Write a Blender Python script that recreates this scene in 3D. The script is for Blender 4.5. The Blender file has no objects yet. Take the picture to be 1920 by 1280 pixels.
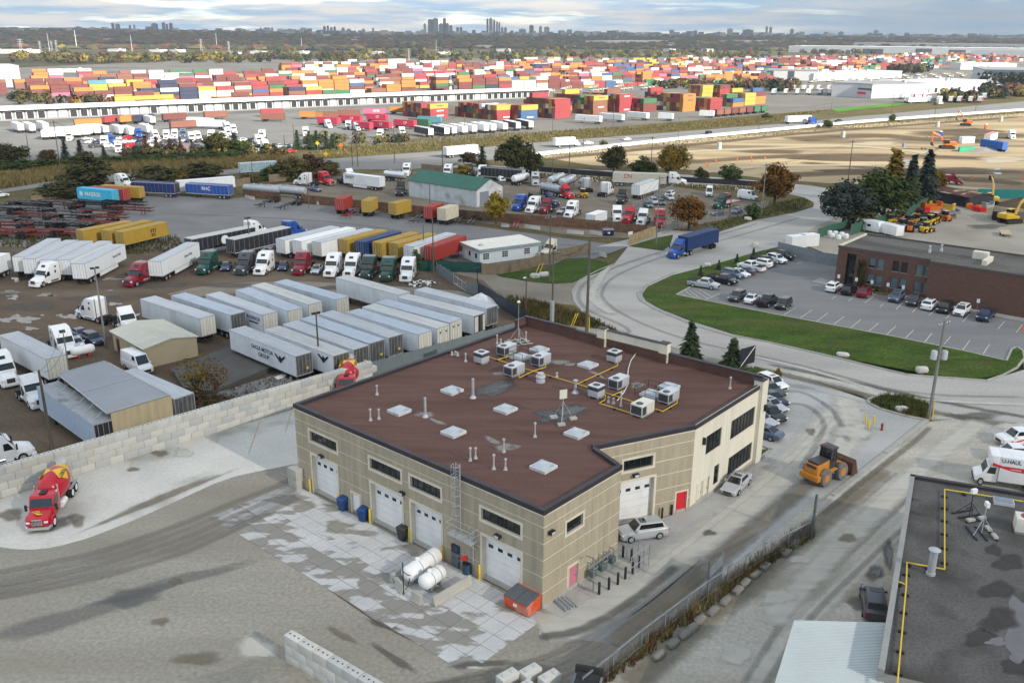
import bpy,bmesh,math,random
from mathutils import Vector,Matrix
R=math.radians
rnd=random.Random(7)
sc=bpy.context.scene
col=sc.collection
F,CH,HY,ROLL,CX,CY=1700.0,44.0,64.0,0.0063,960.0,640.0
PIT=math.atan((CY-HY)/F)
r0=Vector((1,0,0));u0=Vector((0,math.sin(PIT),math.cos(PIT)));f0=Vector((0,math.cos(PIT),-math.sin(PIT)))
cr,sr=math.cos(ROLL),math.sin(ROLL)
RIGHT=r0*cr+u0*sr;UP=u0*cr-r0*sr
cd=bpy.data.cameras.new('camera');cam=bpy.data.objects.new('camera',cd);col.objects.link(cam)
cd.sensor_width=36;cd.lens=36*F/1920;cd.clip_start=1;cd.clip_end=60000
cam.matrix_world=Matrix(((RIGHT.x,UP.x,-f0 .x,0),(RIGHT.y,UP.y,-f0 .y,0),(RIGHT.z,UP.z,-f0 .z,CH),(0,0,0,1)))
sc.camera=cam
SUN_EL,SUN_AZ=R(27),math.atan2(0.76,-0.65)
SUNV=Vector((math.sin(SUN_AZ)*math.cos(SUN_EL),math.cos(SUN_AZ)*math.cos(SUN_EL),math.sin(SUN_EL)))
w=bpy.data.worlds.new('World');sc.world=w;w.use_nodes=True
nt=w.node_tree;nt.nodes.clear()
def N(t,**k):
 n=nt.nodes.new(t)
 for a,b in k.items():setattr(n,a,b)
 return n
def L(a,b):nt.links.new(a,b)
out=N('ShaderNodeOutputWorld');bg=N('ShaderNodeBackground');L(bg.outputs[0],out.inputs[0])
bg.inputs[1].default_value=0.142
sky=N('ShaderNodeTexSky');sky.sky_type='NISHITA';sky.sun_disc=False
sky.sun_elevation=SUN_EL;sky.sun_rotation=SUN_AZ;sky.altitude=150;sky.air_density=1.0;sky.dust_density=0.6;sky.ozone_density=1.5
tc=N('ShaderNodeTexCoord');sep=N('ShaderNodeSeparateXYZ');L(tc.outputs['Generated'],sep.inputs[0])
zm=N('ShaderNodeMath',operation='MAXIMUM');L(sep.outputs[2],zm.inputs[0]);zm.inputs[1].default_value=0.0
za=N('ShaderNodeMath',operation='ADD');L(zm.outputs[0],za.inputs[0]);za.inputs[1].default_value=0.075
cmb=N('ShaderNodeCombineXYZ')
for i in(0,1):
 d=N('ShaderNodeMath',operation='DIVIDE');L(sep.outputs[i],d.inputs[0]);L(za.outputs[0],d.inputs[1]);L(d.outputs[0],cmb.inputs[i])
n1=N('ShaderNodeTexNoise');n1 .inputs['Scale'].default_value=0.5;n1 .inputs['Detail'].default_value=7;n1 .inputs['Roughness'].default_value=0.58
L(cmb.outputs[0],n1 .inputs['Vector'])
rp=N('ShaderNodeValToRGB');rp.color_ramp.elements[0].position=0.27;rp.color_ramp.elements[1].position=0.46
L(n1 .outputs[0],rp.inputs[0])
n2=N('ShaderNodeTexNoise');n2 .inputs['Scale'].default_value=0.8;n2 .inputs['Detail'].default_value=8;n2 .inputs['Roughness'].default_value=0.6
L(cmb.outputs[0],n2 .inputs['Vector'])
rp2=N('ShaderNodeValToRGB');e=rp2 .color_ramp.elements
e[0].position=0.41;e[0].color=(1.15,1.62,2.15,1);e[1].position=0.6;e[1].color=(2.35,2.25,2.12,1)
L(n2 .outputs[0],rp2 .inputs[0])
mx=N('ShaderNodeMix',data_type='RGBA');L(rp.outputs[0],mx.inputs[0]);L(sky.outputs[0],mx.inputs[6]);L(rp2 .outputs[0],mx.inputs[7])
rb=N('ShaderNodeMapRange');L(sep.outputs[0],rb.inputs[0])
rb.inputs[1].default_value=0.06;rb.inputs[2].default_value=0.42;rb.inputs[3].default_value=0;rb.inputs[4].default_value=0.8
mx2=N('ShaderNodeMix',data_type='RGBA');L(rb.outputs[0],mx2 .inputs[0]);L(mx.outputs[2],mx2 .inputs[6]);mx2 .inputs[7].default_value=(0.55,0.83,1.15,1)
L(mx2 .outputs[2],bg.inputs[0])
sl=bpy.data.lights.new('sun','SUN');sl.energy=2.8;sl.angle=R(0.53);sl.color=(1.0,0.93,0.82)
so=bpy.data.objects.new('sun',sl);col.objects.link(so);so.rotation_euler=SUNV.to_track_quat('Z','Y').to_euler();so.location=(0,0,300)
vs=sc.view_settings;vs.view_transform='Standard';vs.look='None';vs.gamma=1;vs.use_curve_mapping=False;vs.exposure=1.9
sc.render.engine='CYCLES';sc.cycles.max_bounces=5;sc.cycles.diffuse_bounces=3;sc.cycles.glossy_bounces=2;sc.cycles.transparent_max_bounces=6
sc.cycles.volume_bounces=0
def ray(x,y):
 u,v=x-CX,y-CY
 return RIGHT*u-UP*v+f0*F
def g(x,y,z=0.0):
 d=ray(x,y);t=(z-CH)/d.z
 return Vector((d.x*t,d.y*t,z))
def Wp(x,y,P,Q):
 """point of the upright plane through P and Q seen at (x, y): distance along P->Q and height"""
 n=Vector((-(Q-P).y,(Q-P).x));d=ray(x,y)
 t=(P.x*n.x+P.y*n.y)/(d.x*n.x+d.y*n.y)
 p=Vector((d.x*t,d.y*t,CH+d.z*t));a=(Q-P).to_2d().normalized()
 return(p.to_2d()-P.to_2d()).dot(a),p.z
def hgt(x,yt,yb,z0=0):
 """height of something standing at ground point (x, yb) whose top shows at yt"""
 b=g(x,yb,z0);d=ray(x,yt);t=b.to_2d().length/d.to_2d().length
 return CH+d.z*t-z0
def yaw(a,b):return math.atan2(b.y-a.y,b.x-a.x)
def C(h):
 h=h.lstrip('#');o=[]
 for i in(0,2,4):
  c=int(h[i:i+2],16)/255
  o.append(c/12.92 if c<=0.04045 else((c+0.055)/1.055)**2.4)
 return o
MATS={}
def mat(name,rgb,ro=0.6,metal=0.0,var=0.12,scale=1.5,bump=0.0,spec=0.4,Di=None,Sr=None,coat=0.0,trans=0.0,bscale=None,Fi=0.0,dthr=(0.52,0.68),ds=None,world=False):
 if name in MATS:return MATS[name]
 if isinstance(rgb,str):rgb=C(rgb)
 m=bpy.data.materials.new(name);m.use_nodes=True;MATS[name]=m
 if ro>=.85:spec=min(spec,.12)
 t=m.node_tree;b=t.nodes['Principled BSDF']
 b.inputs['Roughness'].default_value=ro;b.inputs['Metallic'].default_value=metal
 b.inputs['Specular IOR Level'].default_value=spec;b.inputs['Coat Weight'].default_value=coat
 if trans:b.inputs['Transmission Weight'].default_value=trans
 co=t.nodes.new('ShaderNodeNewGeometry' if world else 'ShaderNodeTexCoord');vec=co.outputs['Position' if world else 'Object']
 def nz(sc_,det=4,st=None):
  n=t.nodes.new('ShaderNodeTexNoise');n.inputs['Scale'].default_value=sc_;n.inputs['Detail'].default_value=det
  if st:
   mp=t.nodes.new('ShaderNodeMapping');mp.inputs['Rotation'].default_value=(0,0,st[0]);mp.inputs['Scale'].default_value=(st[1],st[2],st[3]if len(st)>3 else 1)
   t.links.new(vec,mp.inputs[0]);t.links.new(mp.outputs[0],n.inputs['Vector'])
  else:t.links.new(vec,n.inputs['Vector'])
  return n.outputs[0]
 def mixc(f,a,bb):
  x=t.nodes.new('ShaderNodeMix');x.data_type='RGBA'
  if isinstance(f,float):x.inputs[0].default_value=f
  else:t.links.new(f,x.inputs[0])
  for i,q in((6,a),(7,bb)):
   if isinstance(q,(list,tuple)):x.inputs[i].default_value=(*q[:3],1)
   else:t.links.new(q,x.inputs[i])
  return x.outputs[2]
 def rng(v,a,bb):
  x=t.nodes.new('ShaderNodeMapRange');x.inputs[1].default_value=a;x.inputs[2].default_value=bb;t.links.new(v,x.inputs[0]);return x.outputs[0]
 lo=[c*(1-var)for c in rgb];hi=[min(1,c*(1+var))for c in rgb]
 c=mixc(rng(nz(scale,5,Sr),0.3,0.7),lo,hi)
 if Fi:c=mixcf(t,c,rng(nz(max(scale*14,3.0),9),0.3,0.7),Fi*1.25)
 if Di:
  dc,amt=Di
  f=rng(nz(ds or scale*0.35,6,Sr),dthr[0],dthr[1])
  mm=t.nodes.new('ShaderNodeMath');mm.operation='MULTIPLY';mm.inputs[1].default_value=amt;t.links.new(f,mm.inputs[0])
  c=mixc(mm.outputs[0],c,C(dc)if isinstance(dc,str)else dc)
 t.links.new(c,b.inputs['Base Color'])
 if bump:
  bp=t.nodes.new('ShaderNodeBump');bp.inputs['Strength'].default_value=bump;bp.inputs['Distance'].default_value=0.05
  t.links.new(nz(bscale or scale*8,4),bp.inputs['Height']);t.links.new(bp.outputs[0],b.inputs['Normal'])
 return m
def mixcf(t,c,f,amt):
 x=t.nodes.new('ShaderNodeMix');x.data_type='RGBA';x.blend_type='MULTIPLY';x.inputs[0].default_value=1
 r=t.nodes.new('ShaderNodeMapRange');r.inputs[3].default_value=1-amt;r.inputs[4].default_value=1+amt;t.links.new(f,r.inputs[0])
 t.links.new(c,x.inputs[6]);t.links.new(r.outputs[0],x.inputs[7]);return x.outputs[2]
class MB:
 def __init__(s):s.v=[];s.f=[];s.m=[]
 def add(s,vs_,fs,m=0):
  o=len(s.v);s.v+=[tuple(p)for p in vs_];s.f+=[tuple(i+o for i in f)for f in fs];s.m+=[m]*len(fs);return s
 def Hx(s,p,m=0):
  return s.add(p,[(0,3,2,1),(4,5,6,7),(0,1,5,4),(1,2,6,5),(2,3,7,6),(3,0,4,7)],m)
 def box(s,x0,x1,y0,y1,z0,z1,m=0):
  return s.Hx([(x0,y0,z0),(x1,y0,z0),(x1,y1,z0),(x0,y1,z0),(x0,y0,z1),(x1,y0,z1),(x1,y1,z1),(x0,y1,z1)],m)
 def Ob(s,c,d,l,wd,z0,z1,m=0):
  """box of length l along direction d and width wd about ground centre c"""
  d=Vector(d[:2]).normalized();n=Vector((-d.y,d.x));c=Vector(c[:2]);q=[]
  for a,b in((-1,-1),(1,-1),(1,1),(-1,1)):q.append(c+d*a*l/2+n*b*wd/2)
  return s.Hx([(p.x,p.y,z0)for p in q]+[(p.x,p.y,z1)for p in q],m)
 def prof(s,poly,y0,y1,m=0,k=1.0):
  """xz outline pulled from y0 to y1"""
  n=len(poly);a=[(x,y0,z)for x,z in poly];b=[(x,y1,z)for x,z in poly]
  return s.add(a+b,[tuple(range(n)),tuple(range(2*n-1,n-1,-1))]+[(i,i+n,(i+1)%n+n,(i+1)%n)for i in range(n)],m)
 def Pz(s,poly,z0,z1,m=0,mt=None,inset=0):
  n=len(poly);ar=sum(poly[i][0]*poly[(i+1)%n][1]-poly[(i+1)%n][0]*poly[i][1]for i in range(n))
  if ar<0:poly=poly[::-1]
  a=[(p[0],p[1],z0)for p in poly];b=[(p[0],p[1],z1)for p in poly]
  s.add(a+b,[tuple(range(n-1,-1,-1))]+[(i,(i+1)%n,(i+1)%n+n,i+n)for i in range(n)],m)
  return s.add(b,[tuple(range(n))],m if mt is None else mt)
 def Sh(s,poly,z,m=0):
  n=len(poly);ar=sum(poly[i][0]*poly[(i+1)%n][1]-poly[(i+1)%n][0]*poly[i][1]for i in range(n))
  if ar<0:poly=poly[::-1]
  return s.add([(p[0],p[1],z)for p in poly],[tuple(range(n))],m)
 def cyl(s,a,b,r,r2=None,n=10,m=0,caps=True,mc=None):
  a=Vector(a);b=Vector(b);r2=r if r2 is None else r2;d=(b-a).normalized()
  x=d.orthogonal().normalized();y=d.cross(x);vs_=[]
  for p,rr in((a,r),(b,r2)):
   for i in range(n):
    t=2*math.pi*i/n;vs_.append(p+x*math.cos(t)*rr+y*math.sin(t)*rr)
  s.add(vs_,[(i,(i+1)%n,(i+1)%n+n,i+n)for i in range(n)],m)
  if caps:s.add(vs_,[tuple(range(n-1,-1,-1)),tuple(range(n,2*n))],m if mc is None else mc)
  return s
 def La(s,prof,n=12,m=0,o=(0,0,0),axis='z'):
  """prof: (radius, height) pairs round an axis"""
  vs_=[]
  for r,h in prof:
   for i in range(n):
    t=2*math.pi*i/n;p=(r*math.cos(t),r*math.sin(t),h)
    if axis=='x':p=(h,p[0],p[1])
    if axis=='y':p=(p[1],h,p[0])
    vs_.append((p[0]+o[0],p[1]+o[1],p[2]+o[2]))
  fs=[]
  for k in range(len(prof)-1):
   for i in range(n):fs.append((k*n+i,k*n+(i+1)%n,(k+1)*n+(i+1)%n,(k+1)*n+i))
  fs.append(tuple(range(n-1,-1,-1)));fs.append(tuple(range((len(prof)-1)*n,len(prof)*n)))
  return s.add(vs_,fs,m)
 def tube(s,pts,r,n=6,m=0):
  for a,b in zip(pts,pts[1:]):s.cyl(a,b,r,n=n,m=m)
  return s
 def join(s,o,off=0,loc=(0,0,0)):
  k=len(s.v);s.v+=[(p[0]+loc[0],p[1]+loc[1],p[2]+loc[2])for p in o.v]
  s.f+=[tuple(i+k for i in f)for f in o.f];s.m+=[i+off for i in o.m];return s
 def mesh(s,name,mats,bevel=0,So=None):
  me=bpy.data.meshes.new(name);me.from_pydata(s.v,[],s.f)
  for m in mats:me.materials.append(m)
  if len(mats)>1:me.polygons.foreach_set('material_index',s.m)
  if bevel or So:
   bm=bmesh.new();bm.from_mesh(me)
   if bevel:
    bmesh.ops.remove_doubles(bm,verts=bm.verts,dist=1e-4);bmesh.ops.recalc_face_normals(bm,faces=bm.faces)
    ed=[e_ for e_ in bm.edges if len(e_.link_faces)==2 and e_.calc_face_angle(0)>0.45]
    bmesh.ops.bevel(bm,geom=ed,offset=bevel,segments=2,profile=0.6,affect='EDGES',clamp_overlap=True)
   bm.to_mesh(me);bm.free()
   me.shade_smooth();me.set_sharp_from_angle(angle=R(So or 32))
  me.update();return me
 def bd(s,name,mats,parent=None,loc=None,rz=0,bevel=0,So=None):
  if not isinstance(mats,(list,tuple)):mats=[mats]
  return obj(name,s.mesh(name,mats,bevel,So),parent,loc,rz)
def obj(name,me,parent=None,loc=None,rz=0):
 o=bpy.data.objects.new(name,me);col.objects.link(o)
 if parent:o.parent=parent
 if loc is not None:o.location=loc
 if rz:o.rotation_euler=(0,0,rz)
 return o
def tag(o,Lb=None,cat=None,Gp=None,kind=None):
 if Lb:o['label']=Lb
 if cat:o['category']=cat
 if Gp:o['group']=Gp
 if kind:o['kind']=kind
 return o
def Tg(name,Lb,cat,loc=(0,0,0),rz=0,Gp=None):
 o=bpy.data.objects.new(name,None);col.objects.link(o);o.location=loc;o.rotation_euler=(0,0,rz)
 o.empty_display_size=0.5
 return tag(o,Lb,cat,Gp)
def Su(name,mb,mats,**k):return tag(mb.bd(name,mats,**k),kind='structure')
class Kit:
 """a kind of thing made once as parts; each placing makes an object of its own with parts that share meshes"""
 def __init__(s):s.p=[];s.cache={}
 def Pa(s,name,mb,mats,loc=(0,0,0),bevel=0,So=None,sub=None,Lb=None):
  s.p.append((name,mb,list(mats)if isinstance(mats,(list,tuple))else[mats],loc,bevel,So,sub,Lb));return len(s.p)-1
 def meshof(s,i,Pt):
  name,mb,mats,loc,bev,sm,sub,lb=s.p[i]
  key=(i,tuple(m.name if m!='P' else Pt.name for m in mats))
  if key not in s.cache:s.cache[key]=mb.mesh(name,[Pt if m=='P' else m for m in mats],bev,sm)
  return s.cache[key]
 def put(s,name,Lb,cat,loc,rz,Pt=None,Gp=None,scale=None):
  t=Tg(name,Lb,cat,loc,rz,Gp);made=[]
  if scale:t.scale=scale
  for i,(nm,mb,mats,lc,bev,sm,sub,lb)in enumerate(s.p):
   o=obj(nm,s.meshof(i,Pt),made[sub]if sub is not None else t,lc);made.append(o)
   if lb:o['label']=lb
  t['made']=1;del t['made']
  s.last=made
  return t
 def one(s,name,Lb,cat,loc,rz,Pt=None,Gp=None):
  """the same thing as one mesh, for copies too small in the picture to show parts"""
  key=('one',Pt.name if Pt else '')
  if key not in s.cache:
   mb=MB();ms=[]
   for nm,b,mats,lc,bev,sm,sub,lb in s.p:
    if sub is not None:lc=tuple(a+c for a,c in zip(lc,s.p[sub][3]))
    idx=[]
    for m in mats:
     m=Pt if m=='P' else m
     if m not in ms:ms.append(m)
     idx.append(ms.index(m))
    k=len(mb.v);mb.v+=[(p[0]+lc[0],p[1]+lc[1],p[2]+lc[2])for p in b.v]
    mb.f+=[tuple(q+k for q in f)for f in b.f];mb.m+=[idx[q]for q in b.m]
   s.cache[key]=mb.mesh(name,ms)
  return tag(obj(name,s.cache[key],None,loc,rz),Lb,cat,Gp)
def Lt(txt,size,m,parent,loc,rot,name='lettering',sx=1.0,bold=0.012):
 cu=bpy.data.curves.new(name,'FONT');cu.body=txt;cu.size=size;cu.align_x='CENTER';cu.align_y='CENTER';cu.offset=bold*size;cu.extrude=0.004
 t=bpy.data.objects.new('tmp',cu);col.objects.link(t);dg=bpy.context.evaluated_depsgraph_get()
 me=bpy.data.meshes.new_from_object(t.evaluated_get(dg));bpy.data.objects.remove(t);me.name=name;me.materials.clear();me.materials.append(m)
 o=obj(name,me,parent,loc);o.rotation_euler=rot;o.scale=(sx,1,1);return o
def pxs(l,z=0.0):return[g(x,y,z)for x,y in l]
# ================================================================ the ground
def pl(l):return[tuple(g(x,y).to_2d())for x,y in l]
def Gr(name,px,z,m,raw=False):
 return Su(name,MB().Sh(px if raw else pl(px),z),[m])
M_field=mat('field',(0.085,0.078,0.035),var=0.35,scale=0.004,ro=0.95,Di=((0.035,0.035,0.022),0.85),ds=0.0022,dthr=(0.45,0.6),Fi=0.3)
M_yard=mat('yard_gravel',(0.29,0.268,0.226),var=0.13,scale=0.12,ro=0.9,Sr=(R(38),0.3,1.7),Di=((0.225,0.2,0.158),0.75),ds=0.05,Fi=0.15,bump=0.25,bscale=3,dthr=(0.45,0.62))
M_lane=mat('lane_dirt',(0.41,0.38,0.325),var=0.14,scale=0.15,ro=0.9,Sr=(R(-52),0.22,2.0),Di=((0.255,0.22,0.165),0.7),ds=0.09,Fi=0.14,bump=0.25,bscale=3,dthr=(0.47,0.62))
M_pale=mat('pale_concrete',(0.54,0.52,0.475),var=0.07,scale=0.2,ro=0.9,Di=((0.25,0.235,0.2),0.6),ds=0.16,Fi=0.07,dthr=(0.55,0.7))
M_road=mat('road',(0.39,0.37,0.34),var=0.1,scale=0.15,ro=0.9,Sr=(R(20),0.5,1.6),Di=((0.28,0.265,0.25),0.6),ds=0.07,Fi=0.09,dthr=(0.48,0.66))
M_asph=mat('asphalt_lot',(0.185,0.182,0.182),var=0.1,scale=0.12,ro=0.9,Di=((0.27,0.26,0.245),0.5),ds=0.05,Fi=0.1)
M_park=mat('parking_asphalt',(0.205,0.2,0.2),var=0.09,scale=0.2,ro=0.9,Sr=(R(-12),0.3,1.4),Di=((0.15,0.148,0.148),0.5),ds=0.08,Fi=0.09)
M_mud=mat('truck_yard_dirt',(0.115,0.085,0.06),var=0.25,scale=0.1,ro=0.9,Sr=(R(10),0.5,1.5),Di=((0.19,0.155,0.115),0.6),ds=0.055,Fi=0.2,bump=0.3,bscale=2,dthr=(0.52,0.7))
M_tan=mat('tan_gravel',(0.235,0.205,0.165),var=0.12,scale=0.2,ro=0.95,Di=((0.13,0.11,0.09),0.6),ds=0.1,Fi=0.15)
Gl=mat('lawn_grass',(0.05,0.084,0.013),var=0.35,scale=0.22,ro=0.95,Di=((0.085,0.075,0.028),0.75),ds=0.13,Fi=0.35,bump=0.6,bscale=9,dthr=(0.5,0.7),Sr=(R(-15),0.6,1.5))
Gw=mat('rough_grass',(0.125,0.1,0.043),var=0.35,scale=0.12,ro=0.95,Di=((0.075,0.072,0.028),0.8),ds=0.06,Fi=0.35,bump=0.6,bscale=4,dthr=(0.45,0.6))
M_dirtfield=mat('construction_dirt',(0.37,0.29,0.175),var=0.25,scale=0.03,ro=0.95,Sr=(R(12),0.35,2.2),Di=((0.15,0.115,0.075),0.85),ds=0.02,Fi=0.2,dthr=(0.47,0.6))
M_rail=mat('terminal_ground',(0.17,0.16,0.145),var=0.15,scale=0.02,ro=0.95,Di=((0.105,0.1,0.09),0.8),ds=0.012,Fi=0.1)
M_kerb=mat('kerb_concrete',(0.36,0.345,0.31),var=0.15,scale=0.6,ro=0.9)
M_walk=mat('sidewalk',(0.29,0.285,0.275),var=0.08,scale=0.4,ro=0.9,Fi=0.08)
M_line=mat('road_paint',(0.56,0.53,0.42),var=0.25,scale=1.2,ro=0.8)
M_liney=mat('yellow_paint',(0.5,0.36,0.17),var=0.3,scale=0.8,ro=0.8,Di=((0.38,0.36,0.33),0.9),dthr=(0.4,0.6))
M_water=mat('water',(0.05,0.045,0.04),ro=0.04,var=0.1,spec=1.0)
Gr('terrain',[(-9000,-900),(9000,-900),(9000,10500),(-9000,10500)],-0.30,M_field,True)
Gr('verge',[(-700,330),(-200,295),(0,293),(420,262),(610,240),(1000,235),(1430,205),(1920,170),(2300,150),(2300,620),(1920,600),(1300,720),(-700,900)],-0.10,Gw)
Gr('terminal_yard',[(-500,255),(-500,150),(0,128),(400,112),(1200,108),(2000,98),(2500,100),(2500,150),(1920,180),(1560,205),(1430,215),(1000,250),(760,270),(620,275),(340,290),(80,300),(-300,310)],-0.06,M_rail)
Gr('logistics_yard',[(-300,312),(0,300),(230,290),(480,272),(700,258),(760,222),(760,205),(400,215),(0,238),(-400,250)],-0.03,mat('logistics_asphalt',(0.19,0.185,0.175),var=0.12,scale=0.05,ro=0.9,Fi=0.08))
Gr('construction_site',[(1000,292),(1290,262),(1560,238),(1920,212),(2500,175),(2500,470),(1920,420),(1760,375),(1570,345),(1440,335),(1290,318),(1110,310)],-0.03,M_dirtfield)
Gr('highway',[(-200,375),(0,362),(80,350),(420,328),(610,313),(640,318),(770,318),(830,310),(1000,291),(1290,259),(1560,233),(1920,206),(2500,168),(2500,150),(1920,190),(1440,234),(1290,246),(1000,268),(830,283),(600,299),(420,312),(80,338),(0,346),(-200,358)],-0.012,mat('highway_paving',(0.21,0.205,0.195),var=0.08,scale=0.1,ro=0.9,Fi=0.06))
Gr('yard',[(-500,1080),(0,935),(655,690),(985,600),(1130,615),(1300,662),(1440,690),(1745,790),(1500,960),(1300,1130),(1120,1290),(1100,1500),(-500,1500)],0.0,M_yard)
Gr('gravel_lane',[(1745,790),(1930,770),(2300,800),(2300,1500),(1100,1500),(1120,1290),(1300,1130),(1500,960)],0.0,M_lane)
Gr('truck_yard',[(-500,480),(0,462),(330,468),(800,478),(870,498),(905,525),(985,600),(640,700),(0,935),(-500,1080)],0.0,M_mud)
Gr('container_lot',[(-300,400),(0,392),(100,380),(300,366),(450,372),(640,388),(900,425),(1100,452),(1178,462),(1115,485),(1000,500),(870,498),(800,478),(330,468),(0,462),(-300,470)],0.004,M_asph)
Gr('repair_yard',[(440,374),(520,345),(640,330),(760,322),(960,326),(1270,350),(1420,378),(1440,398),(1290,425),(1240,448),(1100,445),(900,418),(640,384)],0.0,mat('repair_yard_dirt',(0.185,0.155,0.12),var=0.2,scale=0.12,ro=0.95,Di=((0.1,0.085,0.07),0.7),ds=0.06,Fi=0.15))
ROADO=[(1930,830),(1700,760),(1440,692),(1300,662),(1190,630),(1130,606),(1094,585),(1077,565),(1073,546),(1087,526),(1120,508),(1150,497),(1178,462),(1120,462),(1250,432),(1345,436),(1420,412),(1490,399),(1525,388),(1526,380),(1510,371),(1480,364),(1420,358),(1300,350),(1100,340),(980,330),(840,318),(860,306),(1000,316),(1110,318),(1290,328),(1430,340),(1520,348),(1580,358),(1610,372),(1605,392),(1560,412),(1520,430),(1500,452),(1430,470),(1330,499),(1260,517),(1215,538),(1204,552),(1222,572),(1290,600),(1380,628),(1560,668),(1700,702),(1850,714),(1930,690),(2200,730),(2200,860)]
Gr('road',ROADO,0.008,M_road)
Gr('side_yard',[(850,512),(905,525),(985,600),(1100,590),(1077,565),(1073,546),(1090,524),(1045,532),(940,517),(900,500)],0.004,M_tan)
Gr('front_grass',[(985,600),(1130,618),(1160,628),(1185,632),(1094,587),(1077,572),(1000,565),(950,560),(930,545)],0.006,Gw)
LAWN=[(1204,552),(1215,538),(1260,517),(1330,499),(1430,470),(1455,467),(1462,472),(1434,480),(1380,503),(1294,540),(1268,552),(1332,566),(1403,581),(1464,592),(1560,610),(1682,633),(1804,658),(1887,677),(1899,656),(1907,652),(1916,658),(1920,672),(1905,691),(1870,704),(1820,712),(1740,702),(1560,668),(1450,643),(1375,626),(1300,603),(1240,580),(1212,565)]
Su('lawn',MB().Pz(pl(LAWN),-0.01,0.13),[Gl])
Su('sidewalk',MB().Pz(pl([(1206,563),(1216,568),(1240,582),(1300,605),(1375,628),(1378,632),(1300,609),(1226,578),(1200,562),(1198,552),(1204,545)]),0.0,0.135),[M_walk])
Su('small_lawn',MB().Pz(pl([(930,514),(1020,506),(1060,486),(1100,484),(1148,495),(1130,508),(1088,524),(1072,530),(1040,532),(1000,529),(940,519)]),0.0,0.12),[mat('green_lawn',(0.045,0.08,0.013),var=0.25,scale=0.3,ro=0.95,Fi=0.3,Di=((0.1,0.1,0.03),0.6),bump=0.6,bscale=9)])
Su('small_lawn',MB().Pz(pl([(1180,462),(1230,447),(1262,441),(1255,462),(1242,470)]),0.0,0.12),[MATS['green_lawn']])
Su('verge',MB().Pz(pl([(1330,428),(1345,436),(1420,412),(1490,399),(1524,387),(1526,380),(1508,374),(1440,385),(1400,405),(1320,418)]),0.0,0.08),[Gw])
Gr('car_park',[(1268,552),(1294,540),(1380,503),(1434,480),(1462,472),(1530,492),(1572,497),(1572,526),(1740,560),(1920,594),(2200,650),(2200,760),(1920,690),(1916,658),(1899,656),(1887,677),(1804,658),(1560,610),(1464,592),(1332,566)],0.012,M_park)
Gr('gravel_compound',[(1520,430),(1600,395),(1700,372),(1760,375),(1920,420),(2300,500),(2300,600),(1920,590),(1700,500),(1560,480),(1500,455)],-0.004,mat('compound_gravel',(0.34,0.305,0.25),var=0.14,scale=0.08,ro=0.95,Di=((0.2,0.17,0.13),0.7),ds=0.05,Fi=0.12))
Gr('concrete_bay',[(-300,1040),(-100,967),(0,935),(400,811),(557,765),(562,868),(520,876),(480,884),(440,893),(400,907),(350,930),(300,953),(250,975),(200,995),(160,1010),(120,1021),(90,1027),(60,1030),(30,1029),(0,1025),(-100,1012),(-300,1080)],0.006,M_pale)
Gr('access_lane',[(1165,1000),(1285,955),(1420,870),(1435,715),(1480,700),(1745,790),(1500,960),(1300,1130),(1190,1210),(1010,1190),(1020,1142)],0.006,mat('lane_asphalt',(0.34,0.332,0.32),var=0.12,scale=0.12,ro=0.9,Sr=(R(-50),0.25,1.8),Di=((0.43,0.42,0.4),0.8),ds=0.07,Fi=0.09,dthr=(0.48,0.6)))
Gr('tan_track',[(310,552),(360,540),(440,530),(560,527),(700,534),(860,545),(905,560),(880,566),(760,556),(600,556),(460,548),(380,556)],0.007,M_tan)
M_hwy=mat('highway_paving',(0.21,0.205,0.195),var=0.08,scale=0.1,ro=0.9,Fi=0.06)
def kerb(px,wd=0.3,h=0.14,name='kerb',m=M_kerb,zz=0.0):
 p=[Vector(q)for q in pl(px)];mb=MB()
 for a,b in zip(p,p[1:]):mb.Ob((a+b)/2,b-a,(b-a).length+wd*0.3,wd,zz,h)
 return Su(name,mb,[m])
kerb([(1850,714),(1700,703),(1560,669),(1450,644),(1376,629)],h=0.16)
kerb([(1380,633),(1300,610),(1226,579),(1200,563),(1196,550),(1206,539),(1222,529),(1265,511)],h=0.15)
kerb([(1850,714),(1880,704),(1907,690),(1921,672),(1918,658),(1907,651),(1897,655),(1887,677),(1804,658),(1682,633),(1560,610),(1464,592),(1332,566),(1268,553),(1294,539)],h=0.16)
kerb([(1185,632),(1130,607),(1094,586),(1077,566),(1073,547),(1087,526),(1120,508),(1150,496)],h=0.13)
kerb([(1424,860),(1446,843),(1430,836)],wd=0.35,h=0.15)
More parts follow.
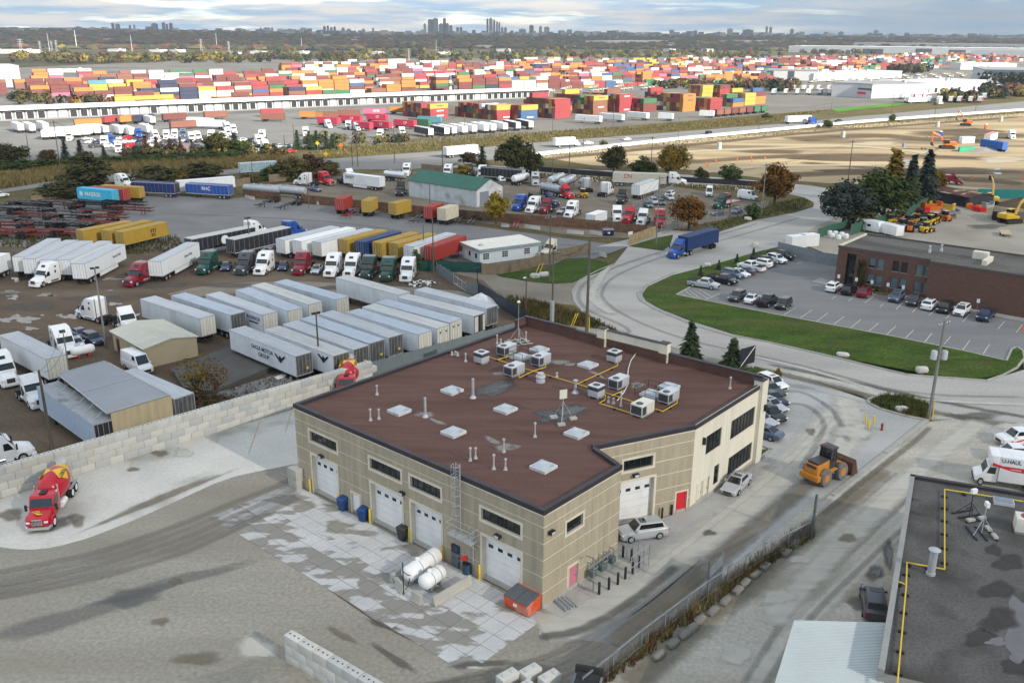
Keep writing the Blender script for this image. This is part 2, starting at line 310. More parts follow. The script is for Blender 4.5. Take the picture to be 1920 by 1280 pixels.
def soft(name,rgb,amt,sc_=1.0,ro=0.9,st=None):
 if name in MATS:return MATS[name]
 m=mat(name,rgb,ro=ro,var=0.08,scale=0.6);t=m.node_tree;b=t.nodes['Principled BSDF'];o=t.nodes['Material Output']
 at=t.nodes.new('ShaderNodeAttribute');at.attribute_name='a'
 gp=t.nodes.new('ShaderNodeNewGeometry');n=t.nodes.new('ShaderNodeTexNoise');n.inputs['Scale'].default_value=sc_;n.inputs['Detail'].default_value=6
 if st:
  mp=t.nodes.new('ShaderNodeMapping');mp.inputs['Rotation'].default_value=(0,0,st[0]);mp.inputs['Scale'].default_value=(st[1],st[2],1)
  t.links.new(gp.outputs['Position'],mp.inputs[0]);t.links.new(mp.outputs[0],n.inputs['Vector'])
 else:t.links.new(gp.outputs['Position'],n.inputs['Vector'])
 a=t.nodes.new('ShaderNodeMath');a.operation='ADD';t.links.new(at.outputs['Fac'],a.inputs[0]);t.links.new(n.outputs[0],a.inputs[1])
 r=t.nodes.new('ShaderNodeMapRange');r.inputs[1].default_value=0.62;r.inputs[2].default_value=1.5;r.inputs[4].default_value=amt;t.links.new(a.outputs[0],r.inputs[0])
 tr=t.nodes.new('ShaderNodeBsdfTransparent');ms=t.nodes.new('ShaderNodeMixShader')
 t.links.new(r.outputs[0],ms.inputs[0]);t.links.new(tr.outputs[0],ms.inputs[1]);t.links.new(b.outputs[0],ms.inputs[2]);t.links.new(ms.outputs[0],o.inputs[0])
 return m
def soft_obj(name,v,f,a,m):
 me=bpy.data.meshes.new(name);me.from_pydata(v,[],f);at=me.attributes.new('a','FLOAT','POINT');at.data.foreach_set('value',a)
 me.materials.append(m);return tag(obj(name,me),kind='structure')
SZ=[0.020]
def nextz():SZ[0]+=0.0008;return SZ[0]
def strip(px,wd,m,name='tyre_track',raw=False):
 c=[Vector(q)for q in(px if raw else pl(px))];p=[];v=[];f=[];a=[];z=nextz()
 for i in range(len(c)-1):
  q0,q1,q2,q3=c[max(i-1,0)],c[i],c[i+1],c[min(i+2,len(c)-1)]
  for k in range(6):t=k/6;p.append(.5*(2*q1+(q2-q0)*t+(2*q0-5*q1+4*q2-q3)*t*t+(3*q1-q0-3*q2+q3)*t*t*t))
 p.append(c[-1]);n=len(p)
 for i,q in enumerate(p):
  d=(p[min(i+1,n-1)]-p[max(i-1,0)]).normalized();nn=Vector((-d.y,d.x));e_=0.35 if i in(0,n-1)else 1
  for k,al in((-1,0),(-0.35,e_),(0.35,e_),(1,0)):
   s_=q+nn*wd*0.5*k;v.append((s_.x,s_.y,z));a.append(al)
 for i in range(n-1):
  for k in range(3):f.append((i*4+k,i*4+k+1,i*4+k+5,i*4+k+4))
 return soft_obj(name,v,f,a,m)
def Bb(x,y,rx,ry,m,name='stain',z=None,rot=0,zz=0.0):
 v=[];f=[];a=[];n=18;z=nextz()if z is None else z
 rr=[1+0.1*math.sin(2*i*2*math.pi/n+rx)+0.12*math.sin(3*i*2*math.pi/n+x*y)+0.1*math.sin(5*i*2*math.pi/n+ry+x)for i in range(n)]
 def pt(k,i):
  t=2*math.pi*i/n;ax,ay=rx*k*rr[i]*math.cos(t),ry*k*rr[i]*math.sin(t)
  q=g(x+ax*math.cos(rot)-ay*math.sin(rot),y+ax*math.sin(rot)+ay*math.cos(rot),zz);return(q.x,q.y,z+zz)
 q=g(x,y,zz);v.append((q.x,q.y,z+zz));a.append(1)
 for k,al in((0.55,1.0),(1.0,0.0)):
  for i in range(n):v.append(pt(k,i));a.append(al)
 for i in range(n):
  j=(i+1)%n;f.append((0,1+i,1+j));f.append((1+i,1+n+i,1+n+j,1+j))
 return soft_obj(name,v,f,a,m)
def puddle(x,y,rx,ry,zz=0.0,rot=0.0,base=None):
 n=20;v=[]
 for i in range(n):
  t=2*math.pi*i/n;k=1+0.3*math.sin(3*t+x)+0.18*math.sin(5*t+y)+0.1*math.sin(8*t+x+y)
  ax,ay=rx*k*math.cos(t),ry*k*math.sin(t)
  v.append(g(x+ax*math.cos(rot)-ay*math.sin(rot),y+ax*math.sin(rot)+ay*math.cos(rot),zz))
 z=zz+nextz()if base is None else base
 return Su('puddle',MB().Sh([(p.x,p.y)for p in v],z),[M_water])
Sd=soft('pale_dust',(0.56,0.53,0.465),0.75,0.9)
S_dustl=soft('pale_dust_streak',(0.56,0.53,0.465),0.75,0.8,st=(R(-50),0.12,1.6))
Sb=soft('brown_mud',(0.2,0.17,0.125),0.6,0.8)
Sk=soft('dark_damp',(0.13,0.12,0.105),0.6,0.7)
St=soft('tyre_dark',(0.17,0.16,0.148),0.3,0.35)
S_dust2=soft('yard_dust',(0.34,0.325,0.3),0.4,0.3)
S_mud=soft('yard_mud',(0.215,0.19,0.155),0.45,0.3)
S_gray=soft('grey_damp',(0.17,0.165,0.16),0.42,0.5,st=(R(25),0.2,1.5))
for q in((34,524,14,4),(19,547,16,3),(24,555,12,2.5),(88,553,16,3),(208,523,17,2.5),(47,599,23,6),(10,600,14,4),(131,594,15,4),(112,591,6,2),(31,592,8,2.2),(58,616,12,3),(118,612,9,3),(215,570,13,2.5),(255,590,8,2.5),(24,560,9,2),(79,591,4,1.4),(207,545,6,1.6),(330,550,8,1.5)):puddle(*q)
for q in((300,535,60,7,Sk),(60,575,60,10,Sk),(180,560,70,8,Sk),(430,535,60,6,Sk),(640,540,80,5,Sk)):Bb(*q)
for q in((120,1160,190,22,S_gray,'stain',None,-0.28),(330,1090,170,13,S_gray,'stain',None,-0.27),(250,1120,60,20,S_gray),(330,1090,16,7,Sb),(300,1165,22,9,Sb),(100,985,55,12,Sk,'stain',None,-0.3),(145,975,18,16,Sb),(20,965,28,16,Sb),(300,850,20,8,Sb),(250,880,16,5,Sb),(345,850,24,9,Sd),(300,935,160,8,Sb,'stain',None,-0.38),(740,1235,60,9,Sk,'stain',None,0.6),(900,1245,70,9,Sk,'stain',None,-0.1),(720,1172,40,7,Sk,'stain',None,0.3),(890,1252,20,4,Sd),(640,1190,40,8,Sb,'stain',None,0.5),(480,1215,50,26,Sd),(370,1235,60,14,Sb)):Bb(*q)
def arc(pts,wd,m):strip(pts,wd,m)
for k in range(5):
 d=k*12
 arc([(-20,1075+d),(160,1040+d),(320,990+d*1.1),(430,945+d*1.1),(530,905+d*0.9),(560,890+d*0.9)],1.3,St if k%2 else S_mud)
for k in range(6):
 d=k*13
 arc([(560+d,1240+d*0.5),(720+d,1290+d*0.1),(900,1262+d*0.6),(1060,1215+d),(1200,1120+d*1.2),(1320,1020+d*1.25)],0.8,St if k%2 else S_mud)
for(a,wd,m)in(([(1010,1180),(1100,1150),(1240,1060),(1380,960),(1500,850),(1580,760)],5.2,S_dustl),([(1200,1090),(1330,985),(1460,880),(1560,780)],1.3,Sd),([(1150,1210),(1300,1090),(1420,985),(1520,905)],2.6,Sb),([(1010,1195),(1090,1180),(1180,1130),(1270,1060)],1.2,Sk),([(1580,740),(1600,800),(1560,860),(1500,900)],4.5,Sd),([(1440,740),(1500,735),(1560,770),(1590,830)],1.0,St),([(1455,760),(1510,760),(1545,800),(1500,880)],1.0,St),([(1480,700),(1600,720),(1700,770),(1790,780)],5,Sd),([(1420,690),(1600,735),(1760,775),(1920,800)],2.2,Sb),([(1440,682),(1620,722),(1800,760),(1940,785)],1.5,Sk)):strip(a,wd,m)
for(a,wd,m)in(([(1800,900),(1700,980),(1600,1080),(1480,1200),(1400,1300)],2.4,Sd),([(1660,880),(1560,960),(1420,1080),(1280,1200),(1180,1290)],3.2,Sb),([(1760,930),(1640,1040),(1520,1160),(1430,1290)],0.8,St),([(1720,920),(1600,1030),(1480,1150),(1390,1290)],0.8,St),([(1840,790),(1760,850),(1660,940),(1560,1040),(1440,1170)],3.4,S_dustl),([(1745,800),(1700,840),(1620,900),(1540,965)],1.0,Sb),([(1690,835),(1600,905),(1520,970)],0.9,Sd)):strip(a,wd,m)
for q in((1640,1075,22,18,Sk),(1665,1040,12,34,Sk),(1610,1130,30,16,Sk),(1590,1010,20,12,Sb),(1460,1120,40,18,Sd),(1560,1200,40,16,Sd),(1380,1230,40,22,Sd),(1500,1050,26,10,Sd),(1830,780,60,8,Sk),(1900,800,40,10,Sd),(1330,1000,18,6,Sk),(1110,1090,30,10,Sk,'stain',None,-0.6),(1600,810,50,16,Sd),(1560,860,30,10,Sd),(1520,810,12,8,Sb)):Bb(*q)
puddle(1644,1074,8,6);puddle(1668,1042,5,16)
puddle(1625,312,14,4);puddle(1865,322,16,5);puddle(1700,305,18,5)
for(a,wd,m)in(([(1085,650),(1180,622),(1100,580),(1085,550),(1110,522),(1180,492),(1300,455),(1420,420)],1.2,St),([(1920,745),(1700,735),(1500,685),(1300,640),(1200,605),(1140,570),(1130,545),(1160,515),(1250,480),(1400,438),(1500,408)],1.0,St),([(1920,760),(1700,745),(1520,695),(1350,655)],1.0,Sd),([(1140,500),(1120,530),(1110,560),(1150,590)],2.5,Sd),([(700,430),(900,455),(1050,475),(1150,475)],1.0,St),([(300,400),(600,415),(850,445),(1100,462)],1.4,St),([(900,290),(1200,260),(1600,222),(1920,199)],1.2,St),([(700,304),(1000,276),(1300,250),(1600,218)],1.2,St)):strip(a,wd,m)
def line(a,b,wd=0.11,m=M_line,z=0.026,name='stall_line'):
 p,q=[Vector(t)for t in pl([a,b])];d=(q-p).normalized();n=Vector((-d.y,d.x))*wd/2
 return Su(name,MB().Sh([p-n,q-n,q+n,p+n],z),[m])
Z2=lambda x,y:(1560+x/4.922,440+y/4.922)
for a,b in(((20,825),(115,752)),((175,858),(268,782)),((340,890),(430,815)),((498,925),(590,845)),((675,958),(753,878)),((853,993),(923,908)),((1035,1010),(1095,940)),((1205,1065),(1272,975)),((1395,1100),(1455,1010)),((300,630),(380,572)),((440,665),(475,640)),((590,690),(650,630)),((740,718),(785,672)),((895,745),(955,690)),((1050,775),(1090,735)),((1205,805),(1272,735)),((1530,870),(1592,800)),((1700,903),(1757,830)),((0,590),(35,570)),((150,612),(195,580))):line(Z2(*a),Z2(*b))
Z1=lambda x,y:(1200+x/4.922,440+y/4.922)
for a,b in(((415,520),(520,590)),((450,510),(560,590)),((500,508),(625,590)),((370,540),(460,580)),((545,505),(665,575)),((610,598),(740,543)),((1325,740),(1440,672)),((1480,768),(1585,697)),((1630,800),(1733,722)),((1420,240),(1490,250)),((1440,275),(1500,252))):line(Z1(*a),Z1(*b))
for a,b in(((1440,745),(1466,748)),((1452,728),(1484,731)),((1440,760),(1479,761)),((1448,774),(1475,775)),((1440,788),(1470,789)),((1432,800),(1466,804)),((1440,817),(1460,820))):line(a,b)
for a,b in(((487,790),(466,850)),((419,808),(405,832)),((335,838),(325,858)),((545,775),(535,810)),((250,860),(243,876))):line(a,b,0.12,M_liney)
S_soil=soft('dark_soil_track',(0.13,0.095,0.06),0.75,0.12,st=(R(12),0.4,2.0));S_sand=soft('pale_sand',(0.5,0.43,0.31),0.7,0.1,st=(R(12),0.4,2.0))
for(a,wd,m)in(([(1010,300),(1290,272),(1560,246),(1920,219)],9,S_soil),([(1100,318),(1280,305),(1500,292),(1700,292),(1920,300)],12,S_soil),([(1480,262),(1640,254),(1760,262),(1920,252)],26,S_soil),([(1430,330),(1600,325),(1800,335),(1920,345)],14,S_soil),([(1500,305),(1700,318),(1920,322)],10,S_soil),([(1180,290),(1400,280),(1600,275),(1760,290)],9,S_sand),([(1300,325),(1450,312),(1650,310)],7,S_sand),([(1570,345),(1700,345),(1900,360)],8,S_sand)):strip(a,wd,m)
for q in((1790,250,90,9,S_soil),(1250,300,80,6,S_soil),(1450,285,70,5,S_soil),(1880,300,60,8,S_sand),(1640,270,60,5,S_sand),(1800,318,60,5,S_soil),(1900,405,50,10,S_soil),(1850,425,40,6,Sk)):Bb(*q)
for a,b in(((437,975),(560,1065)),((560,1065),(715,1172)),((715,1172),(880,1252))):line(a,b,.16,M_mud,z=.03,name='slab_joint')
def cloud(name,cx,cy,rx,ry,z,seed,thru):
 key='cloud_vapour_%d'%int(thru*100)
 if key not in MATS:
  m=bpy.data.materials.new('cloud_vapour');MATS[key]=m;m.use_nodes=True;t=m.node_tree;t.nodes.clear();o=t.nodes.new('ShaderNodeOutputMaterial')
  df=t.nodes.new('ShaderNodeBsdfDiffuse');df.inputs[0].default_value=(.9,.9,.92,1);tl=t.nodes.new('ShaderNodeBsdfTranslucent');tl.inputs[0].default_value=(.92,.92,.94,1)
  tr=t.nodes.new('ShaderNodeBsdfTransparent');a=t.nodes.new('ShaderNodeMixShader');a.inputs[0].default_value=.6;b=t.nodes.new('ShaderNodeMixShader');b.inputs[0].default_value=1-thru
  t.links.new(df.outputs[0],a.inputs[1]);t.links.new(tl.outputs[0],a.inputs[2]);t.links.new(tr.outputs[0],b.inputs[1]);t.links.new(a.outputs[0],b.inputs[2]);t.links.new(b.outputs[0],o.inputs[0])
 rr=random.Random(seed);nx,ny=48,14;ph=[rr.uniform(0,6.28)for _ in range(8)];v=[];f=[]
 for j in range(ny+1):
  la=-math.pi/2+math.pi*j/ny
  for i in range(nx):
   lo=2*math.pi*i/nx
   k=1+.05*math.sin(3*lo+ph[0])+.04*math.sin(5*lo+ph[1])+.03*math.sin(9*lo+ph[2])+.02*math.sin(14*lo+ph[3])
   h=math.sin(la);ch=abs(math.cos(la))**.35
   bump=1+.25*math.sin(4*lo+ph[4])*math.sin(5*la+ph[5])
   sx_=math.copysign(abs(math.cos(lo))**.6,math.cos(lo));sy_=math.copysign(abs(math.sin(lo))**.6,math.sin(lo))
   v.append((cx+rx*k*ch*sx_,cy+ry*k*ch*sy_,z+(130*h*bump if h>0 else 25*h)))
 for j in range(ny):
  for i in range(nx):f.append((j*nx+i,j*nx+(i+1)%nx,(j+1)*nx+(i+1)%nx,(j+1)*nx+i))
 me=bpy.data.meshes.new(name);me.from_pydata(v,[],f);me.materials.append(MATS[key]);me.shade_smooth();return tag(obj(name,me),kind='structure')
CLOUD_THRU=0.46
CZ=750.0;offx,offy=SUNV.x/SUNV.z*CZ,SUNV.y/SUNV.z*CZ
cloud('cloud',offx+60,offy-160,820,440,CZ,3,CLOUD_THRU)
cloud('cloud',offx,offy+6700,7000,3900,CZ,8,.3)
HAZE=6.5e-5
# ================================================================ the tan workshop building
Mst=mat('tan_aggregate',(0.4,0.345,0.25),var=0.1,scale=1.1,ro=0.95,Fi=0.14,bump=0.3,bscale=30,Di=((0.3,0.26,0.2),0.55),ds=0.5,Sr=(0,2.2,2.2,0.22),world=True)
Mk=mat('cream_trim',(0.66,0.60,0.48),var=0.06,scale=0.6,ro=0.8,Di=((0.5,0.44,0.35),0.5),ds=0.4)
Mkw=mat('cream_wall',(0.70,0.65,0.53),var=0.05,scale=0.5,ro=0.85,Fi=0.06,Di=((0.58,0.53,0.43),0.5),ds=0.2,Sr=(0,2,2,0.3))
M_roofb=mat('brown_roofing',(0.125,0.07,0.057),var=0.13,scale=0.5,ro=0.92,Fi=0.16,Sr=(R(49),0.35,2.5),Di=((0.08,0.043,0.035),0.6),ds=0.2)
Mb=mat('black_metal',(0.018,0.019,0.024),ro=0.5,var=0.2)
Mcp=mat('black_coping',(0.035,0.03,0.036),ro=0.55,var=0.25,scale=0.4)
Mg=mat('dark_glass',(0.012,0.016,0.017),ro=0.06,var=0.2,spec=0.8)
M_glassb=mat('smoked_glass',(0.009,0.009,0.01),ro=0.12,var=0.3,spec=0.5)
Mw=mat('white_paint',(0.78,0.78,0.77),ro=0.45,var=0.03,Di=((0.6,0.58,0.54),0.35),ds=0.6)
M_red=mat('red_paint',(0.62,0.018,0.03),ro=0.5,var=0.06)
M_pink=mat('faded_pink_paint',(0.56,0.19,0.24),ro=0.6,var=0.08)
M_yellow=mat('safety_yellow',(0.66,0.46,0.03),ro=0.55,var=0.12,scale=3)
Mz=mat('galvanised_steel',(0.42,0.43,0.44),ro=0.5,metal=0.25,var=0.12)
Ms=mat('grey_steel',(0.22,0.24,0.26),ro=0.5,var=0.15)
Mp=mat('unit_grey',(0.44,0.45,0.47),ro=0.5,var=0.06,Di=((0.34,0.34,0.35),0.4),ds=1)
M_unitc=mat('unit_cream',(0.66,0.63,0.54),ro=0.5,var=0.05)
M_dome=mat('skylight_dome',(0.42,0.46,0.49),ro=0.18,var=0.12,scale=1.4,spec=0.6,Di=((0.2,0.24,0.27),0.8),ds=0.7)
Mc=mat('concrete',(0.40,0.385,0.35),var=0.1,scale=0.8,ro=0.92,Fi=0.08,Di=((0.3,0.28,0.24),0.5),ds=0.5)
M_bin=mat('blue_bin_plastic',(0.012,0.055,0.18),ro=0.45,var=0.1)
Mr=mat('rubber',(0.022,0.022,0.023),ro=0.85,var=0.2)
M_wood=mat('weathered_wood',(0.27,0.215,0.15),ro=0.95,var=0.25,scale=1.5,Sr=(0,6,6,0.5),world=True)
ZR,ZP=8.72,9.0
cor={k:g(*v,9.0)for k,v in dict(A=(551,757),B=(1020,957),C=(1165,872),N=(1112,836),H=(1304,797.5)).items()}
cor['E']=g(1432,714,9.25);cor['D']=g(986,603,9.2)
BLD=Tg('workshop_building','long tan panelled workshop with flat brown roof, white garage doors and a cream corner wing','building',(0,0,0))
roofp=[cor[k].to_2d()for k in 'ABCNHED']
MB().Sh([tuple(p)for p in roofp],ZR).bd('roof',[M_roofb],BLD)
MB().Pz([tuple(p*0.999+Vector((0.1,0.08)))for p in roofp],0.02,0.3).bd('floor_slab',[Mc],BLD)
def inset(P,Q,a,b):return P
def facade(P,Q,Op,base,panel=None,joints=(),ztop=ZP,bands=6,d=0.45,name='wall',parent=None,zlo=0.0):
 """a wall from P to Q with its openings cut through, and separate facing panels proud of it"""
 parent=parent or BLD
 Ln=(Q-P).to_2d().length;hd=yaw(P,Q);loc=(P.x,P.y,0);mb=MB()
 S=sorted(set([0,Ln]+[o[0]for o in Op]+[o[1]for o in Op]));Z=sorted(set([zlo,ztop]+[o[2]for o in Op]+[o[3]for o in Op]))
 inside=lambda s,z:any(o[0]<s<o[1]and o[2]<z<o[3]for o in Op)
 for a,b in zip(S,S[1:]):
  for c,e_ in zip(Z,Z[1:]):
   if not inside((a+b)/2,(c+e_)/2):mb.add([(a,0,c),(b,0,c),(b,0,e_),(a,0,e_)],[(0,1,2,3)])
 for s0,s1,z0,z1 in Op:
  mb.add([(s0,0,z0),(s0,d,z0),(s0,d,z1),(s0,0,z1),(s1,0,z0),(s1,d,z0),(s1,d,z1),(s1,0,z1)],[(0,1,2,3),(7,6,5,4),(3,2,6,7),(4,5,1,0)])
 wl=mb.bd(name,[base],parent,loc,hd)
 if panel:
  zs=[zlo+(ztop-zlo)*i/bands for i in range(bands+1)];js=[0.0]+list(joints)+[Ln]
  for j in range(len(js)-1):
   for i in range(bands):
    a0,a1,c0,c1=js[j]+(0.005 if j else 0),js[j+1]-(0.005 if j<len(js)-2 else 0),zs[i]+(0.055 if i else 0),zs[i+1]-0.055
    SS=sorted(set([a0,a1]+[q for o in Op for q in(o[0]-.26,o[1]+.26)if a0<q<a1]));ZZ=sorted(set([c0,c1]+[q for o in Op for q in(o[2]-.26,o[3]+.26)if c0<q<c1]))
    pm=MB()
    for a,b in zip(SS,SS[1:]):
     n0=len(pm.v)
     for c,e_ in zip(ZZ,ZZ[1:]):
      sm,zm_=(a+b)/2,(c+e_)/2
      if not any(o[0]-.26<sm<o[1]+.26 and o[2]-.26<zm_<o[3]+.26 for o in Op):pm.box(a,b,-0.035,-0.001,c,e_)
     if len(pm.v)==n0 and n0:pm.bd('wall_panel',[panel],wl);pm=MB()
    if pm.v:pm.bd('wall_panel',[panel],wl)
 return wl,loc,hd,Ln
def trim(mb,s0,s1,z0,z1,w_=0.24,y0=-0.07,y1=0.03,sill=True):
 mb.box(s0-w_,s0,y0,y1,z0-(w_ if sill else 0),z1+w_);mb.box(s1,s1+w_,y0,y1,z0-(w_ if sill else 0),z1+w_)
 mb.box(s0,s1,y0,y1,z1,z1+w_)
 if sill:mb.box(s0,s1,y0,y1,z0-w_,z0)
def window(loc,hd,s0,s1,z0,z1,n=5,glass=None,frame=None,rows=1,parent=None,name='window',tw=0.24,dep=0.16,mul=None):
 mb=MB()
 if tw:trim(mb,s0,s1,z0,z1,tw)
 else:mb.box(s0,s1,dep+.02,dep+.05,z0,z1)
 fr=mb.bd(name,[frame or Mk],parent or BLD,loc,hd)
 mm=MB();wd=(s1-s0)/n;hh=(z1-z0)/rows
 for i in range(1,n):mm.box(s0+i*wd-.035,s0+i*wd+.035,dep-.03,dep+.05,z0,z1)
 for j in range(1,rows):mm.box(s0,s1,dep-.03,dep+.05,z0+j*hh-.03,z0+j*hh+.03)
 mm.box(s0,s1,dep-.03,dep+.05,z0,z0+.05);mm.box(s0,s1,dep-.03,dep+.05,z1-.05,z1)
 mm.bd('mullions',[mul or Mb],fr)
 for i in range(n):
  for j in range(rows):
   MB().box(s0+i*wd+.035,s0+(i+1)*wd-.035,dep,dep+.02,z0+j*hh+.03,z0+(j+1)*hh-.03).bd('pane',[glass or Mg],fr)
 return fr
def garage_door(loc,hd,s0,s1,z1,lites=4,dep=0.42):
 mb=MB();trim(mb,s0,s1,0.0,z1,0.24,sill=False);dr=mb.bd('overhead_door',[Mk],BLD,loc,hd)
 n=6;h=(z1-0.05)/n
 for i in range(n):
  pm=MB();pm.box(s0+.01,s1-.01,dep,dep+.05,0.05+i*h+.012,0.05+(i+1)*h-.012);pm.bd('door_panel',[Mw],dr)
 wd=(s1-s0)/lites
 for i in range(lites):
  MB().box(s0+(i+.28)*wd,s0+(i+.78)*wd,dep-.012,dep+.01,.05+(n-1.62)*h-.02,.05+(n-1.62)*h+.3).bd('pane',[Mg],dr)
 return dr
def mandoor(loc,hd,s0,s1,z1,m,dep=0.12,fr=Mk,tw=0.1):
 mb=MB();trim(mb,s0,s1,0.0,z1,tw,sill=False,y0=-.06);d_=mb.bd('door',[fr],BLD,loc,hd)
 MB().box(s0+.01,s1-.01,dep,dep+.05,0.03,z1-.01).bd('door_leaf',[m],d_)
 MB().cyl((s1-.15,dep-.07,1.0),(s1-.15,dep+.01,1.0),.05,n=8).box(s1-.19,s1-.11,dep-.02,dep+.001,.9,1.12).bd('handle',[Ms],d_);return d_
def rect(P,Q,tl,br,gr=False):
 s0,z1=Wp(*tl,P,Q);s1,z0=Wp(*br,P,Q);return[s0,s1,0.0 if gr else z0,z1]
A,B_,Cc,Nn,Hh,Ee,Dd=(cor[k]for k in 'ABCNHED')
t_=0.24
def shrink(r,gr=False):return(r[0]+t_,r[1]-t_,r[2]+(0 if gr else t_),r[3]-t_)
fd=[shrink(rect(A,B_,a,b,True),True)for a,b in(((582,846),(638.5,941)),((692.8,897.8),(759.4,995)),((767.8,934.4),(832.5,1037)),((901,995),(980.5,1105.5)))]
zt=sum(r[3]for r in fd)/4;fd=[(r[0],r[1],0,zt)for r in fd]
fw=[shrink(rect(A,B_,a,b))for a,b in(((577.5,801),(635.6,853)),((690,851),(755.6,909)),((766,883.8),(830.6,943.8)),((899,944.5),(980.8,1013)))]
z0_=sum(r[2]for r in fw)/4;z1_=sum(r[3]for r in fw)/4;fw=[(r[0],r[1],z0_,z1_)for r in fw]
md=rect(A,B_,(658,916.6),(677,962.5),True);md=(md[0]+.1,md[1]-.1,0,2.15)
jf=[x for x in(2.6,7.9,10.9,13.7,19.4,21.6,25.9,29.9)]
wl,loc,hd,Ln=facade(A,B_,fd+fw+[md],Mk,Mst,jf)
for r in fd:garage_door(loc,hd,r[0],r[1],r[3])
for r in fw:window(loc,hd,*r)
mandoor(loc,hd,md[0],md[1],md[3],Mw)
FL=(loc,hd)
def wallobj(name,mb,mats,fl=None):return mb.bd(name,mats,BLD,*(fl or FL))
def wp(x,y,P=None,Q=None):return Wp(x,y,P or A,Q or B_)
def flood(x,y,P,Q,fl):
 s,z=Wp(x,y,P,Q);mb=MB();mb.box(s-.28,s+.28,-.45,-.12,z-.12,z+.18);mb.box(s-.06,s+.06,-.14,0,z-.02,z+.1);o=wallobj('wall_lamp',mb,[Mb],fl)
 MB().box(s-.22,s+.22,-.46,-.44,z-.09,z+.13).bd('lens',[mat('lamp_lens',(0.55,0.56,0.55),ro=0.2)],o)
for q in((605,854),(757.5,923),(937,1003)):flood(*q,A,B_,FL)
ws=[Wp(1057.6,1008.7,B_,Cc),Wp(1096,953.6,B_,Cc)];ws=(ws[0][0]+t_,ws[1][0]-t_,ws[0][1]+t_,ws[1][1]-t_)
pd=[Wp(1064,1111,B_,Cc),Wp(1085,1051,B_,Cc)];pd=(pd[0][0]+.1,pd[1][0]-.1,0,2.2)
wl,loc,hd,Ln=facade(B_,Cc,[ws,pd],Mk,Mst,(2.2,6.4,8.6));window(loc,hd,*ws,n=2);mandoor(loc,hd,pd[0],pd[1],pd[3],M_pink)
FS=(loc,hd);flood(1030,996,B_,Cc,FS)
facade(Cc,Nn,[],Mk,Mst,(2.2,))
wn=[Wp(1164,889,Nn,Hh),Wp(1229,846.5,Nn,Hh)];wn=(wn[0][0]+t_,wn[1][0]-t_,z0_,z1_)
dn1=Wp(1224.5,940,Nn,Hh)[0];dn=(dn1-4.2,dn1-.05,0,zt+.3)
rdo=[Wp(1267.5,956.5,Nn,Hh)[0],Wp(1285,950,Nn,Hh)[0]];rdo=(rdo[0],rdo[1],0,2.15)
wl,loc,hd,Ln=facade(Nn,Hh,[wn,dn,rdo],Mk,Mst,(2.4,4.6,7.4,9.6));window(loc,hd,*wn);garage_door(loc,hd,dn[0],dn[1],dn[3]);mandoor(loc,hd,*rdo[:2],rdo[3],M_red,fr=M_red,tw=0.04)
FN=(loc,hd);flood(1190,889,Nn,Hh,FN)
def wrect(tl,tr,bl,br):
 q=[Wp(*p,Hh,Ee)for p in(tl,tr,bl,br)];return((q[0][0]+q[2][0])/2,(q[1][0]+q[3][0])/2,(q[2][1]+q[3][1])/2,(q[0][1]+q[1][1])/2)
we=[wrect((1325,817.5),(1353.6,800.6),(1323,852),(1351,834.6)),wrect((1371.4,787.7),(1416,763),(1369.5,823.3),(1413,796)),wrect((1366,858),(1410,829),(1364,890),(1407.5,861.5)),wrect((1339,873.7),(1348.4,869),(1337.4,908.4),(1346.5,903))]
de=[Wp(1304,942,Hh,Ee)[0],Wp(1326.5,928,Hh,Ee)[0]];de=(de[0],de[1],0,2.3)
wl,loc,hd,LnE=facade(Hh,Ee,we+[de],Mkw,None,ztop=ZP+.1)
FE=(loc,hd)
for r,n,k in zip(we,(4,7,7,1),(1,1,1,1)):window(loc,hd,*r,n=n,rows=k,tw=0,glass=M_glassb,frame=Mb,dep=.1)
mandoor(loc,hd,de[0],(de[0]+de[1])/2-.01,2.3,Mkw,fr=Mkw,tw=.05);mandoor(loc,hd,(de[0]+de[1])/2+.06,de[1],2.3,Mkw,fr=Mkw,tw=.05)
gm=MB()
for s in(0.0,we[0][0]-.8,(we[0][1]+we[1][0])/2):gm.box(s-.02,s+.02,-.012,0,0,9)
gm.box(0,LnE,-.012,0,4.5,4.53);wallobj('wall_joint',gm,[Mk],FE)
MB().box(LnE-1.0,LnE+.35,-.42,.6,0,9.55).bd('corner_pier',[Mkw],BLD,*FE)
for(x,y)in((1318,826),(1426,762)):s,z=Wp(x,y,Hh,Ee);wallobj('wall_lamp',MB().box(s-.12,s+.12,-.3-(.45 if x>1400 else 0),0,z-.35,z+.35),[Mb],FE)
for P,Q in((Ee,Dd),(Dd,A)):facade(P,Q,[],Mkw if P is Ee else Mk,Mst if P is Dd else None,ztop=ZP-.02,joints=(9,18,27))
def coping(P,Q,z0,z1,wd=0.42,out=0.08,name='coping',m=Mcp,e0=0.0,e1=0.0):
 d=(Q-P).to_2d().normalized();n=Vector((d.y,-d.x));a=P.to_2d()-d*e0;b=Q.to_2d()+d*e1
 q=[a+n*out,b+n*out,b-n*(wd-out),a-n*(wd-out)]
 return MB().Hx([(p.x,p.y,z0)for p in q]+[(p.x,p.y,z1)for p in q]).bd(name,[m],BLD)
for P,Q,e0,e1 in((A,B_,.08,.08),(B_,Cc,-.34,.08),(Cc,Nn,-.34,-.34),(Nn,Hh,.0,.0),(Hh,Ee,0,-.8),(Dd,A,-.5,-.34)):
 coping(P,Q,8.60,9.04,e0=e0,e1=e1);coping(P,Q,8.47,8.597,.12,.06,'drip_edge',Mk,e0,e1)
dED=(Dd-Ee).to_2d().normalized();LB=(Dd-Ee).to_2d().length
def bp(s,inn=0):
 n=Vector((dED.y,-dED.x));q=Ee.to_2d()+dED*s-n*inn;return Vector((q.x,q.y,0))
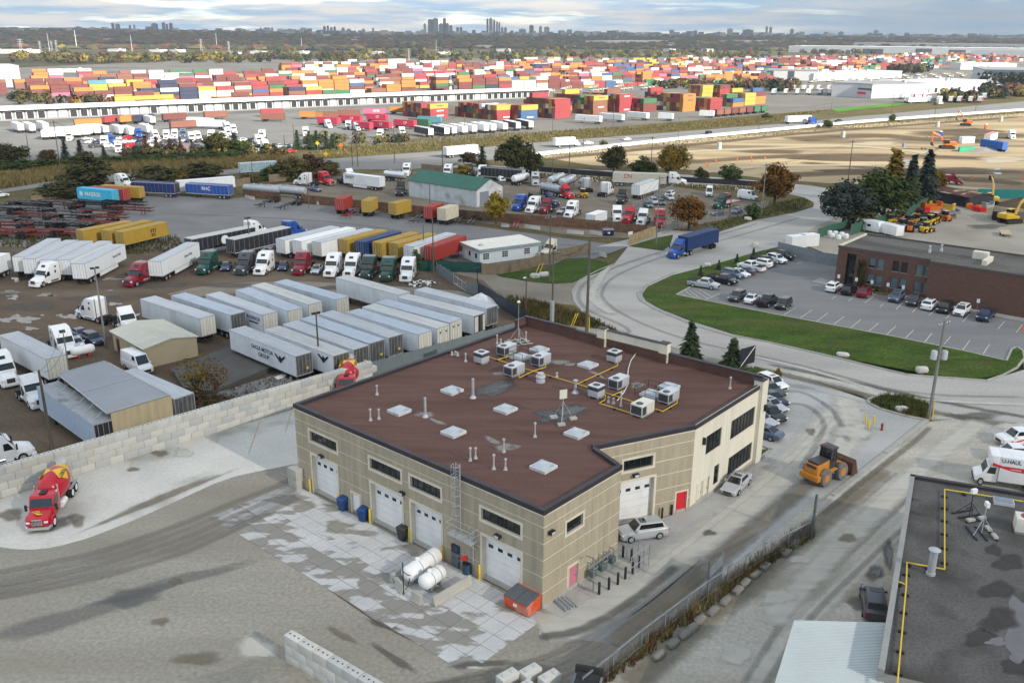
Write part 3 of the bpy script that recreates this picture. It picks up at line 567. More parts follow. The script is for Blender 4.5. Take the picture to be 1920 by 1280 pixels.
def parapet(s0,s1,ztop,m=M_roofb,thick=0.35,name='parapet',cop=True):
 a,b=bp(s0),bp(s1);coping(a,b,ZR-.1,ztop,thick,0.0,name,m)
 if cop:coping(a,b,ztop,ztop+.09,thick+.2,.1,'coping',Mcp)
sa,sb=[((g(x,y,10.4).to_2d()-Ee.to_2d()).dot(dED))for x,y in((1254,648),(1138,620))]
sm=((g(1071,619,10).to_2d()-Ee.to_2d()).dot(dED))
parapet(0.0,sa-.02,9.78);parapet(sb+.02,sm,9.75);parapet(sm+.02,LB,9.95)
parapet(sa,sb,9.75,cop=False);parapet(sa,sb,10.75,Mkw,.34,'sign_band')
for s in(sa,sb):parapet(s-.55,s+.55,10.95,Mkw,.8,'pier');coping(bp(s-.55,.5),bp(s+.55,.5),ZR-.1,9.8,.5,.0,'pier_base',M_roofb)
coping(Dd,Dd+(A-Dd).normalized()*2.2,9.05,9.85,.35,0,'parapet',M_roofb);coping(Dd,Dd+(A-Dd).normalized()*2.3,9.86,9.94,.5,.08)
qe=Hh+(Ee-Hh)*((LnE-1.1)/LnE);coping(qe,Ee,9.56,9.66,1.3,.5)
rz49=yaw(B_,Cc);rzf=yaw(A,B_)
def rp_(x,y):return g(x,y,ZR)
def sky_light(x,y,s=1.75):
 p=rp_(x,y);mb=MB();mb.box(-s/2,s/2,-s/2,s/2,0,.27)
 o=mb.bd('skylight',[mat('curb_white',(.56,.56,.55),ro=.6)],BLD,(p.x,p.y,ZR+.001),rz49)
 q=s/2-.1;dm=MB();vs_=[];n=6
 for i in range(n+1):
  for j in range(n+1):
   u,v=-1+2*i/n,-1+2*j/n;vs_.append((u*q,v*q,.271+.24*((1-u**4)*(1-v**4))**.7))
 dm.add(vs_,[(i*(n+1)+j,(i+1)*(n+1)+j,(i+1)*(n+1)+j+1,i*(n+1)+j+1)for i in range(n)for j in range(n)]);dm.bd('dome',[M_dome],o,So=60)
for q in((749,772),(847.4,734),(947.7,769),(850,812.5),(1080.7,814.5),(1018.8,877.5),(1102,686),(1011,657),(1254,727)):sky_light(*q)
for q in((977,671),(1222,741)):
 sky_light(*q,1.9);p=rp_(*q);mb=MB()
 for a in(-1.3,1.3):
  for b in(-1.3,0,1.3):mb.cyl((a,b,0),(a,b,1.05),.03,n=6)
  for z in(.55,1.05):mb.cyl((a,-1.3,z),(a,1.3,z),.028,n=6)
 for z in(.55,1.05):mb.cyl((-1.3,1.3,z),(1.3,1.3,z),.028,n=6)
 mb.bd('guard_rail',[mat('brown_rail',(0.07,0.04,0.035),ro=0.7)],BLD,(p.x,p.y,ZR+.003),rz49)
def unit(x,y,kind,Lb):
 p=rp_(x,y);t=Tg('rooftop_unit',Lb,'rooftop unit',(p.x,p.y,ZR+.002),rz49+(math.pi if kind=='x' else 0),'air conditioning units on the brown roof')
 l,wd,h=(2.1,1.25,1.15)if kind=='long' else(2.2,1.35,1.25)if kind=='cream' else(1.25,1.25,1.3)
 m=M_unitc if kind=='cream' else Mp
 MB().box(-l/2+.1,l/2-.1,-wd/2+.05,-wd/2+.2,0,.18).box(-l/2+.1,l/2-.1,wd/2-.2,wd/2-.05,0,.18).bd('base_rail',[Ms],t)
 MB().box(-l/2,l/2,-wd/2,wd/2,.18,h).bd('cabinet',[m],t,bevel=.02)
 MB().box(-l/2-.02,l/2+.02,-wd/2-.02,wd/2+.02,h+.002,h+.05).bd('lid',[mat('unit_lid',(0.56,0.57,0.59),ro=.5)if kind!='cream' else M_unitc],t)
 fx=-l/2+.55 if kind!='cube' else 0
 MB().cyl((fx,0,h+.051),(fx,0,h+.09),.36,n=18).bd('fan',[Mb],t)
 gr=MB()
 for i in range(9):gr.box(fx-.33,fx+.33,-.33+i*.08,-.315+i*.08,h+.092,h+.1)
 gr.bd('fan_guard',[Ms],t)
 if kind=='cube':MB().box(-l/2-.012,l/2+.012,-wd/2-.012,wd/2+.012,h-.42,h-.06).bd('coil_band',[mat('coil',(0.05,0.05,0.055),ro=.7)],t);MB().box(-.3,.3,wd/2,wd/2+.25,.35,.7).bd('hood',[m],t)
 else:
  MB().box(-l/2-.014,-l/2,-wd/2+.08,wd/2-.08,.3,h-.1).box(-l/2+.06,-l/2+.75,-wd/2-.014,-wd/2,.3,h-.1).bd('coil',[mat('coil',(0.05,0.05,0.055),ro=.7)],t)
  sm_=MB()
  for i in range(3):sm_.box(-l/2+.85+i*.42,-l/2+.865+i*.42,-wd/2-.008,-wd/2,.22,h-.04)
  sm_.bd('panel_seam',[Ms],t);MB().box(l/2,l/2+.22,-.35,.35,.35,.85).bd('hood',[m],t)
 return t
unit(902.9,680,'cube','small square grey unit with yellow valve, leftmost on the brown roof')
unit(949.7,664,'long','grey box unit rearmost on the roof, beside the left railed hatch')
unit(964,702,'long','grey box unit above the longer dark damp streak')
unit(1014,683,'long','grey box unit right of the left railed hatch')
unit(1151.5,678,'cube','square grey unit standing alone near the rear parapet')
unit(1159.4,726,'long','grey box unit touched by the loose white hose')
unit(1117.7,744,'cube','square grey unit beside the round dark damp patch')
unit(1253,752,'long','grey box unit right of the right railed hatch')
unit(1204,776,'cream','cream box unit with a black coil face, nearest the recessed wall')
def vent(x,y,h=.9,r=.075,cap=True,m=None,name='vent_pipe'):
 p=rp_(x,y);mb=MB();mb.La([(r*2.6,0),(r*2.2,.06),(r*1.5,.22),(r,.3),(r,h)],10)
 if cap:mb.La([(r*1.9,h-.02),(r*1.9,h+.05),(r*.6,h+.14)],10)
 mb.bd(name,[m or Mz],BLD,(p.x,p.y,ZR+.001))
Mvw=mat('vent_white',(0.4,0.38,0.37),ro=.6)
for q in((873,677.6,.9),(847.5,665,.3),(854,664.8,.35),(858,666.5,.3),(932,644,1.0),(939,643.5,.45),(986,637.8,1.0),(1044,706,.4),(1003,818.7,1.35),(1141,753.6,.5),(1150,756,.5),(1164,761,1.4),(1368.5,728,1.2),(707,739.7,.95),(694.8,787.7,1.1),(710.5,785,.95),(882,863,1.15),(891.7,859,.95),(925.8,879,1.3),(947.7,880,.95),(944.5,847,1.2),(963,706,.3)):vent(*q,m=Mvw)
vent(887,745.5,2.1,.14,False,Mz,'flue_pipe');vent(797.6,781,2.0,.13,False,Mz,'flue_pipe');vent(1078.6,736,1.35,.15,True,Mz,'flue_pipe')
p=rp_(1013.5,716);MB().La([(.5,0),(.5,.25),(.42,.3),(.42,.55),(.55,.6),(.5,.75),(.38,.8),(.36,1.05),(.1,1.1)],14).bd('exhaust_fan',[Mp],BLD,(p.x,p.y,ZR+.001),So=30)
Z5=lambda x,y:(800+x/3.84,600+y/3.84)
def gas(pts,name='gas_pipe'):
 q=[g(*Z5(*p),ZR+.2)for p in pts];o=MB().tube([tuple(v)for v in q],.045,6).bd(name,[M_yellow],BLD);k=MB()
 for a,b in zip(q,q[1:]):
  n=max(1,int((b-a).length/2.4));d=(b-a).normalized()
  for i in range(n):c=a.lerp(b,(i+.5)/n);k.Ob(c,d,.16,.3,ZR+.004,ZR+.15)
 k.bd('pipe_support',[mat('tarred_wood',(0.03,0.022,0.018),ro=.9)],o)
gas([(440,262),(712,350),(800,375),(1180,487),(1290,522),(1640,637),(1700,656),(1803,596)])
for b in([(505,285),(610,257)],[(668,414),(762,368),(857,338)],[(1085,458),(1375,326)],[(1332,543),(1420,505)],[(1285,572),(1242,597),(1465,666)]):gas(b)
rs=[(445,262),(857,338),(1375,326),(665,414),(1803,596),(1285,572)]
mb=MB()
for q in rs:c=g(*Z5(*q),ZR+.2);mb.cyl(c,(c.x,c.y,ZR+.75),.045,n=6)
mb.bd('gas_riser',[M_yellow],BLD)
hose=[g(*Z5(x,y),ZR+z)for x,y,z in((1508,238,.1),(1470,290,.1),(1452,350,.1),(1447,410,.5),(1450,460,.12),(1420,520,.1),(1372,578,.08))]
tag(MB().tube([tuple(v)for v in hose],.05,6).bd('hose',[Mw]),'loose white hose curling across the brown roof','hose')
mb=MB();p=rp_(1055,789)
t=Tg('roof_sign_mast','small cream panel on a grey tripod weighted with blocks on the roof','mast',(p.x,p.y,ZR+.03),R(20))
for a in(0,2.1,4.2):mb.cyl((1.1*math.cos(a),1.1*math.sin(a),.1),(0,0,2.0),.028,n=6)
mb.cyl((0,0,0),(0,0,3.2),.03,n=6);mb.bd('tripod',[Mz],t);MB().box(-.38,.38,-.04,.04,2.3,3.2).bd('panel',[M_unitc],t)
for a in(0,2.1,4.2):MB().box(1.1*math.cos(a)-.35,1.1*math.cos(a)+.35,1.1*math.sin(a)-.22,1.1*math.sin(a)+.22,0,.22).bd('ballast_block',[Mc],t)
p=rp_(972,643);t=Tg('antenna_mast','thin white antenna mast on a ballast frame near the rear corner of the roof','mast',(p.x,p.y,ZR+.03),.4)
mb=MB();mb.cyl((0,0,0),(0,0,5.2),.025,n=6)
for a in(.4,2.5,4.6):mb.cyl((1.2*math.cos(a),1.2*math.sin(a),.1),(0,0,2.0),.025,n=5)
mb.bd('pole',[Mp],t);MB().La([(.1,5.0),(.24,5.1),(.08,5.3)],10).bd('dish',[Mw],t)
mb=MB()
for a in(-.9,0,.9):mb.box(-1.5,1.5,a-.06,a+.06,0,.12);mb.box(a-.06,a+.06,-1.2,1.2,.12,.22)
mb.bd('ballast_frame',[Mc],t)
S_rdark=soft('roof_damp',(0.055,0.05,0.05),0.9,1.2,ro=0.45);S_rgrey=soft('roof_dry_silt',(0.16,0.158,0.155),0.8,1.0);S_rwhite=soft('roof_salt',(0.36,0.34,0.31),0.6,1.6)
Bb(927,728,55,15,S_rdark,z=.006,rot=-.25,zz=ZR);Bb(930,728,34,8,S_rgrey,z=.012,rot=-.25,zz=ZR)
Bb(1052,777,54,16,S_rdark,z=.006,rot=-.22,zz=ZR);Bb(1072,770,32,9,S_rgrey,z=.012,rot=-.3,zz=ZR);Bb(1040,782,20,7,S_rgrey,z=.012,zz=ZR);Bb(1025,775,26,9,S_rdark,z=.009,zz=ZR)
for q in((1050,679,24,5),(1068,683,14,4),(1195,722,17,7),(950,838,28,9),(925,826,24,5,.4),(797,777,20,7),(820,790,22,4,.4),(1120,702,20,4,.45),(935,700,14,4)):Bb(*q[:4],S_rwhite,z=.007,rot=q[4]if len(q)>4 else 0,zz=ZR)
Bb(1196,722,9,3.5,S_rgrey,z=.011,zz=ZR);Bb(960,838,10,4,S_rgrey,z=.011,zz=ZR)
s0,zz=Wp(864,950,A,B_);t=Tg('roof_ladder','galvanised caged roof ladder with a railed landing on the front wall','ladder',FL[0],FL[1])
def ladder(s,za,zb,y,parent,cage=True):
 mb=MB()
 for a in(-.23,.23):mb.box(s+a-.03,s+a+.03,y-.03,y+.03,za,zb)
 k=za+.15
 while k<zb:mb.cyl((s-.23,y,k),(s+.23,y,k),.018,n=5);k+=.3
 mb.bd('ladder',[Mz],parent)
 if cage:
  cg=MB();k=za+2.0;ks=[]
  while k<zb:ks.append(k);k+=.9
  pt=[(s+.38*math.cos(a),y-.1-.6*math.sin(a))for a in[i*math.pi/6 for i in range(7)]]
  for k in ks:
   for a,b in zip(pt,pt[1:]):cg.cyl((a[0],a[1],k),(b[0],b[1],k),.022,n=5)
  for a in pt[::2]:cg.cyl((a[0],a[1],ks[0]),(a[0],a[1],ks[-1]),.018,n=5)
  cg.bd('cage',[Mz],parent)
sl_,zl=Wp(866,990,A,B_);zl=3.6
ladder(s0+.0,zl,10.2,-.3,t);ladder(s0+1.5,1.3,zl+1.1,-.35,t,False)
MB().box(s0-.8,s0+2.1,-1.05,-.02,zl-.08,zl).bd('landing',[Mz],t)
mb=MB()
for a in(s0-.8,s0+.3,s0+1.15,s0+2.1):mb.cyl((a,-1.02,zl),(a,-1.02,zl+1.1),.025,n=6)
for z in(.55,1.1):mb.cyl((s0-.8,-1.02,zl+z),(s0+2.1,-1.02,zl+z),.025,n=6);mb.cyl((s0+2.1,-1.02,zl+z),(s0+2.1,-.05,zl+z),.025,n=6);mb.cyl((s0-.8,-1.02,zl+z),(s0-.8,-.05,zl+z),.025,n=6)
mb.bd('guard_rail',[Mz],t)
mb=MB()
for a in(s0-.5,s0+1.8):mb.cyl((a,-.02,zl-1.0),(a,-1.0,zl-.08),.04,n=6)
mb.bd('brace',[Mz],t)
rzS=R(49)
M_slab=mat('apron_slab',(0.5,0.495,0.49),var=0.08,scale=0.35,ro=0.9,Fi=0.06,Di=((0.24,0.225,0.195),0.9),ds=0.4,dthr=(0.53,0.58),Sr=(rzS,.6,1.4),world=True)
M_slabd=mat('apron_slab_dusty',(0.48,0.475,0.47),var=0.08,scale=0.35,ro=0.9,Fi=0.06,Di=((0.25,0.235,0.21),0.97),ds=0.4,dthr=(0.46,0.5),Sr=(rzS,.6,1.4),world=True)
ap=tag(MB().Pz([tuple((A.to_2d()+(B_-A).to_2d().normalized()*s+Vector((math.sin(rzf),-math.cos(rzf)))*d))for s,d in((-1.2,.0),(33.5,.0),(33.5,12.5),(-1.2,12.5))],0.008,0.012).bd('apron',[M_yard]),kind='structure')
dF=(B_-A).to_2d().normalized();nF=Vector((dF.y,-dF.x));sx=1.62;sy=1.56;sm_={}
for i in range(21):
 for j in range(6):
  c=A.to_2d()+dF*(-1.0+sx*(i+.5))+nF*(.35+sy*(j+.5));key=j>3 or(j>2 and i%7==3)
  if key not in sm_:sm_[key]=MB().box(-sx/2+.025,sx/2-.025,-sy/2+.025,sy/2-.025,0,.03).mesh('slab',[M_slabd if key else M_slab])
  o=obj('slab',sm_[key],ap,(c.x,c.y,0.0125+rnd.uniform(0,.012)));o.rotation_euler=(rnd.uniform(-.002,.002),rnd.uniform(-.002,.002),rzf)
def wpos(P,Q,s,d):
 dd=(Q-P).to_2d().normalized();n=Vector((dd.y,-dd.x));return P.to_2d()+dd*s+n*d
pad=Su('concrete_pad',MB().Pz([tuple(wpos(B_,Cc,s,d))for s,d in((.1,.02),(3.9,.02),(3.9,2.1),(.1,2.1))],0.0,.09),[Mc])
Su('concrete_pad',MB().Pz([tuple(wpos(B_,Cc,s,d))for s,d in((4.6,.02),(10.4,.02),(10.4,2.2),(4.6,2.2))],0.0,.1),[Mc])
t=Tg('steel_channel_stack','small stack of grey steel channels lying on the pad by the pink door','steel stack',(*wpos(B_,Cc,1.7,1.1),.091),rz49+1.25)
for i in range(7):MB().box(-.8+.12*(i%3),.9+.1*(i%2),-.6+.18*i,-.48+.18*i,0.0,.14).bd('channel',[Mz if i%2 else Ms],t)
t=Tg('gas_meter_set','dark gas meters and pipework against the side wall behind black posts','gas meter',(*wpos(B_,Cc,0,0),0),rz49)
mb=MB()
for s in(6.0,6.7,7.6,8.3,9.2):mb.cyl((s,-.5,.1),(s,-.5,1.6),.06,n=8);mb.cyl((s,-.5,1.6),(s,-.03,1.6),.05,n=8)
mb.cyl((5.8,-.5,.9),(9.4,-.5,.9),.07,n=8);mb.cyl((5.8,-.5,1.35),(9.4,-.5,1.35),.05,n=8);mb.bd('pipework',[Ms],t)
for s in(5.9,7.2,8.7):MB().box(s-.3,s+.3,-.95,-.4,.55,1.15).bd('meter',[mat('meter_grey',(0.10,0.13,0.13),ro=.5)],t,bevel=.06)
mb=MB();mb.cyl((4.75,-1.6,.1),(4.75,-1.6,3.2),.05,n=6);mb.cyl((4.75,-1.6,3.2),(5.4,-.3,2.6),.04,n=6);mb.bd('lamp_post',[Ms],t)
def post(p,h,r,m,Lb,name='bollard',grp=None,cap=True):
 t=Tg(name,Lb,'bollard',(p[0],p[1],.0),0,grp);MB().La([(r,0),(r,h-r*.5),(r*.7,h-r*.1),(r*.2,h)],12).bd('post',[m],t,So=40)
 MB().La([(r*1.6,0.0),(r*1.5,.06),(r,.08)],12).bd('footing',[Mc],t)
for(s,d),w_ in zip(((4.7,2.25),(5.8,2.45),(6.9,2.6),(8.0,2.6),(9.1,2.6),(10.3,2.5),(10.7,1.4),(10.7,.5)),('nearest the pink door','second from the pink door','third from the pink door','fourth from the pink door','fifth from the pink door','at the outer corner','at the far end, outer one','at the far end, against the wall')):post(wpos(B_,Cc,s,d),1.25,.11,Mb,'black guard post round the gas meters, '+w_,grp='black posts round the gas meters')
mb=MB();L3=[Vector((*wpos(B_,Cc,s,d),0))for s,d in((8.2,3.0),(11.0,3.0),(11.0,.7))]
for a,b in zip(L3,L3[1:]):
 for k in range(5):c=a.lerp(b,k/4);mb.cyl(c,c+Vector((0,0,2.3)),.03,n=5)
 for z in(.2,1.2,2.25):mb.cyl(a+Vector((0,0,z)),b+Vector((0,0,z)),.025,n=5)
tag(mb.bd('mesh_gate',[Mz]),'open galvanised gate frame round the gas meters by the silver suv','gate')
for x in(1241,1259):post(g(x,972 if x<1250 else 966).to_2d(),1.2,.1,Mb,'black post left of the red door' if x<1250 else 'black post close beside the red door')
YB='yellow posts guarding the garage doors'
for x,y,lb in((582,922,'faded yellow post left of the first garage door, by the grey blocks'),(635,951,'yellow post between the first garage door and the blue bin'),(694,980,'yellow post left of the second garage door'),(754,998,'yellow post right of the second garage door behind the dark bin'),(768,1016,'yellow post left of the third garage door'),(829,1050,'yellow post right of the third garage door by the long white tank'),(899,1086,'yellow post left of the fourth garage door'),(975,1112,'yellow post behind the orange skip')):post(g(x,y).to_2d(),1.5,.1,M_yellow,lb,grp=YB)
for x,y,lb in((1628,806,'yellow post on the drive, nearest the camera of the trio by the red hydrant'),(1637,797,'yellow post on the drive, rearmost of the trio by the red hydrant'),(1622,795,'yellow post on the drive, leftmost of the trio by the hydrant')):post(g(x,y).to_2d(),1.3,.1,M_yellow,lb)
p=g(1653,806);t=Tg('fire_hydrant','dull red fire hydrant standing on the dusty drive','hydrant',p)
MB().La([(.2,0),(.2,.06),(.13,.1),(.13,.6),(.18,.62),(.18,.68),(.14,.8),(.05,.88),(.05,.95)],12).bd('barrel',[mat('hydrant_red',(0.22,0.05,0.04),ro=.6)],t,So=40)
for a in(-1,1):MB().cyl((0,a*.12,.48),(0,a*.25,.48),.07,n=8).bd('outlet',[M_red],t)
def wheelie(x,y,Lb,m,rz=0.0,s=1.0):
 p=g(x,y);t=Tg('wheeled_bin',Lb,'bin',(p.x,p.y,.046),rzf+rz)
 MB().Hx([(-.27*s,-.3*s,.08),(.27*s,-.3*s,.08),(.27*s,.3*s,.08),(-.27*s,.3*s,.08),(-.36*s,-.42*s,1.05*s),(.36*s,-.42*s,1.05*s),(.36*s,.42*s,1.05*s),(-.36*s,.42*s,1.05*s)]).bd('tub',[m],t,bevel=.03)
 MB().Hx([(-.39*s,-.46*s,1.055*s),(.39*s,-.46*s,1.055*s),(.39*s,.46*s,1.055*s),(-.39*s,.46*s,1.055*s),(-.3*s,-.3*s,1.17*s),(.3*s,-.3*s,1.17*s),(.3*s,.36*s,1.2*s),(-.3*s,.36*s,1.2*s)]).bd('lid',[m],t,bevel=.02)
 for a in(-1,1):MB().cyl((a*.3,.3,.1),(a*.36,.3,.1),.1,n=10).bd('wheel',[Mr],t)
wheelie(644,956,'blue wheeled bin right of the first garage door',M_bin,s=1.2)
wheelie(682,976,'blue wheeled bin by the white side door',M_bin,.3,s=1.2)
wheelie(757,1012,'charcoal wheeled bin between the second and third garage doors',mat('bin_black',(0.03,0.033,0.035),ro=.5),s=1.25)
p=g(857,1060);t=Tg('fuel_pump','blue and grey fuel dispenser against the front wall below the ladder','fuel pump',(p.x,p.y,.046),rzf)
MB().box(-.42,.42,-.3,.3,0,1.35).bd('cabinet',[mat('pump_grey',(0.12,0.14,0.17),ro=.4)],t,bevel=.03);MB().box(-.42,.42,-.3,.3,1.352,2.1).bd('head',[mat('pump_blue',(0.02,0.03,0.08),ro=.4)],t,bevel=.03);MB().box(-.3,.3,-.312,-.3,1.55,1.9).bd('display',[Mg],t)
p=g(876,1074);t=Tg('steel_drum','dark blue open drum by the wall below the ladder','drum',(p.x,p.y,.046),0);MB().La([(.42,0),(.44,.3),(.42,.32),(.44,.62),(.42,.64),(.44,.95)],16).bd('shell',[mat('drum_blue',(0.03,0.07,0.12),ro=.5)],t);MB().La([(.4,.951),(.1,.953)],16).bd('opening',[Mb],t)
s,z=Wp(875,1043,A,B_);t=Tg('fire_department_inlet','red fire hose inlet on the front wall under the ladder landing','fire inlet',FL[0],FL[1]);MB().cyl((s,0,z),(s,-.35,z),.14,n=10).bd('pipe',[M_red],t);MB().cyl((s-.3,-.45,z),(s+.3,-.45,z),.12,n=10).cyl((s,-.3,z),(s,-.5,z),.16,n=10).bd('inlet',[M_red],t)
p=g(980,1140);t=Tg('waste_skip','orange metal waste skip with grey lid at the building corner','skip',(p.x,p.y,.046),rzf)
M_or=mat('orange_red_paint',(0.62,0.09,0.03),ro=.55,var=.1,scale=1.2,Di=((0.5,0.36,0.3),.6),ds=.7)
MB().Hx([(-1.25,-.8,.12),(1.25,-.8,.12),(1.25,.75,.12),(-1.25,.75,.12),(-1.25,-.95,1.15),(1.25,-.95,1.15),(1.25,.85,1.45),(-1.25,.85,1.45)]).bd('body',[M_or],t,bevel=.02)
for a in(-.62,.62):MB().Hx([(a-.6,-.98,1.16),(a+.6,-.98,1.16),(a+.6,.7,1.43),(a-.6,.7,1.43),(a-.6,-.98,1.22),(a+.6,-.98,1.22),(a+.6,.7,1.49),(a-.6,.7,1.49)]).bd('lid',[mat('lid_grey',(0.09,0.1,0.11),ro=.6)],t)
for a in(-1,1):MB().box(a*1.26-.08,a*1.26+.08,-.35,.35,.6,.8).bd('fork_pocket',[M_or],t)
MB().box(-1.2,1.2,-.6,-.5,0,.12).box(-1.2,1.2,.5,.6,0,.12).bd('skid',[Mb],t)
MB().box(-.25,.15,-.905,-.895,.55,.9).bd('notice',[Mw],t)
def tank(xf,xr,ln,r,Lb):
 a,b=g(*xf),g(*xr);c=(a+b)/2;t=Tg('storage_tank',Lb,'tank',(c.x,c.y,.046),yaw(a,b));z=r+.35;h=ln/2
 MB().La([(.02,-h-r*.55),(r*.55,-h-r*.45),(r*.88,-h-r*.2),(r,-h),(r,h),(r*.88,h+r*.2),(r*.55,h+r*.45),(.02,h+r*.55)],20,axis='x',o=(0,0,z)).bd('vessel',[Mw],t,So=40)
 for k in(-.62,.62):MB().box(k*h-.1,k*h+.1,-r*.7,r*.7,0,z-r*.7).bd('saddle',[Ms],t)
 MB().La([(.22,z+r-.05),(.22,z+r+.2),(.1,z+r+.26)],10,o=(-h*.3,0,0)).bd('valve_cover',[Mw],t)
 bd=MB()
 for k in(-.35,.5):
  bd.La([(r+.015,k*h-.03),(r+.015,k*h+.03)],20,axis='x',o=(0,0,z))
 bd.bd('strap',[Ms],t)
 return t
tank((768,1096),(815,1062),3.6,.72,'longer white cylindrical tank, rear of the pair before the third garage door')
tank((796,1112),(826,1091),2.0,.66,'shorter white cylindrical tank, front of the pair')
def brr(a,b,Lb,h=.85,w_=.6,name='concrete_barrier',grp=None,z=.046,m=None):
 p,q=g(*a),g(*b);c=(p+q)/2;l=(q-p).length
 mb=MB();prof=[(-w_/2,0),(w_/2,0),(w_/2,.12),(w_/4,.38),(w_/6,h),(-w_/6,h),(-w_/4,.38),(-w_/2,.12)];n=8
 v=[(-l/2,y,zz)for y,zz in prof]+[(l/2,y,zz)for y,zz in prof]
 mb.add(v,[tuple(range(n-1,-1,-1)),tuple(range(n,2*n))]+[(i,(i+1)%n,(i+1)%n+n,i+n)for i in range(n)])
 return tag(mb.bd(name,[m or Mc],None,(c.x,c.y,z),yaw(p,q),bevel=.02),Lb,'barrier',grp)
brr((812,1137),(882,1094),'long concrete barrier in front of the short white tank')
brr((773,1124),(791,1134),'short concrete barrier at the near end of the short white tank')
brr((744,1098),(757,1114),'short concrete barrier at the near end of the long white tank')
brr((734,1094),(802,1050),'long concrete barrier behind the long white tank')
p=g(757,1114);t=Tg('filler_post','thin dark hose post at the end of the long white tank','post',(p.x,p.y,.046));MB().cyl((0,0,0),(0,0,3.0),.05,n=6).bd('pole',[Mb],t);MB().tube([(0,0,2.2),(.3,.4,1.6),(.5,.9,1.2),(.3,.6,.4),(0,.2,.1)],.04,5).bd('hose',[Mb],t)
p=g(558,912)
for i in range(2):tag(MB().box(-.72,.72,-.6,.6,0,1.08).bd('concrete_block',[Mc],None,(p.x,p.y,.02+i*1.085),rzf,bevel=.03),'square pale concrete block at the left corner of the workshop, '+('lower' if i==0 else 'upper')+' of its stack','concrete block')
# ================================================================ kinds of vehicle
def Pt(name,rgb,ro=0.3,coat=0.4,var=0.04,**k):return mat('paint_'+name,rgb,ro=ro,coat=coat,var=var,**k)
PW=Pt('white',(0.76,0.76,0.76));PB=Pt('black',(0.012,0.012,0.014));PS=Pt('silver',(0.47,0.48,0.5),metal=.25);PG=Pt('graphite',(0.06,0.065,0.075),metal=.3)
PN=Pt('navy',(0.012,0.022,0.075));PBL=Pt('blue',(0.012,0.07,0.33));PR=Pt('red',(0.5,0.012,0.02));PM=Pt('maroon',(0.2,0.008,0.02));PGR=Pt('green',(0.008,0.06,0.045));PSB=Pt('slate_blue',(0.09,0.12,0.18));PDG=Pt('dark_green',(0.012,0.035,0.032));PYE=Pt('amber',(0.55,0.3,0.02));POR=Pt('orange',(0.6,0.14,0.015));PCR=Pt('cream',(0.66,0.6,0.44))
Mch=mat('chrome',(0.6,0.6,0.6),ro=.2,metal=.85,var=.05);M_lamp=mat('headlamp',(0.7,0.7,0.7),ro=.1,var=.05);M_tail=mat('tail_lamp',(0.35,0.01,0.01),ro=.3,var=.05);Mi=mat('wheel_rim',(0.4,0.4,0.41),ro=.4,metal=.4);Mf=mat('chassis_black',(0.025,0.024,0.024),ro=.8,var=.3);Mdk=mat('dark_trim',(0.02,0.02,0.022),ro=.6)
Va=mat('trailer_roof',(0.45,0.47,0.5),ro=.5,metal=.1,var=.08,scale=.6,Di=((0.33,0.33,0.34),.6),ds=.35,Sr=(0,.4,3));Vd=mat('trailer_door_cream',(0.66,0.63,0.54),ro=.5,var=.05);Vx=mat('stainless_door',(0.16,0.16,0.155),ro=.4,metal=.5,var=.35,scale=.8)
Vv=mat('trailer_side_grey',(0.68,0.71,0.74),ro=.45,var=.05,Di=((0.45,0.46,0.47),.4),ds=.3);Vw=mat('trailer_side_white',(0.76,0.77,0.77),ro=.4,var=.03,Di=((0.6,0.59,0.56),.35),ds=.3)
VANS=[Vv,mat('trailer_side_dull',(0.58,0.61,0.63),ro=.5,var=.07,Di=((0.4,0.4,0.39),.5),ds=.4,Sr=(0,.6,.6,.25)),mat('trailer_side_bright',(0.74,0.76,0.77),ro=.4,var=.04,Di=((0.5,0.49,0.46),.4),ds=.5,Sr=(0,.6,.6,.25))];ALUS=[Va,mat('trailer_roof_dusty',(0.5,0.5,0.49),ro=.7,var=.1,Di=((0.3,0.29,0.27),.6),ds=.25,Sr=(0,.3,2)),mat('trailer_roof_blue',(0.38,0.43,0.5),ro=.5,var=.08,Di=((0.28,0.3,0.33),.6),ds=.3)]
def wh(r,w_,rim=.62):
 mb=MB();mb.La([(r*.55,-w_/2),(r*.93,-w_/2),(r,-w_*.35),(r,w_*.35),(r*.93,w_/2),(r*.55,w_/2)],16,0,axis='y')
 for s in(-1,1):mb.La([(r*rim,s*(w_/2+.004)),(r*rim*.85,s*(w_/2-.03)),(r*.2,s*(w_/2-.01)),(r*.12,s*(w_/2+.02))],14,1,axis='y')
 return mb
def Aw(k,xs,ys,r,w_,mats=None):
 mb=wh(r,w_)
 for x in xs:
  for y in ys:k.Pa('wheel',mb,mats or[Mr,Mi],(x,y,r),So=40)
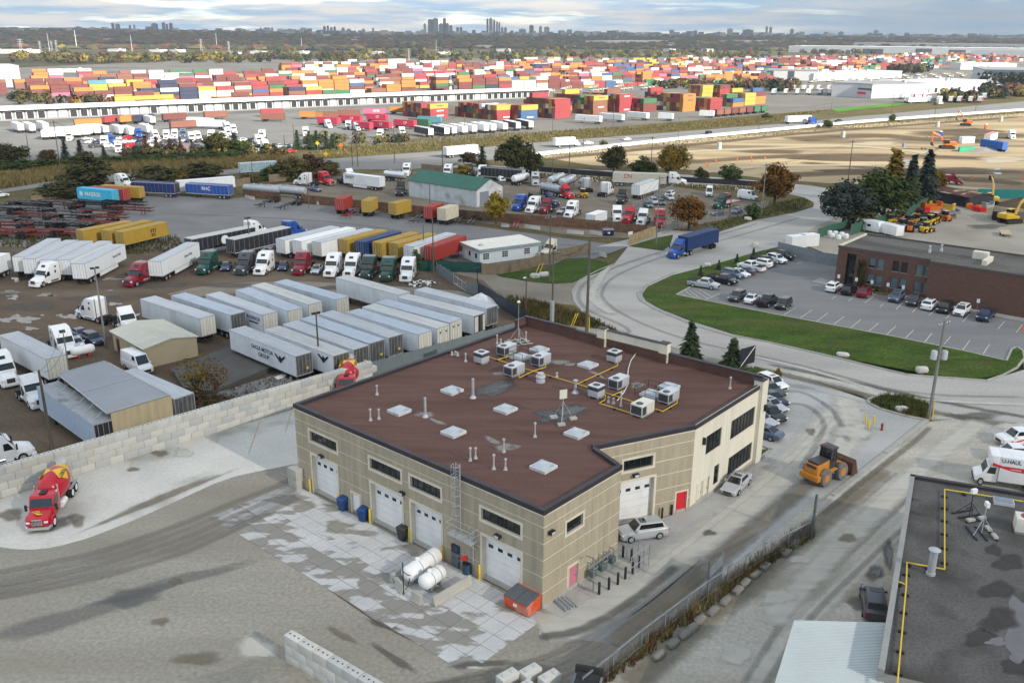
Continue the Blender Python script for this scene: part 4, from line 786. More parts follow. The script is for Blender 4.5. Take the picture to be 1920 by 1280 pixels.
CARS={'sedan':dict(L=4.75,W=.9,body=[(2.37,.62,.3,.58),(2.2,.82,.2,.72),(1.3,.89,.2,.86),(.75,.9,.2,.94),(-1.2,.9,.2,.98),(-1.9,.88,.22,.98),(-2.28,.8,.25,.92),(-2.37,.68,.35,.74)],top=1.45,gh=[(1.0,.80,-.02),(.3,.62,1),(-.85,.62,1),(-1.75,.78,0.02)]),'suv':dict(L=4.7,W=.94,body=[(2.35,.66,.36,.7),(2.2,.86,.26,.9),(1.35,.93,.24,1.02),(.9,.94,.24,1.08),(-1.5,.94,.24,1.12),(-2.2,.9,.26,1.1),(-2.35,.82,.36,1.0)],top=1.72,gh=[(1.15,.84,-.04),(.5,.68,1),(-1.75,.7,.96),(-2.25,.84,0.0)]),'pickup':dict(L=5.8,W=.98,body=[(2.9,.72,.42,.8),(2.72,.92,.32,1.02),(1.9,.97,.3,1.12),(1.4,.98,.3,1.18),(-.7,.98,.3,1.2),(-2.75,.97,.34,1.16),(-2.9,.93,.42,1.12)],top=1.88,gh=[(1.65,.86,-.06),(1.0,.7,1),(-.35,.72,1),(-.72,.86,0.0)],bed=True),'van':dict(L=5.9,W=1.0,body=[(2.95,.8,.4,.85),(2.8,.95,.3,1.1),(2.2,1.0,.28,1.3),(1.9,1.0,.28,1.36),(-2.8,1.0,.28,1.36),(-2.95,.97,.36,1.3)],top=2.6,gh=[(2.1,.92,-.1),(1.35,.84,1),(-2.75,.86,1),(-2.92,.93,0)],van=True)}
def car_kit(kind):
 d=CARS[kind];k=Kit();W=d['W'];T=d['top'];mb=MB();B=d['body']
 rings=[]
 for x,hw,s,b in B:rings.append([(x,-hw*.93,s),(x,-hw,s+(b-s)*.35),(x,-hw*.97,b-.06),(x,-hw*.86,b),(x,hw*.86,b),(x,hw*.97,b-.06),(x,hw,s+(b-s)*.35),(x,hw*.93,s)])
 n=8;v=[p for r in rings for p in r];f=[tuple(range(n)),tuple(range(len(v)-1,len(v)-n-1,-1))]
 for i in range(len(rings)-1):
  for j in range(n):f.append((i*n+j,(i+1)*n+j,(i+1)*n+(j+1)%n,i*n+(j+1)%n))
 bed=d.get('bed')
 mb.add(v,f)
 belt=lambda x:next((b0[3]+(b1[3]-b0[3])*(b0[0]-x)/(b0[0]-b1[0])for b0,b1 in zip(B,B[1:])if b0[0]>=x>=b1[0]),1)
 G=[(x,hw,belt(x)-.03+(T-belt(x))*max(0,h))for x,hw,h in d['gh']]
 hw0=G[0][1];P4=[(x,s*hw,z)for x,hw,z in G for s in(-1,1)]
 mb.add(P4,[(0,1,3,2),(2,3,5,4),(4,5,7,6),(0,2,4,6),(1,7,5,3)])
 if bed:
  pass
 k.Pa('body',mb,['P'],bevel=.045,So=40)
 def lerp(a,b,t):return tuple(a[i]+(b[i]-a[i])*t for i in range(3))
 def panel(a,b,c,e_,push,t0=.08,t1=.92,s0=.06,s1=.94):
  q=[lerp(lerp(a,b,s0),lerp(e_,c,s0),t0),lerp(lerp(a,b,s1),lerp(e_,c,s1),t0),lerp(lerp(a,b,s1),lerp(e_,c,s1),t1),lerp(lerp(a,b,s0),lerp(e_,c,s0),t1)]
  nn=(Vector(q[1])-Vector(q[0])).cross(Vector(q[3])-Vector(q[0])).normalized()*push
  o=[tuple(Vector(p)+nn)for p in q];i=[tuple(Vector(p)-nn*.5)for p in q]
  return MB().add(o+i,[(0,1,2,3),(4,7,6,5),(0,4,5,1),(1,5,6,2),(2,6,7,3),(3,7,4,0)])
 g0,g1,g2,g3=G;pt=lambda q,s:(q[0],s*q[1],q[2])
 k.Pa('windshield',panel(pt(g0,1),pt(g0,-1),pt(g1,-1),pt(g1,1),.022),[Mg])
 k.Pa('rear_window',panel(pt(g3,-1),pt(g3,1),pt(g2,1),pt(g2,-1),.022,.3 if kind in('suv','van')else .1),[Mg])
 for s in(-1,1):
  lo0=lerp(pt(g0,s),pt(g3,s),.1);lo1=lerp(pt(g0,s),pt(g3,s),.9 if kind!='van' else .3);hi0=lerp(pt(g1,s),pt(g2,s),.02);hi1=lerp(pt(g1,s),pt(g2,s),.97 if kind!='van' else .18)
  a=(lo0,lo1,hi1,hi0)if s<0 else(lo1,lo0,hi0,hi1)
  a=(lo1,lo0,hi0,hi1)if s<0 else(lo0,lo1,hi1,hi0)
  q=panel(*a,.022,.28 if kind!='van' else .45,.9,.02,.98)
  k.Pa('side_window',q,[Mg])
 if kind in('sedan','suv'):k.Pa('sunroof',MB().box(g1[0]-.75,g1[0]-.15,-.4,.4,T-.035,T-.018),[Mg])
 if bed:
  k.Pa('bed',MB().box(-2.75,-.8,-.78,.78,1.165,1.19).box(-2.85,-.78,-.93,-.8,1.16,1.24).box(-2.85,-.78,.8,.93,1.16,1.24).box(-2.88,-2.78,-.93,.93,1.16,1.24),[Mf])
 x0=B[0][0];x1=B[-1][0];zb=B[1][3]
 for s in(-1,1):
  k.Pa('headlight',MB().box(x0-.22,x0-.03,s*W*.72-.17,s*W*.72+.17,zb-.2,zb-.05),[M_lamp],bevel=.02)
  k.Pa('taillight',MB().box(x1-.012,x1+.1,s*W*.76-.13,s*W*.76+.13,B[-1][3]-.28,B[-1][3]-.04),[M_tail],bevel=.02)
  k.Pa('mirror',MB().box(g0[0]-.35,g0[0]-.15,s*(W+.03)-.1,s*(W+.03)+.1,belt(g0[0])+.0,belt(g0[0])+.16),['P'])
 k.Pa('grille',MB().box(x0-.05,x0+.015,-W*.5,W*.5,B[0][2]+.05,B[0][3]-.03),[Mdk])
 r={'sedan':.33,'suv':.37,'pickup':.4,'van':.36}[kind];wb={'sedan':(1.42,-1.38),'suv':(1.42,-1.38),'pickup':(1.85,-1.75),'van':(1.95,-1.75)}[kind]
 Aw(k,wb,(-W+.11,W-.11),r,.26);return k
CK={k:car_kit(k)for k in CARS}
CAR_N={'sedan':'parked_car','suv':'parked_suv','pickup':'pickup_truck','van':'panel_van'}
def car(kind,Lb,pnt,front,rear=None,rz=None,far=False,Gp=None,z=0.0):
 a=g(*front,z)
 if rear is not None:
  b=g(*rear,z);c=(a+b)/2;rz=yaw(b,a)
 else:c=a
 f=CK[kind].one if far else CK[kind].put
 return f(CAR_N[kind],Lb,{'sedan':'car','suv':'suv','pickup':'pickup truck','van':'van'}[kind],(c.x,c.y,z+.014),rz,pnt,Gp)
def tractor_kit(Sl=True,classic=False):
 k=Kit();ex=1.0 if classic else 0.0;e_=-5.6-ex if Sl else-3.55-ex;T=3.85 if Sl else 2.95
 k.Pa('chassis',MB().box(-8.4-ex if Sl else-6.9-ex,-.5,-.48,-.3,.62,.95).box(-8.4-ex if Sl else-6.9-ex,-.5,.3,.48,.62,.95).box(-6.9-ex if Sl else-5.4-ex,-6.1-ex if Sl else-4.6-ex,-.5,.5,.96,1.14),[Mf])
 hood=MB();z0=.55
 R_=[(-.12,.86,z0,1.25),(-.35,.95,z0,1.52),(-1.0,1.0,z0,1.72),(-2.0-ex,1.08,z0,1.95)]
 v=[]
 for x,hw,a,b in R_:v+=[(x,-hw*1.06,a),(x,-hw*1.06,b-.5),(x,-hw*.8,b-.06),(x,-hw*.55,b),(x,hw*.55,b),(x,hw*.8,b-.06),(x,hw*1.06,b-.5),(x,hw*1.06,a)]
 n=8;f=[tuple(range(n)),tuple(range(4*n-1,3*n-1,-1))]+[(i*n+j,(i+1)*n+j,(i+1)*n+(j+1)%n,i*n+(j+1)%n)for i in range(3)for j in range(n)]
 hood.add(v,f);hd_=k.Pa('hood',hood,['P'],bevel=.05,So=40)
 if Sl:pr=[(-1.9-ex,.7),(-1.88-ex,1.9),(-2.55-ex,2.75),(-3.15-ex,3.5),(-3.75-ex,T-.02),(e_+.1,T),(e_,T-.15),(e_,.75)]
 else:pr=[(-1.9-ex,.7),(-1.88-ex,1.9),(-2.5-ex,2.72),(-2.75-ex,2.9),(e_+.1,T),(e_,T-.2),(e_,.75)]
 cb=k.Pa('cab',MB().prof(pr,-1.2,1.2),['P'],bevel=.09,So=40)
 if not Sl:k.Pa('roof_fairing',MB().prof([(-2.6-ex,2.93),(-3.5-ex,3.75),(e_,3.8),(e_,2.96)],-1.1,1.1),['P'],bevel=.08,So=40)
 a,b=(-1.93-ex,1.93),(-2.52-ex,2.7);q=[]
 for s,t in((-1,.06),(1,.06),(1,.95),(-1,.95)):q.append((a[0]+(b[0]-a[0])*t+.03,s*(1.08-.06*t),a[1]+(b[1]-a[1])*t+.03))
 k.Pa('windshield',MB().Hx([(p[0]-.06,p[1],p[2]-.04)for p in q]+q),[Mg])
 if Sl:k.Pa('roof_window',MB().Hx([(-2.92-ex,-.4,3.22),(-2.92-ex,.4,3.22),(-3.22-ex,.4,3.56),(-3.22-ex,-.4,3.56)]+[(-2.9-ex,-.4,3.27),(-2.9-ex,.4,3.27),(-3.2-ex,.4,3.61),(-3.2-ex,-.4,3.61)]),[Mg])
 for s in(-1,1):
  y0,y1=(s*1.19,s*1.222)if s>0 else(s*1.222,s*1.19)
  k.Pa('side_window',MB().prof([(-2.15-ex,1.75),(-2.6-ex,2.55),(-3.1-ex,2.55),(-3.1-ex,1.75)],y0,y1),[Mg])
  if Sl:k.Pa('sleeper_window',MB().box(-4.6-ex,-4.25-ex,y0,y1,2.0,2.5).box(-4.75-ex,-4.35-ex,y0,y1,3.0,3.3),[Mg])
  k.Pa('headlight',MB().box(-.42,-.13,s*.86-.16,s*.86+.16,.98,1.22),[M_lamp],bevel=.03)
  k.Pa('mirror',MB().box(-1.95-ex,-1.8-ex,s*1.42-.08,s*1.42+.08,1.7,2.35).box(-1.9-ex,-1.85-ex,s*1.3-.12,s*1.3+.12,2.0,2.06),[Mdk])
  k.Pa('fuel_tank',MB().cyl((-3.1-ex,s*.95,.72),(-4.9-ex if Sl else-4.1-ex,s*.95,.72),.33,n=14),[Mch],So=40)
  k.Pa('fender',MB().prof([(-.75,.6),(-.85,1.02),(-1.15,1.18),(-1.6,1.18),(-1.95,1.0),(-2.1,.6),(-1.95,.6),(-1.8,.95),(-1.55,1.1),(-1.2,1.1),(-.98,.95),(-.9,.6)],min(s*.98,s*1.2),max(s*.98,s*1.2)),['P'])
  k.Pa('exhaust_stack',MB().cyl((e_-.12,s*.95,.9),(e_-.12,s*.95,T+.1),.07,n=8),[Mch])
  if Sl:k.Pa('side_skirt',MB().box(-5.4-ex,-2.3-ex,s*1.19-.02,s*1.19+.02,.45,.74),['P'])
 k.Pa('grille',MB().box(-.2,-.095,-.5,.5,.72,1.32),[Mdk],bevel=.02);gl=MB()
 for i in range(6):gl.box(-.1,-.08,-.5,.5,.78+i*.09,.80+i*.09)
 k.Pa('grille_bar',gl,[Mch])
 k.Pa('bumper',MB().Hx([(-.55,-1.2,.28),(-.0,-1.0,.28),(-.0,1.0,.28),(-.55,1.2,.28),(-.55,-1.2,.68),(-.0,-1.0,.7),(-.0,1.0,.7),(-.55,1.2,.68)]),[Mch if classic else 'P'],bevel=.05)
 k.Pa('visor',MB().Hx([(-2.35-ex,-1.05,2.74),(-2.35-ex,1.05,2.74),(-2.6-ex,1.05,2.9),(-2.6-ex,-1.05,2.9)]+[(-2.28-ex,-1.05,2.78),(-2.28-ex,1.05,2.78),(-2.56-ex,1.05,2.94),(-2.56-ex,-1.05,2.94)]),['P'])
 Aw(k,(-1.42,),(-1.02,1.02),.51,.3)
 ra=(-6.2-ex,-7.5-ex)if Sl else(-4.75-ex,-6.05-ex)
 Aw(k,ra,(-.92,.92),.51,.6);return k
TK=tractor_kit();TD=tractor_kit(False);TC=tractor_kit(True,True)
TG='tractor units parked in the truck yards'
def trc(Lb,pnt,front,rear=None,rz=None,kit=None,far=False,z=0.0,Gp=None,name='semi_tractor'):
 a=g(*front,z)
 if rear is not None:rz=yaw(g(*rear,z),a)
 kk=kit or TK
 return(kk.one if far else kk.put)(name,Lb,'truck',(a.x,a.y,z+.014),rz,pnt,Gp)
TRK={}
def trailer_kit(L_,side,roof,door,skirt,ribs,reefer=False,top=4.05):
 key=(L_,side.name,roof.name,door.name,skirt,ribs,reefer)
 if key in TRK:return TRK[key]
 k=Kit();TRK[key]=k;hw=1.29
 k.Pa('box_body',MB().box(.05,L_,-hw,hw,1.15,top-.03),[side])
 rm=MB().box(.0,L_+.02,-hw-.012,hw+.012,top-.028,top)
 k.Pa('roof',rm,[roof])
 if ribs:
  rb=MB();n=int(L_/.62)
  for i in range(1,n):rb.box(i*L_/n-.03,i*L_/n+.03,-hw+.05,hw-.05,top+.001,top+.022)
  k.Pa('roof_bow',rb,[mat('roof_bow',(0.33,0.34,0.36),ro=.6)])
 sb=MB();n=int(L_/1.22)
 for s in(-1,1):
  for i in range(1,n):sb.box(i*L_/n-.012,i*L_/n+.012,s*(hw+.004)-.004,s*(hw+.004)+.004,1.25,top-.15)
  sb.box(.02,L_,s*(hw+.008)-.008,s*(hw+.008)+.008,1.12,1.26);sb.box(.02,L_,s*(hw+.008)-.008,s*(hw+.008)+.008,top-.14,top-.03)
 k.Pa('side_rail',sb,[mat('rail_grey',(0.5,0.51,0.52),ro=.5)])
 for s in(-1,1):k.Pa('rear_door',MB().box(-.03,.045,min(s*.02,s*(hw-.09)),max(s*.02,s*(hw-.09)),1.28,top-.13),[door],sub=None)
 fr=MB().box(-.02,.05,-hw,-hw+.08,1.15,top-.03).box(-.02,.05,hw-.08,hw,1.15,top-.03).box(-.02,.05,-hw,hw,top-.12,top-.03).box(-.02,.05,-hw,hw,1.15,1.27)
 for y in(-.85,-.3,.3,.85):fr.box(-.06,-.032,y-.02,y+.02,1.3,top-.15)
 k.Pa('door_frame',fr,[mat('door_frame_grey',(0.36,0.36,0.36),ro=.5)])
 k.Pa('bumper',MB().box(-.02,.1,-1.15,1.15,.5,.62).box(0,.08,-.7,-.6,.6,1.15).box(0,.08,.6,.7,.6,1.15),[Mf])
 k.Pa('chassis',MB().box(.3,L_-.6,-.5,-.4,.95,1.15).box(.3,L_-.6,.4,.5,.95,1.15).box(.8,4.2,-.6,.6,.75,.95),[Mf])
 for s in(-1,1):k.Pa('landing_leg',MB().box(L_-3.3,L_-3.15,s*.85-.07,s*.85+.07,.05,1.15).box(L_-3.4,L_-3.05,s*.85-.15,s*.85+.15,0,.06),[Mf])
 if skirt:
  for s in(-1,1):k.Pa('side_skirt',MB().box(5.0,L_-3.8,s*(hw-.03)-.015,s*(hw-.03)+.015,.4,1.14),[side])
 if reefer:k.Pa('cooling_unit',MB().box(L_+.02,L_+.6,-1.0,1.0,2.0,3.9),[PW],bevel=.08)
 for x in(1.5,2.85):Aw(k,(x,),(-.98,.98),.5,.55)
 return k
def trl(Lb,rear,front,side=None,roof=None,door=None,skirt=False,ribs=False,z=0.0,top=4.05,reefer=False,far=False,Gp=None,Lf=None,lim=(9,16.2)):
 a,b=g(*rear,z+top),g(*front,z+top);L_=Lf or min(lim[1],max(lim[0],round((b-a).length*2)/2))
 kk=trailer_kit(L_,side or Vv,roof or Va,door or Vd,skirt,ribs,reefer,top);rz=yaw(a,b)
 t=(kk.one if far else kk.put)('semi_trailer',Lb,'trailer',(a.x,a.y,z+.014),rz,None,Gp);t['L']=L_;return t
CK2={}
def corr(L_,W,z0,z1,n,d=.035):
 """corrugated box sides"""
 mb=MB();
 for s in(-1,1):
  pts=[];m=n
  for i in range(m):
   x0=L_*i/m;w_=L_/m;pts+=[(x0,0),(x0+.38*w_,0),(x0+.5*w_,d),(x0+.88*w_,d)]
  pts.append((L_,0));v=[(x,s*(W-y),z0)for x,y in pts]+[(x,s*(W-y),z1)for x,y in pts];q=len(pts)
  f=[(i,i+1,i+1+q,i+q)if s<0 else(i+q,i+1+q,i+1,i)for i in range(q-1)];mb.add(v,f)
 mb.add([(0,-W,z1),(L_,-W,z1),(L_,W,z1),(0,W,z1)],[(0,1,2,3)]);mb.add([(0,-W,z0),(L_,-W,z0),(L_,W,z0),(0,W,z0)],[(3,2,1,0)])
 mb.add([(L_,-W,z0),(L_,W,z0),(L_,W,z1),(L_,-W,z1)],[(0,1,2,3)])
 return mb
def cont_kit(L_,n=None):
 if L_ in CK2:return CK2[L_]
 k=Kit();CK2[L_]=k;W=1.22;z0,z1=1.22,4.08
 k.Pa('container_body',corr(L_,W,z0,z1,int(L_*2.6)),['P'])
 for s in(-1,1):k.Pa('container_door',MB().box(-.03,.03,min(s*.01,s*(W-.08)),max(s*.01,s*(W-.08)),z0+.12,z1-.1),['P'])
 fr=MB()
 for x in(0,L_):
  for s in(-1,1):fr.box(x-.04,x+.08 if x==0 else x+.04,s*(W-.03)-.06,s*(W-.03)+.06,z0-.02,z1+.01)
  fr.box(x-.03,x+.05,-W,W,z0-.02,z0+.12);fr.box(x-.03,x+.05,-W,W,z1-.1,z1+.012)
 for s in(-1,1):fr.box(.05,L_-.05,s*W-.02,s*W+.02,z0-.02,z0+.1);fr.box(.05,L_-.05,s*W-.02,s*W+.02,z1-.08,z1+.01)
 k.Pa('corner_frame',fr,['P']);br=MB()
 for y in(-.9,-.35,.35,.9):br.cyl((-.06,y,z0+.1),(-.06,y,z1-.1),.025,n=6)
 k.Pa('lock_rod',br,[Mz]);rb=MB();n=int(L_/.45)
 for i in range(1,n):rb.box(i*L_/n-.05,i*L_/n+.05,-W+.12,W-.12,z1+.001,z1+.02)
 k.Pa('roof_rib',rb,['P'])
 k.Pa('chassis',MB().box(-.1,L_+.3,-.5,-.38,.95,1.2).box(-.1,L_+.3,.38,.5,.95,1.2).box(-.15,.05,-1.2,1.2,1.0,1.2).box(L_-.1,L_+.1,-1.2,1.2,1.0,1.2).box(.8,3.8,-.6,.6,.7,.95),[Mf])
 for s in(-1,1):k.Pa('landing_leg',MB().box(L_-2.6,L_-2.45,s*.8-.07,s*.8+.07,.05,1.0),[Mf])
 for x in(1.2,2.5):Aw(k,(x,),(-.95,.95),.5,.55,[Mr,Mf])
 return k
PCY=Pt('container_yellow',(0.4,0.255,0.035),ro=.55,coat=0,var=.1,Di=((0.3,0.19,0.05),.4));PCN=Pt('container_blue',(0.016,0.045,0.14),ro=.5,coat=0,var=.1);PCRd=Pt('container_red',(0.33,0.035,0.025),ro=.55,coat=0,var=.1,Di=((0.22,0.05,0.04),.5));PCL=Pt('container_sky',(0.05,0.42,0.62),ro=.5,coat=0,var=.06);PCB=Pt('container_brown',(0.17,0.03,0.024),ro=.6,coat=0,var=.12);PCC=Pt('container_cream',(0.55,0.5,0.38),ro=.6,coat=0,var=.1)
def cnt(Lb,rear,front,pnt,far=False,Gp=None,Lf=None,z=0.0):
 a,b=g(*rear,z+4.08),g(*front,z+4.08);L_=Lf or(12.2 if(b-a).length>9 else 6.1)
 k=cont_kit(L_);t=(k.one if far else k.put)('container_trailer',Lb,'container',(a.x,a.y,z+.014),yaw(a,b),pnt,Gp);return t
def chassis_kit():
 k=Kit();L_=12.2
 k.Pa('rail',MB().box(0,L_,-.5,-.38,.98,1.22).box(0,L_,.38,.5,.98,1.22),['P'])
 cm=MB()
 for x in(0.0,1.2,2.5,4.2,6.1,8,10,12.1):w_=1.2 if x in(0.0,12.1,6.1)else .5;cm.box(x,x+.14,-w_,w_,1.0,1.2)
 k.Pa('cross_member',cm,['P'])
 for s in(-1,1):k.Pa('landing_leg',MB().box(L_-2.6,L_-2.45,s*.6-.07,s*.6+.07,.02,1.0),['P'])
 for x in(1.2,2.5):Aw(k,(x,),(-.95,.95),.5,.55,[Mr,Mf])
 return k
CHK=chassis_kit()
def chassis(Lb,a,b,pnt,far=False,Gp=None):
 p,q=g(*a),g(*b);return(CHK.one if far else CHK.put)('container_chassis',Lb,'trailer chassis',(p.x,p.y,.014),yaw(p,q),pnt,Gp)
# ================================================================ the parked vehicles
GE='grey dry van trailers parked behind the workshop'
EG=[]
for rear,front,door,ribs,lb in(((569.2,663.5),(443.8,614),Vx,True,'pale trailer with black lettering and eagle, nearest the block wall'),((639.6,662.7),(508.8,614),Vx,True,'pale trailer with steel doors and a black eagle, second from the block wall'),((676.7,651),(543,604),Vx,True,'pale ribbed roof trailer with steel doors, third from the block wall'),((706.7,639.6),(572.5,593.5),Vx,False,'smooth roofed trailer with reflective steel doors, fourth from the block wall'),((741.7,629),(609.4,584.4),Vx,True,'ribbed roof trailer with dark steel doors, fifth from the block wall'),((796.9,623),(660.4,581.5),Vd,False,'trailer with a dusty roof streak, sixth from the block wall'),((830.8,611.7),(690.6,571.9),Vd,False,'trailer with cream doors, left of the pair with small black emblems on their doors'),((854.6,600.8),(712.5,563.5),Vd,False,'trailer with cream doors, right of the pair with small black emblems on their doors'),((899,589),(757,554.6),Mdk,False,'trailer with one rear door open showing a dark inside'),((923,575),(786.5,540.4),Vx,False,'trailer with rust brown doors, rearmost beside the dark slatted fence'),((757.8,550),(636.5,516.5),Vv,False,'lone pale trailer parked across behind the eagle trailers')):
 EG.append(trl(lb,rear,front,VANS[(len(EG)*7//3)%3],ALUS[(len(EG)*5//3)%3],door,ribs=ribs,Gp=GE))
for rear,front,door,ribs,lb in(((388.5,593.3),(271.9,555.8),Vd,False,'pale trailer with white doors just behind the beige shed'),((446,586.9),(328.8,549.6),Vx,False,'pale trailer with weathered dull doors, second right of the beige shed'),((506,586.9),(410-22,545.5),Vd,False,'trailer with navy lettering low on its side and white doors'),((553,580),(449,539),Vd,False,'trailer with a bluish roof and white doors, in the row behind the eagle trailers'),((590.6,567.7),(480,531),Vd,False,'trailer with cream doors just behind the thin light pole'),((641.7,558.5),(524,525.8),Vd,False,'trailer with cream doors at the right end of the second row of pale trailers')):
 EG.append(trl(lb,rear,front,VANS[(len(EG)*7//3)%3],ALUS[(len(EG)*5//3)%3],door,ribs=ribs,Gp=GE))
trl('white trailer with ribbed roof and cream doors on the left edge beside white trucks',(105,668.3),(15.6,624),Vw,Va,Vd,ribs=True,Lf=14.6)
trl('pale blue open trailer tucked under the lean-to shed roof',(197,790),(88,718),mat('trailer_side_pale_blue',(0.42,0.5,0.62),ro=.5,var=.06),mat('trailer_roof_stained',(0.3,0.32,0.33),ro=.6,var=.15,Di=((.1,.1,.1),.6),ds=.5,dthr=(.58,.62)),Mdk)
trl('grey roofed trailer on the far side of the lean-to shed',(345,742),(225,690),Vv,Va,Vx,Lf=13)
M_ink=mat('black_ink',(0.012,0.012,0.015),ro=.6);M_inkb=mat('navy_ink',(0.015,0.03,0.14),ro=.6);M_inkw=mat('white_ink',(0.75,0.75,0.75),ro=.6);M_inkr=mat('red_ink',(0.45,0.03,0.03),ro=.6)
def Sx(t,txt,x,z,size,m,side=-1,y=1.30,sx=1.0):
 return Lt(txt,size,m,t,(x,side*(y+.012),z),(R(90),0,0 if side<0 else math.pi),sx=sx)
def flip(side):return side
def eagle(t,x,z,s,side=1,m=None):
 o=[(0,-.55),(.2,-.3),(.3,-.35),(.3,-.05),(.55,.0),(.45,.12),(.8,.3),(.6,.3),(1.0,.6),(.7,.55),(.9,.85),(.45,.5),(.25,.25),(.1,.3),(.12,.5),(-.05,.55),(-.16,.42),(-.12,.28),(-.3,.25),(-.5,.52),(-.95,.8),(-.72,.5),(-1.0,.5),(-.6,.25),(-.82,.22),(-.45,.08),(-.55,-.08),(-.3,-.05),(-.3,-.35),(-.2,-.3)];o=[(p[0]*1.05,p[1]*.72)for p in o]
 n=len(o);yy=side*1.318
 v=[(x+(p[0]*s)*(-side),yy,z+p[1]*s)for p in o];me=MB();me.add(v,[tuple(range(n))if side<0 else tuple(range(n-1,-1,-1))]);return me.bd('eagle_emblem',[m or M_ink],t)
E1=EG[0];L1=E1['L']
def seen(t):
 M_=t.rotation_euler.z;c=t.location;n=Vector((-math.sin(M_),math.cos(M_)));return 1 if n.dot(Vector((0,0))-c.to_2d())>0 else-1
s_=seen(E1);Sx(E1,'EAGLE MOTOR',7.9,3.05,.78,M_ink,s_);Sx(E1,'GROUP',7.6,2.2,.78,M_ink,s_);eagle(E1,3.6,2.7,1.35,s_);eagle(EG[1],2.2,3.0,1.3,s_)
Sx(EG[13],'WARRIOR',2.6,3.0,.8,M_inkb,seen(EG[13]));MB().box(1.4,3.8,seen(EG[13])*1.312-.004,seen(EG[13])*1.312+.004,2.25,2.5).bd('stripe',[M_inkb],EG[13])
def rear_mark(t,y,z,kind):
 if kind=='e':
  o=[(0,-.3),(.2,0),(.5,.25),(.12,.12),(0,.3),(-.12,.12),(-.5,.25),(-.2,0)];MB().add([(-.045,y-p[0]*.7,z+p[1]*.7)for p in o],[tuple(range(8))]).bd('door_emblem',[M_ink],t)
 else:MB().cyl((-.045,y,z),(-.05,y,z),.2,n=12).bd('round_mark',[M_yellow],t)
for i,y in((0,-.45),(1,-.45),(2,-.55),(3,-.65),(4,-.55)):rear_mark(EG[i],y,2.0,'y')
for i,y in((1,.6),(6,.6),(6,-.6),(7,.5),(7,-.5),(8,.7)):rear_mark(EG[i],y,3.2,'e')
MB().box(-.06,-.048,-1.15,-.7,1.4,3.8).bd('door_leaf',[Vd],EG[8]);MB().box(-.06,-.048,.4,1.15,1.4,3.8).bd('door_leaf',[Vd],EG[8])
WG='white trailers with their noses to the yellow containers'
WT=[]
for n_,f_,lb in(((35.4,481.3),(107.3,443.5),'white trailer leftmost of the five side by side'),((53.7,485),(137,449),'white trailer second from left of the five side by side'),((87.5,487),(167,449),'white trailer in the middle of the five side by side'),((118.3,487),(199.6,450.6),'white trailer second from right of the five side by side'),((145.4,494.2),(225.4,456),'white trailer with skirt and small blue script, rightmost of the five side by side'),((288.8,489.6),(363.5,453),'white trailer with blue script hitched beside the red truck')):
 WT.append(trl(lb,n_,f_,Vw,Va,Vw,skirt=True,Gp=WG))
for t in(WT[4],WT[5]):Sx(t,'Sweet Ride',12.3 if t is WT[4]else 11.0,2.7,.75,M_inkb,-1 if seen(t)<0 else 1);
trl('white trailer end poking in at the left edge above the dirt yard',(6,474),(-60,500),Vw,Vw,Vw,Lf=13)
CGp='containers parked in a slanting row behind the trucks'
for n_,f_,lb in(((525,449),(629.6,423.8),'white trailer at the left end of the slanting row behind the trucks'),((556,451),(658.8,426),'white trailer second from left in the slanting row behind the trucks'),((593,453.5),(694,428.5),'white trailer with cream doors touching the yellow container in the slanting row')):trl(lb,n_,f_,Vw,Va if n_[0]!=556 else Vw,Vw if n_[0]<590 else Vd,Gp=CGp)
for n_,f_,p_,lb in(((643,449),(719.6,430),PCY,'yellow container left of the navy container in the slanting row'),((674,453),(745,433),PCN,'navy container between yellow ones in the slanting row'),((706.5,454.6),(779,435),PCY,'yellow container just right of the navy container in the slanting row'),((736.9,456),(808,438),PCY,'yellow container beside the white trailer in the slanting row')):cnt(lb,n_,f_,p_,Gp=CGp,Lf=12.2)
trl('white trailer between yellow and red containers in the slanting row',(766,461.5),(846,436.5),Vw,Va,Vw,Gp=CGp)
cnt('red container at the right end of the slanting row near the site office',(804.6,462),(868.5,439.6),PCRd,Lf=12.2,Gp=CGp)
DK=mat('curtain_black',(0.02,0.021,0.027),ro=.6,var=.2);DKR=mat('dusty_white_roof',(0.5,0.49,0.46),ro=.7,var=.1)
t=trl('black trailer with a pale ring emblem behind the truck row',(352,447),(470,424),DK,DKR,DK);s_=seen(t);MB().cyl((8.0,s_*1.31,2.6),(8.0,s_*1.325,2.6),.95,n=20,caps=False).La([(.95,s_*1.312),(.8,s_*1.314)],20,axis='y',o=(8.0,0,2.6)).bd('ring_emblem',[M_inkw],t)
trl('black trailer hitched to the blue truck',(430.6,448),(537.5,424.6),DK,DKR,DK)
trc('white truck with dark fairing hitched to the black ring trailer',PW,(497,438),(470,445));trc('bright blue truck hitched to the black trailer',PBL,(571,439),(530,448))
YG='yellow containers parked at an angle in the left lot'
cnt('yellow container leftmost of three in the left lot',(148,431.7),(241.7,414),PCY,Gp=YG,Lf=12.2);cnt('yellow container in the middle of three in the left lot',(197,431.7),(287,410.4),PCY,Gp=YG,Lf=12.2)
t=cnt('yellow container with black letters, nearest of three in the left lot',(222.5,434.4),(311.5,414.4),PCY,Gp=YG,Lf=12.2);s_=seen(t);Sx(t,'m',8.0,3.1,1.7,M_ink,s_,1.235,1.2);Sx(t,'sc',8.0,2.15,1.35,M_ink,s_,1.235,1.1)
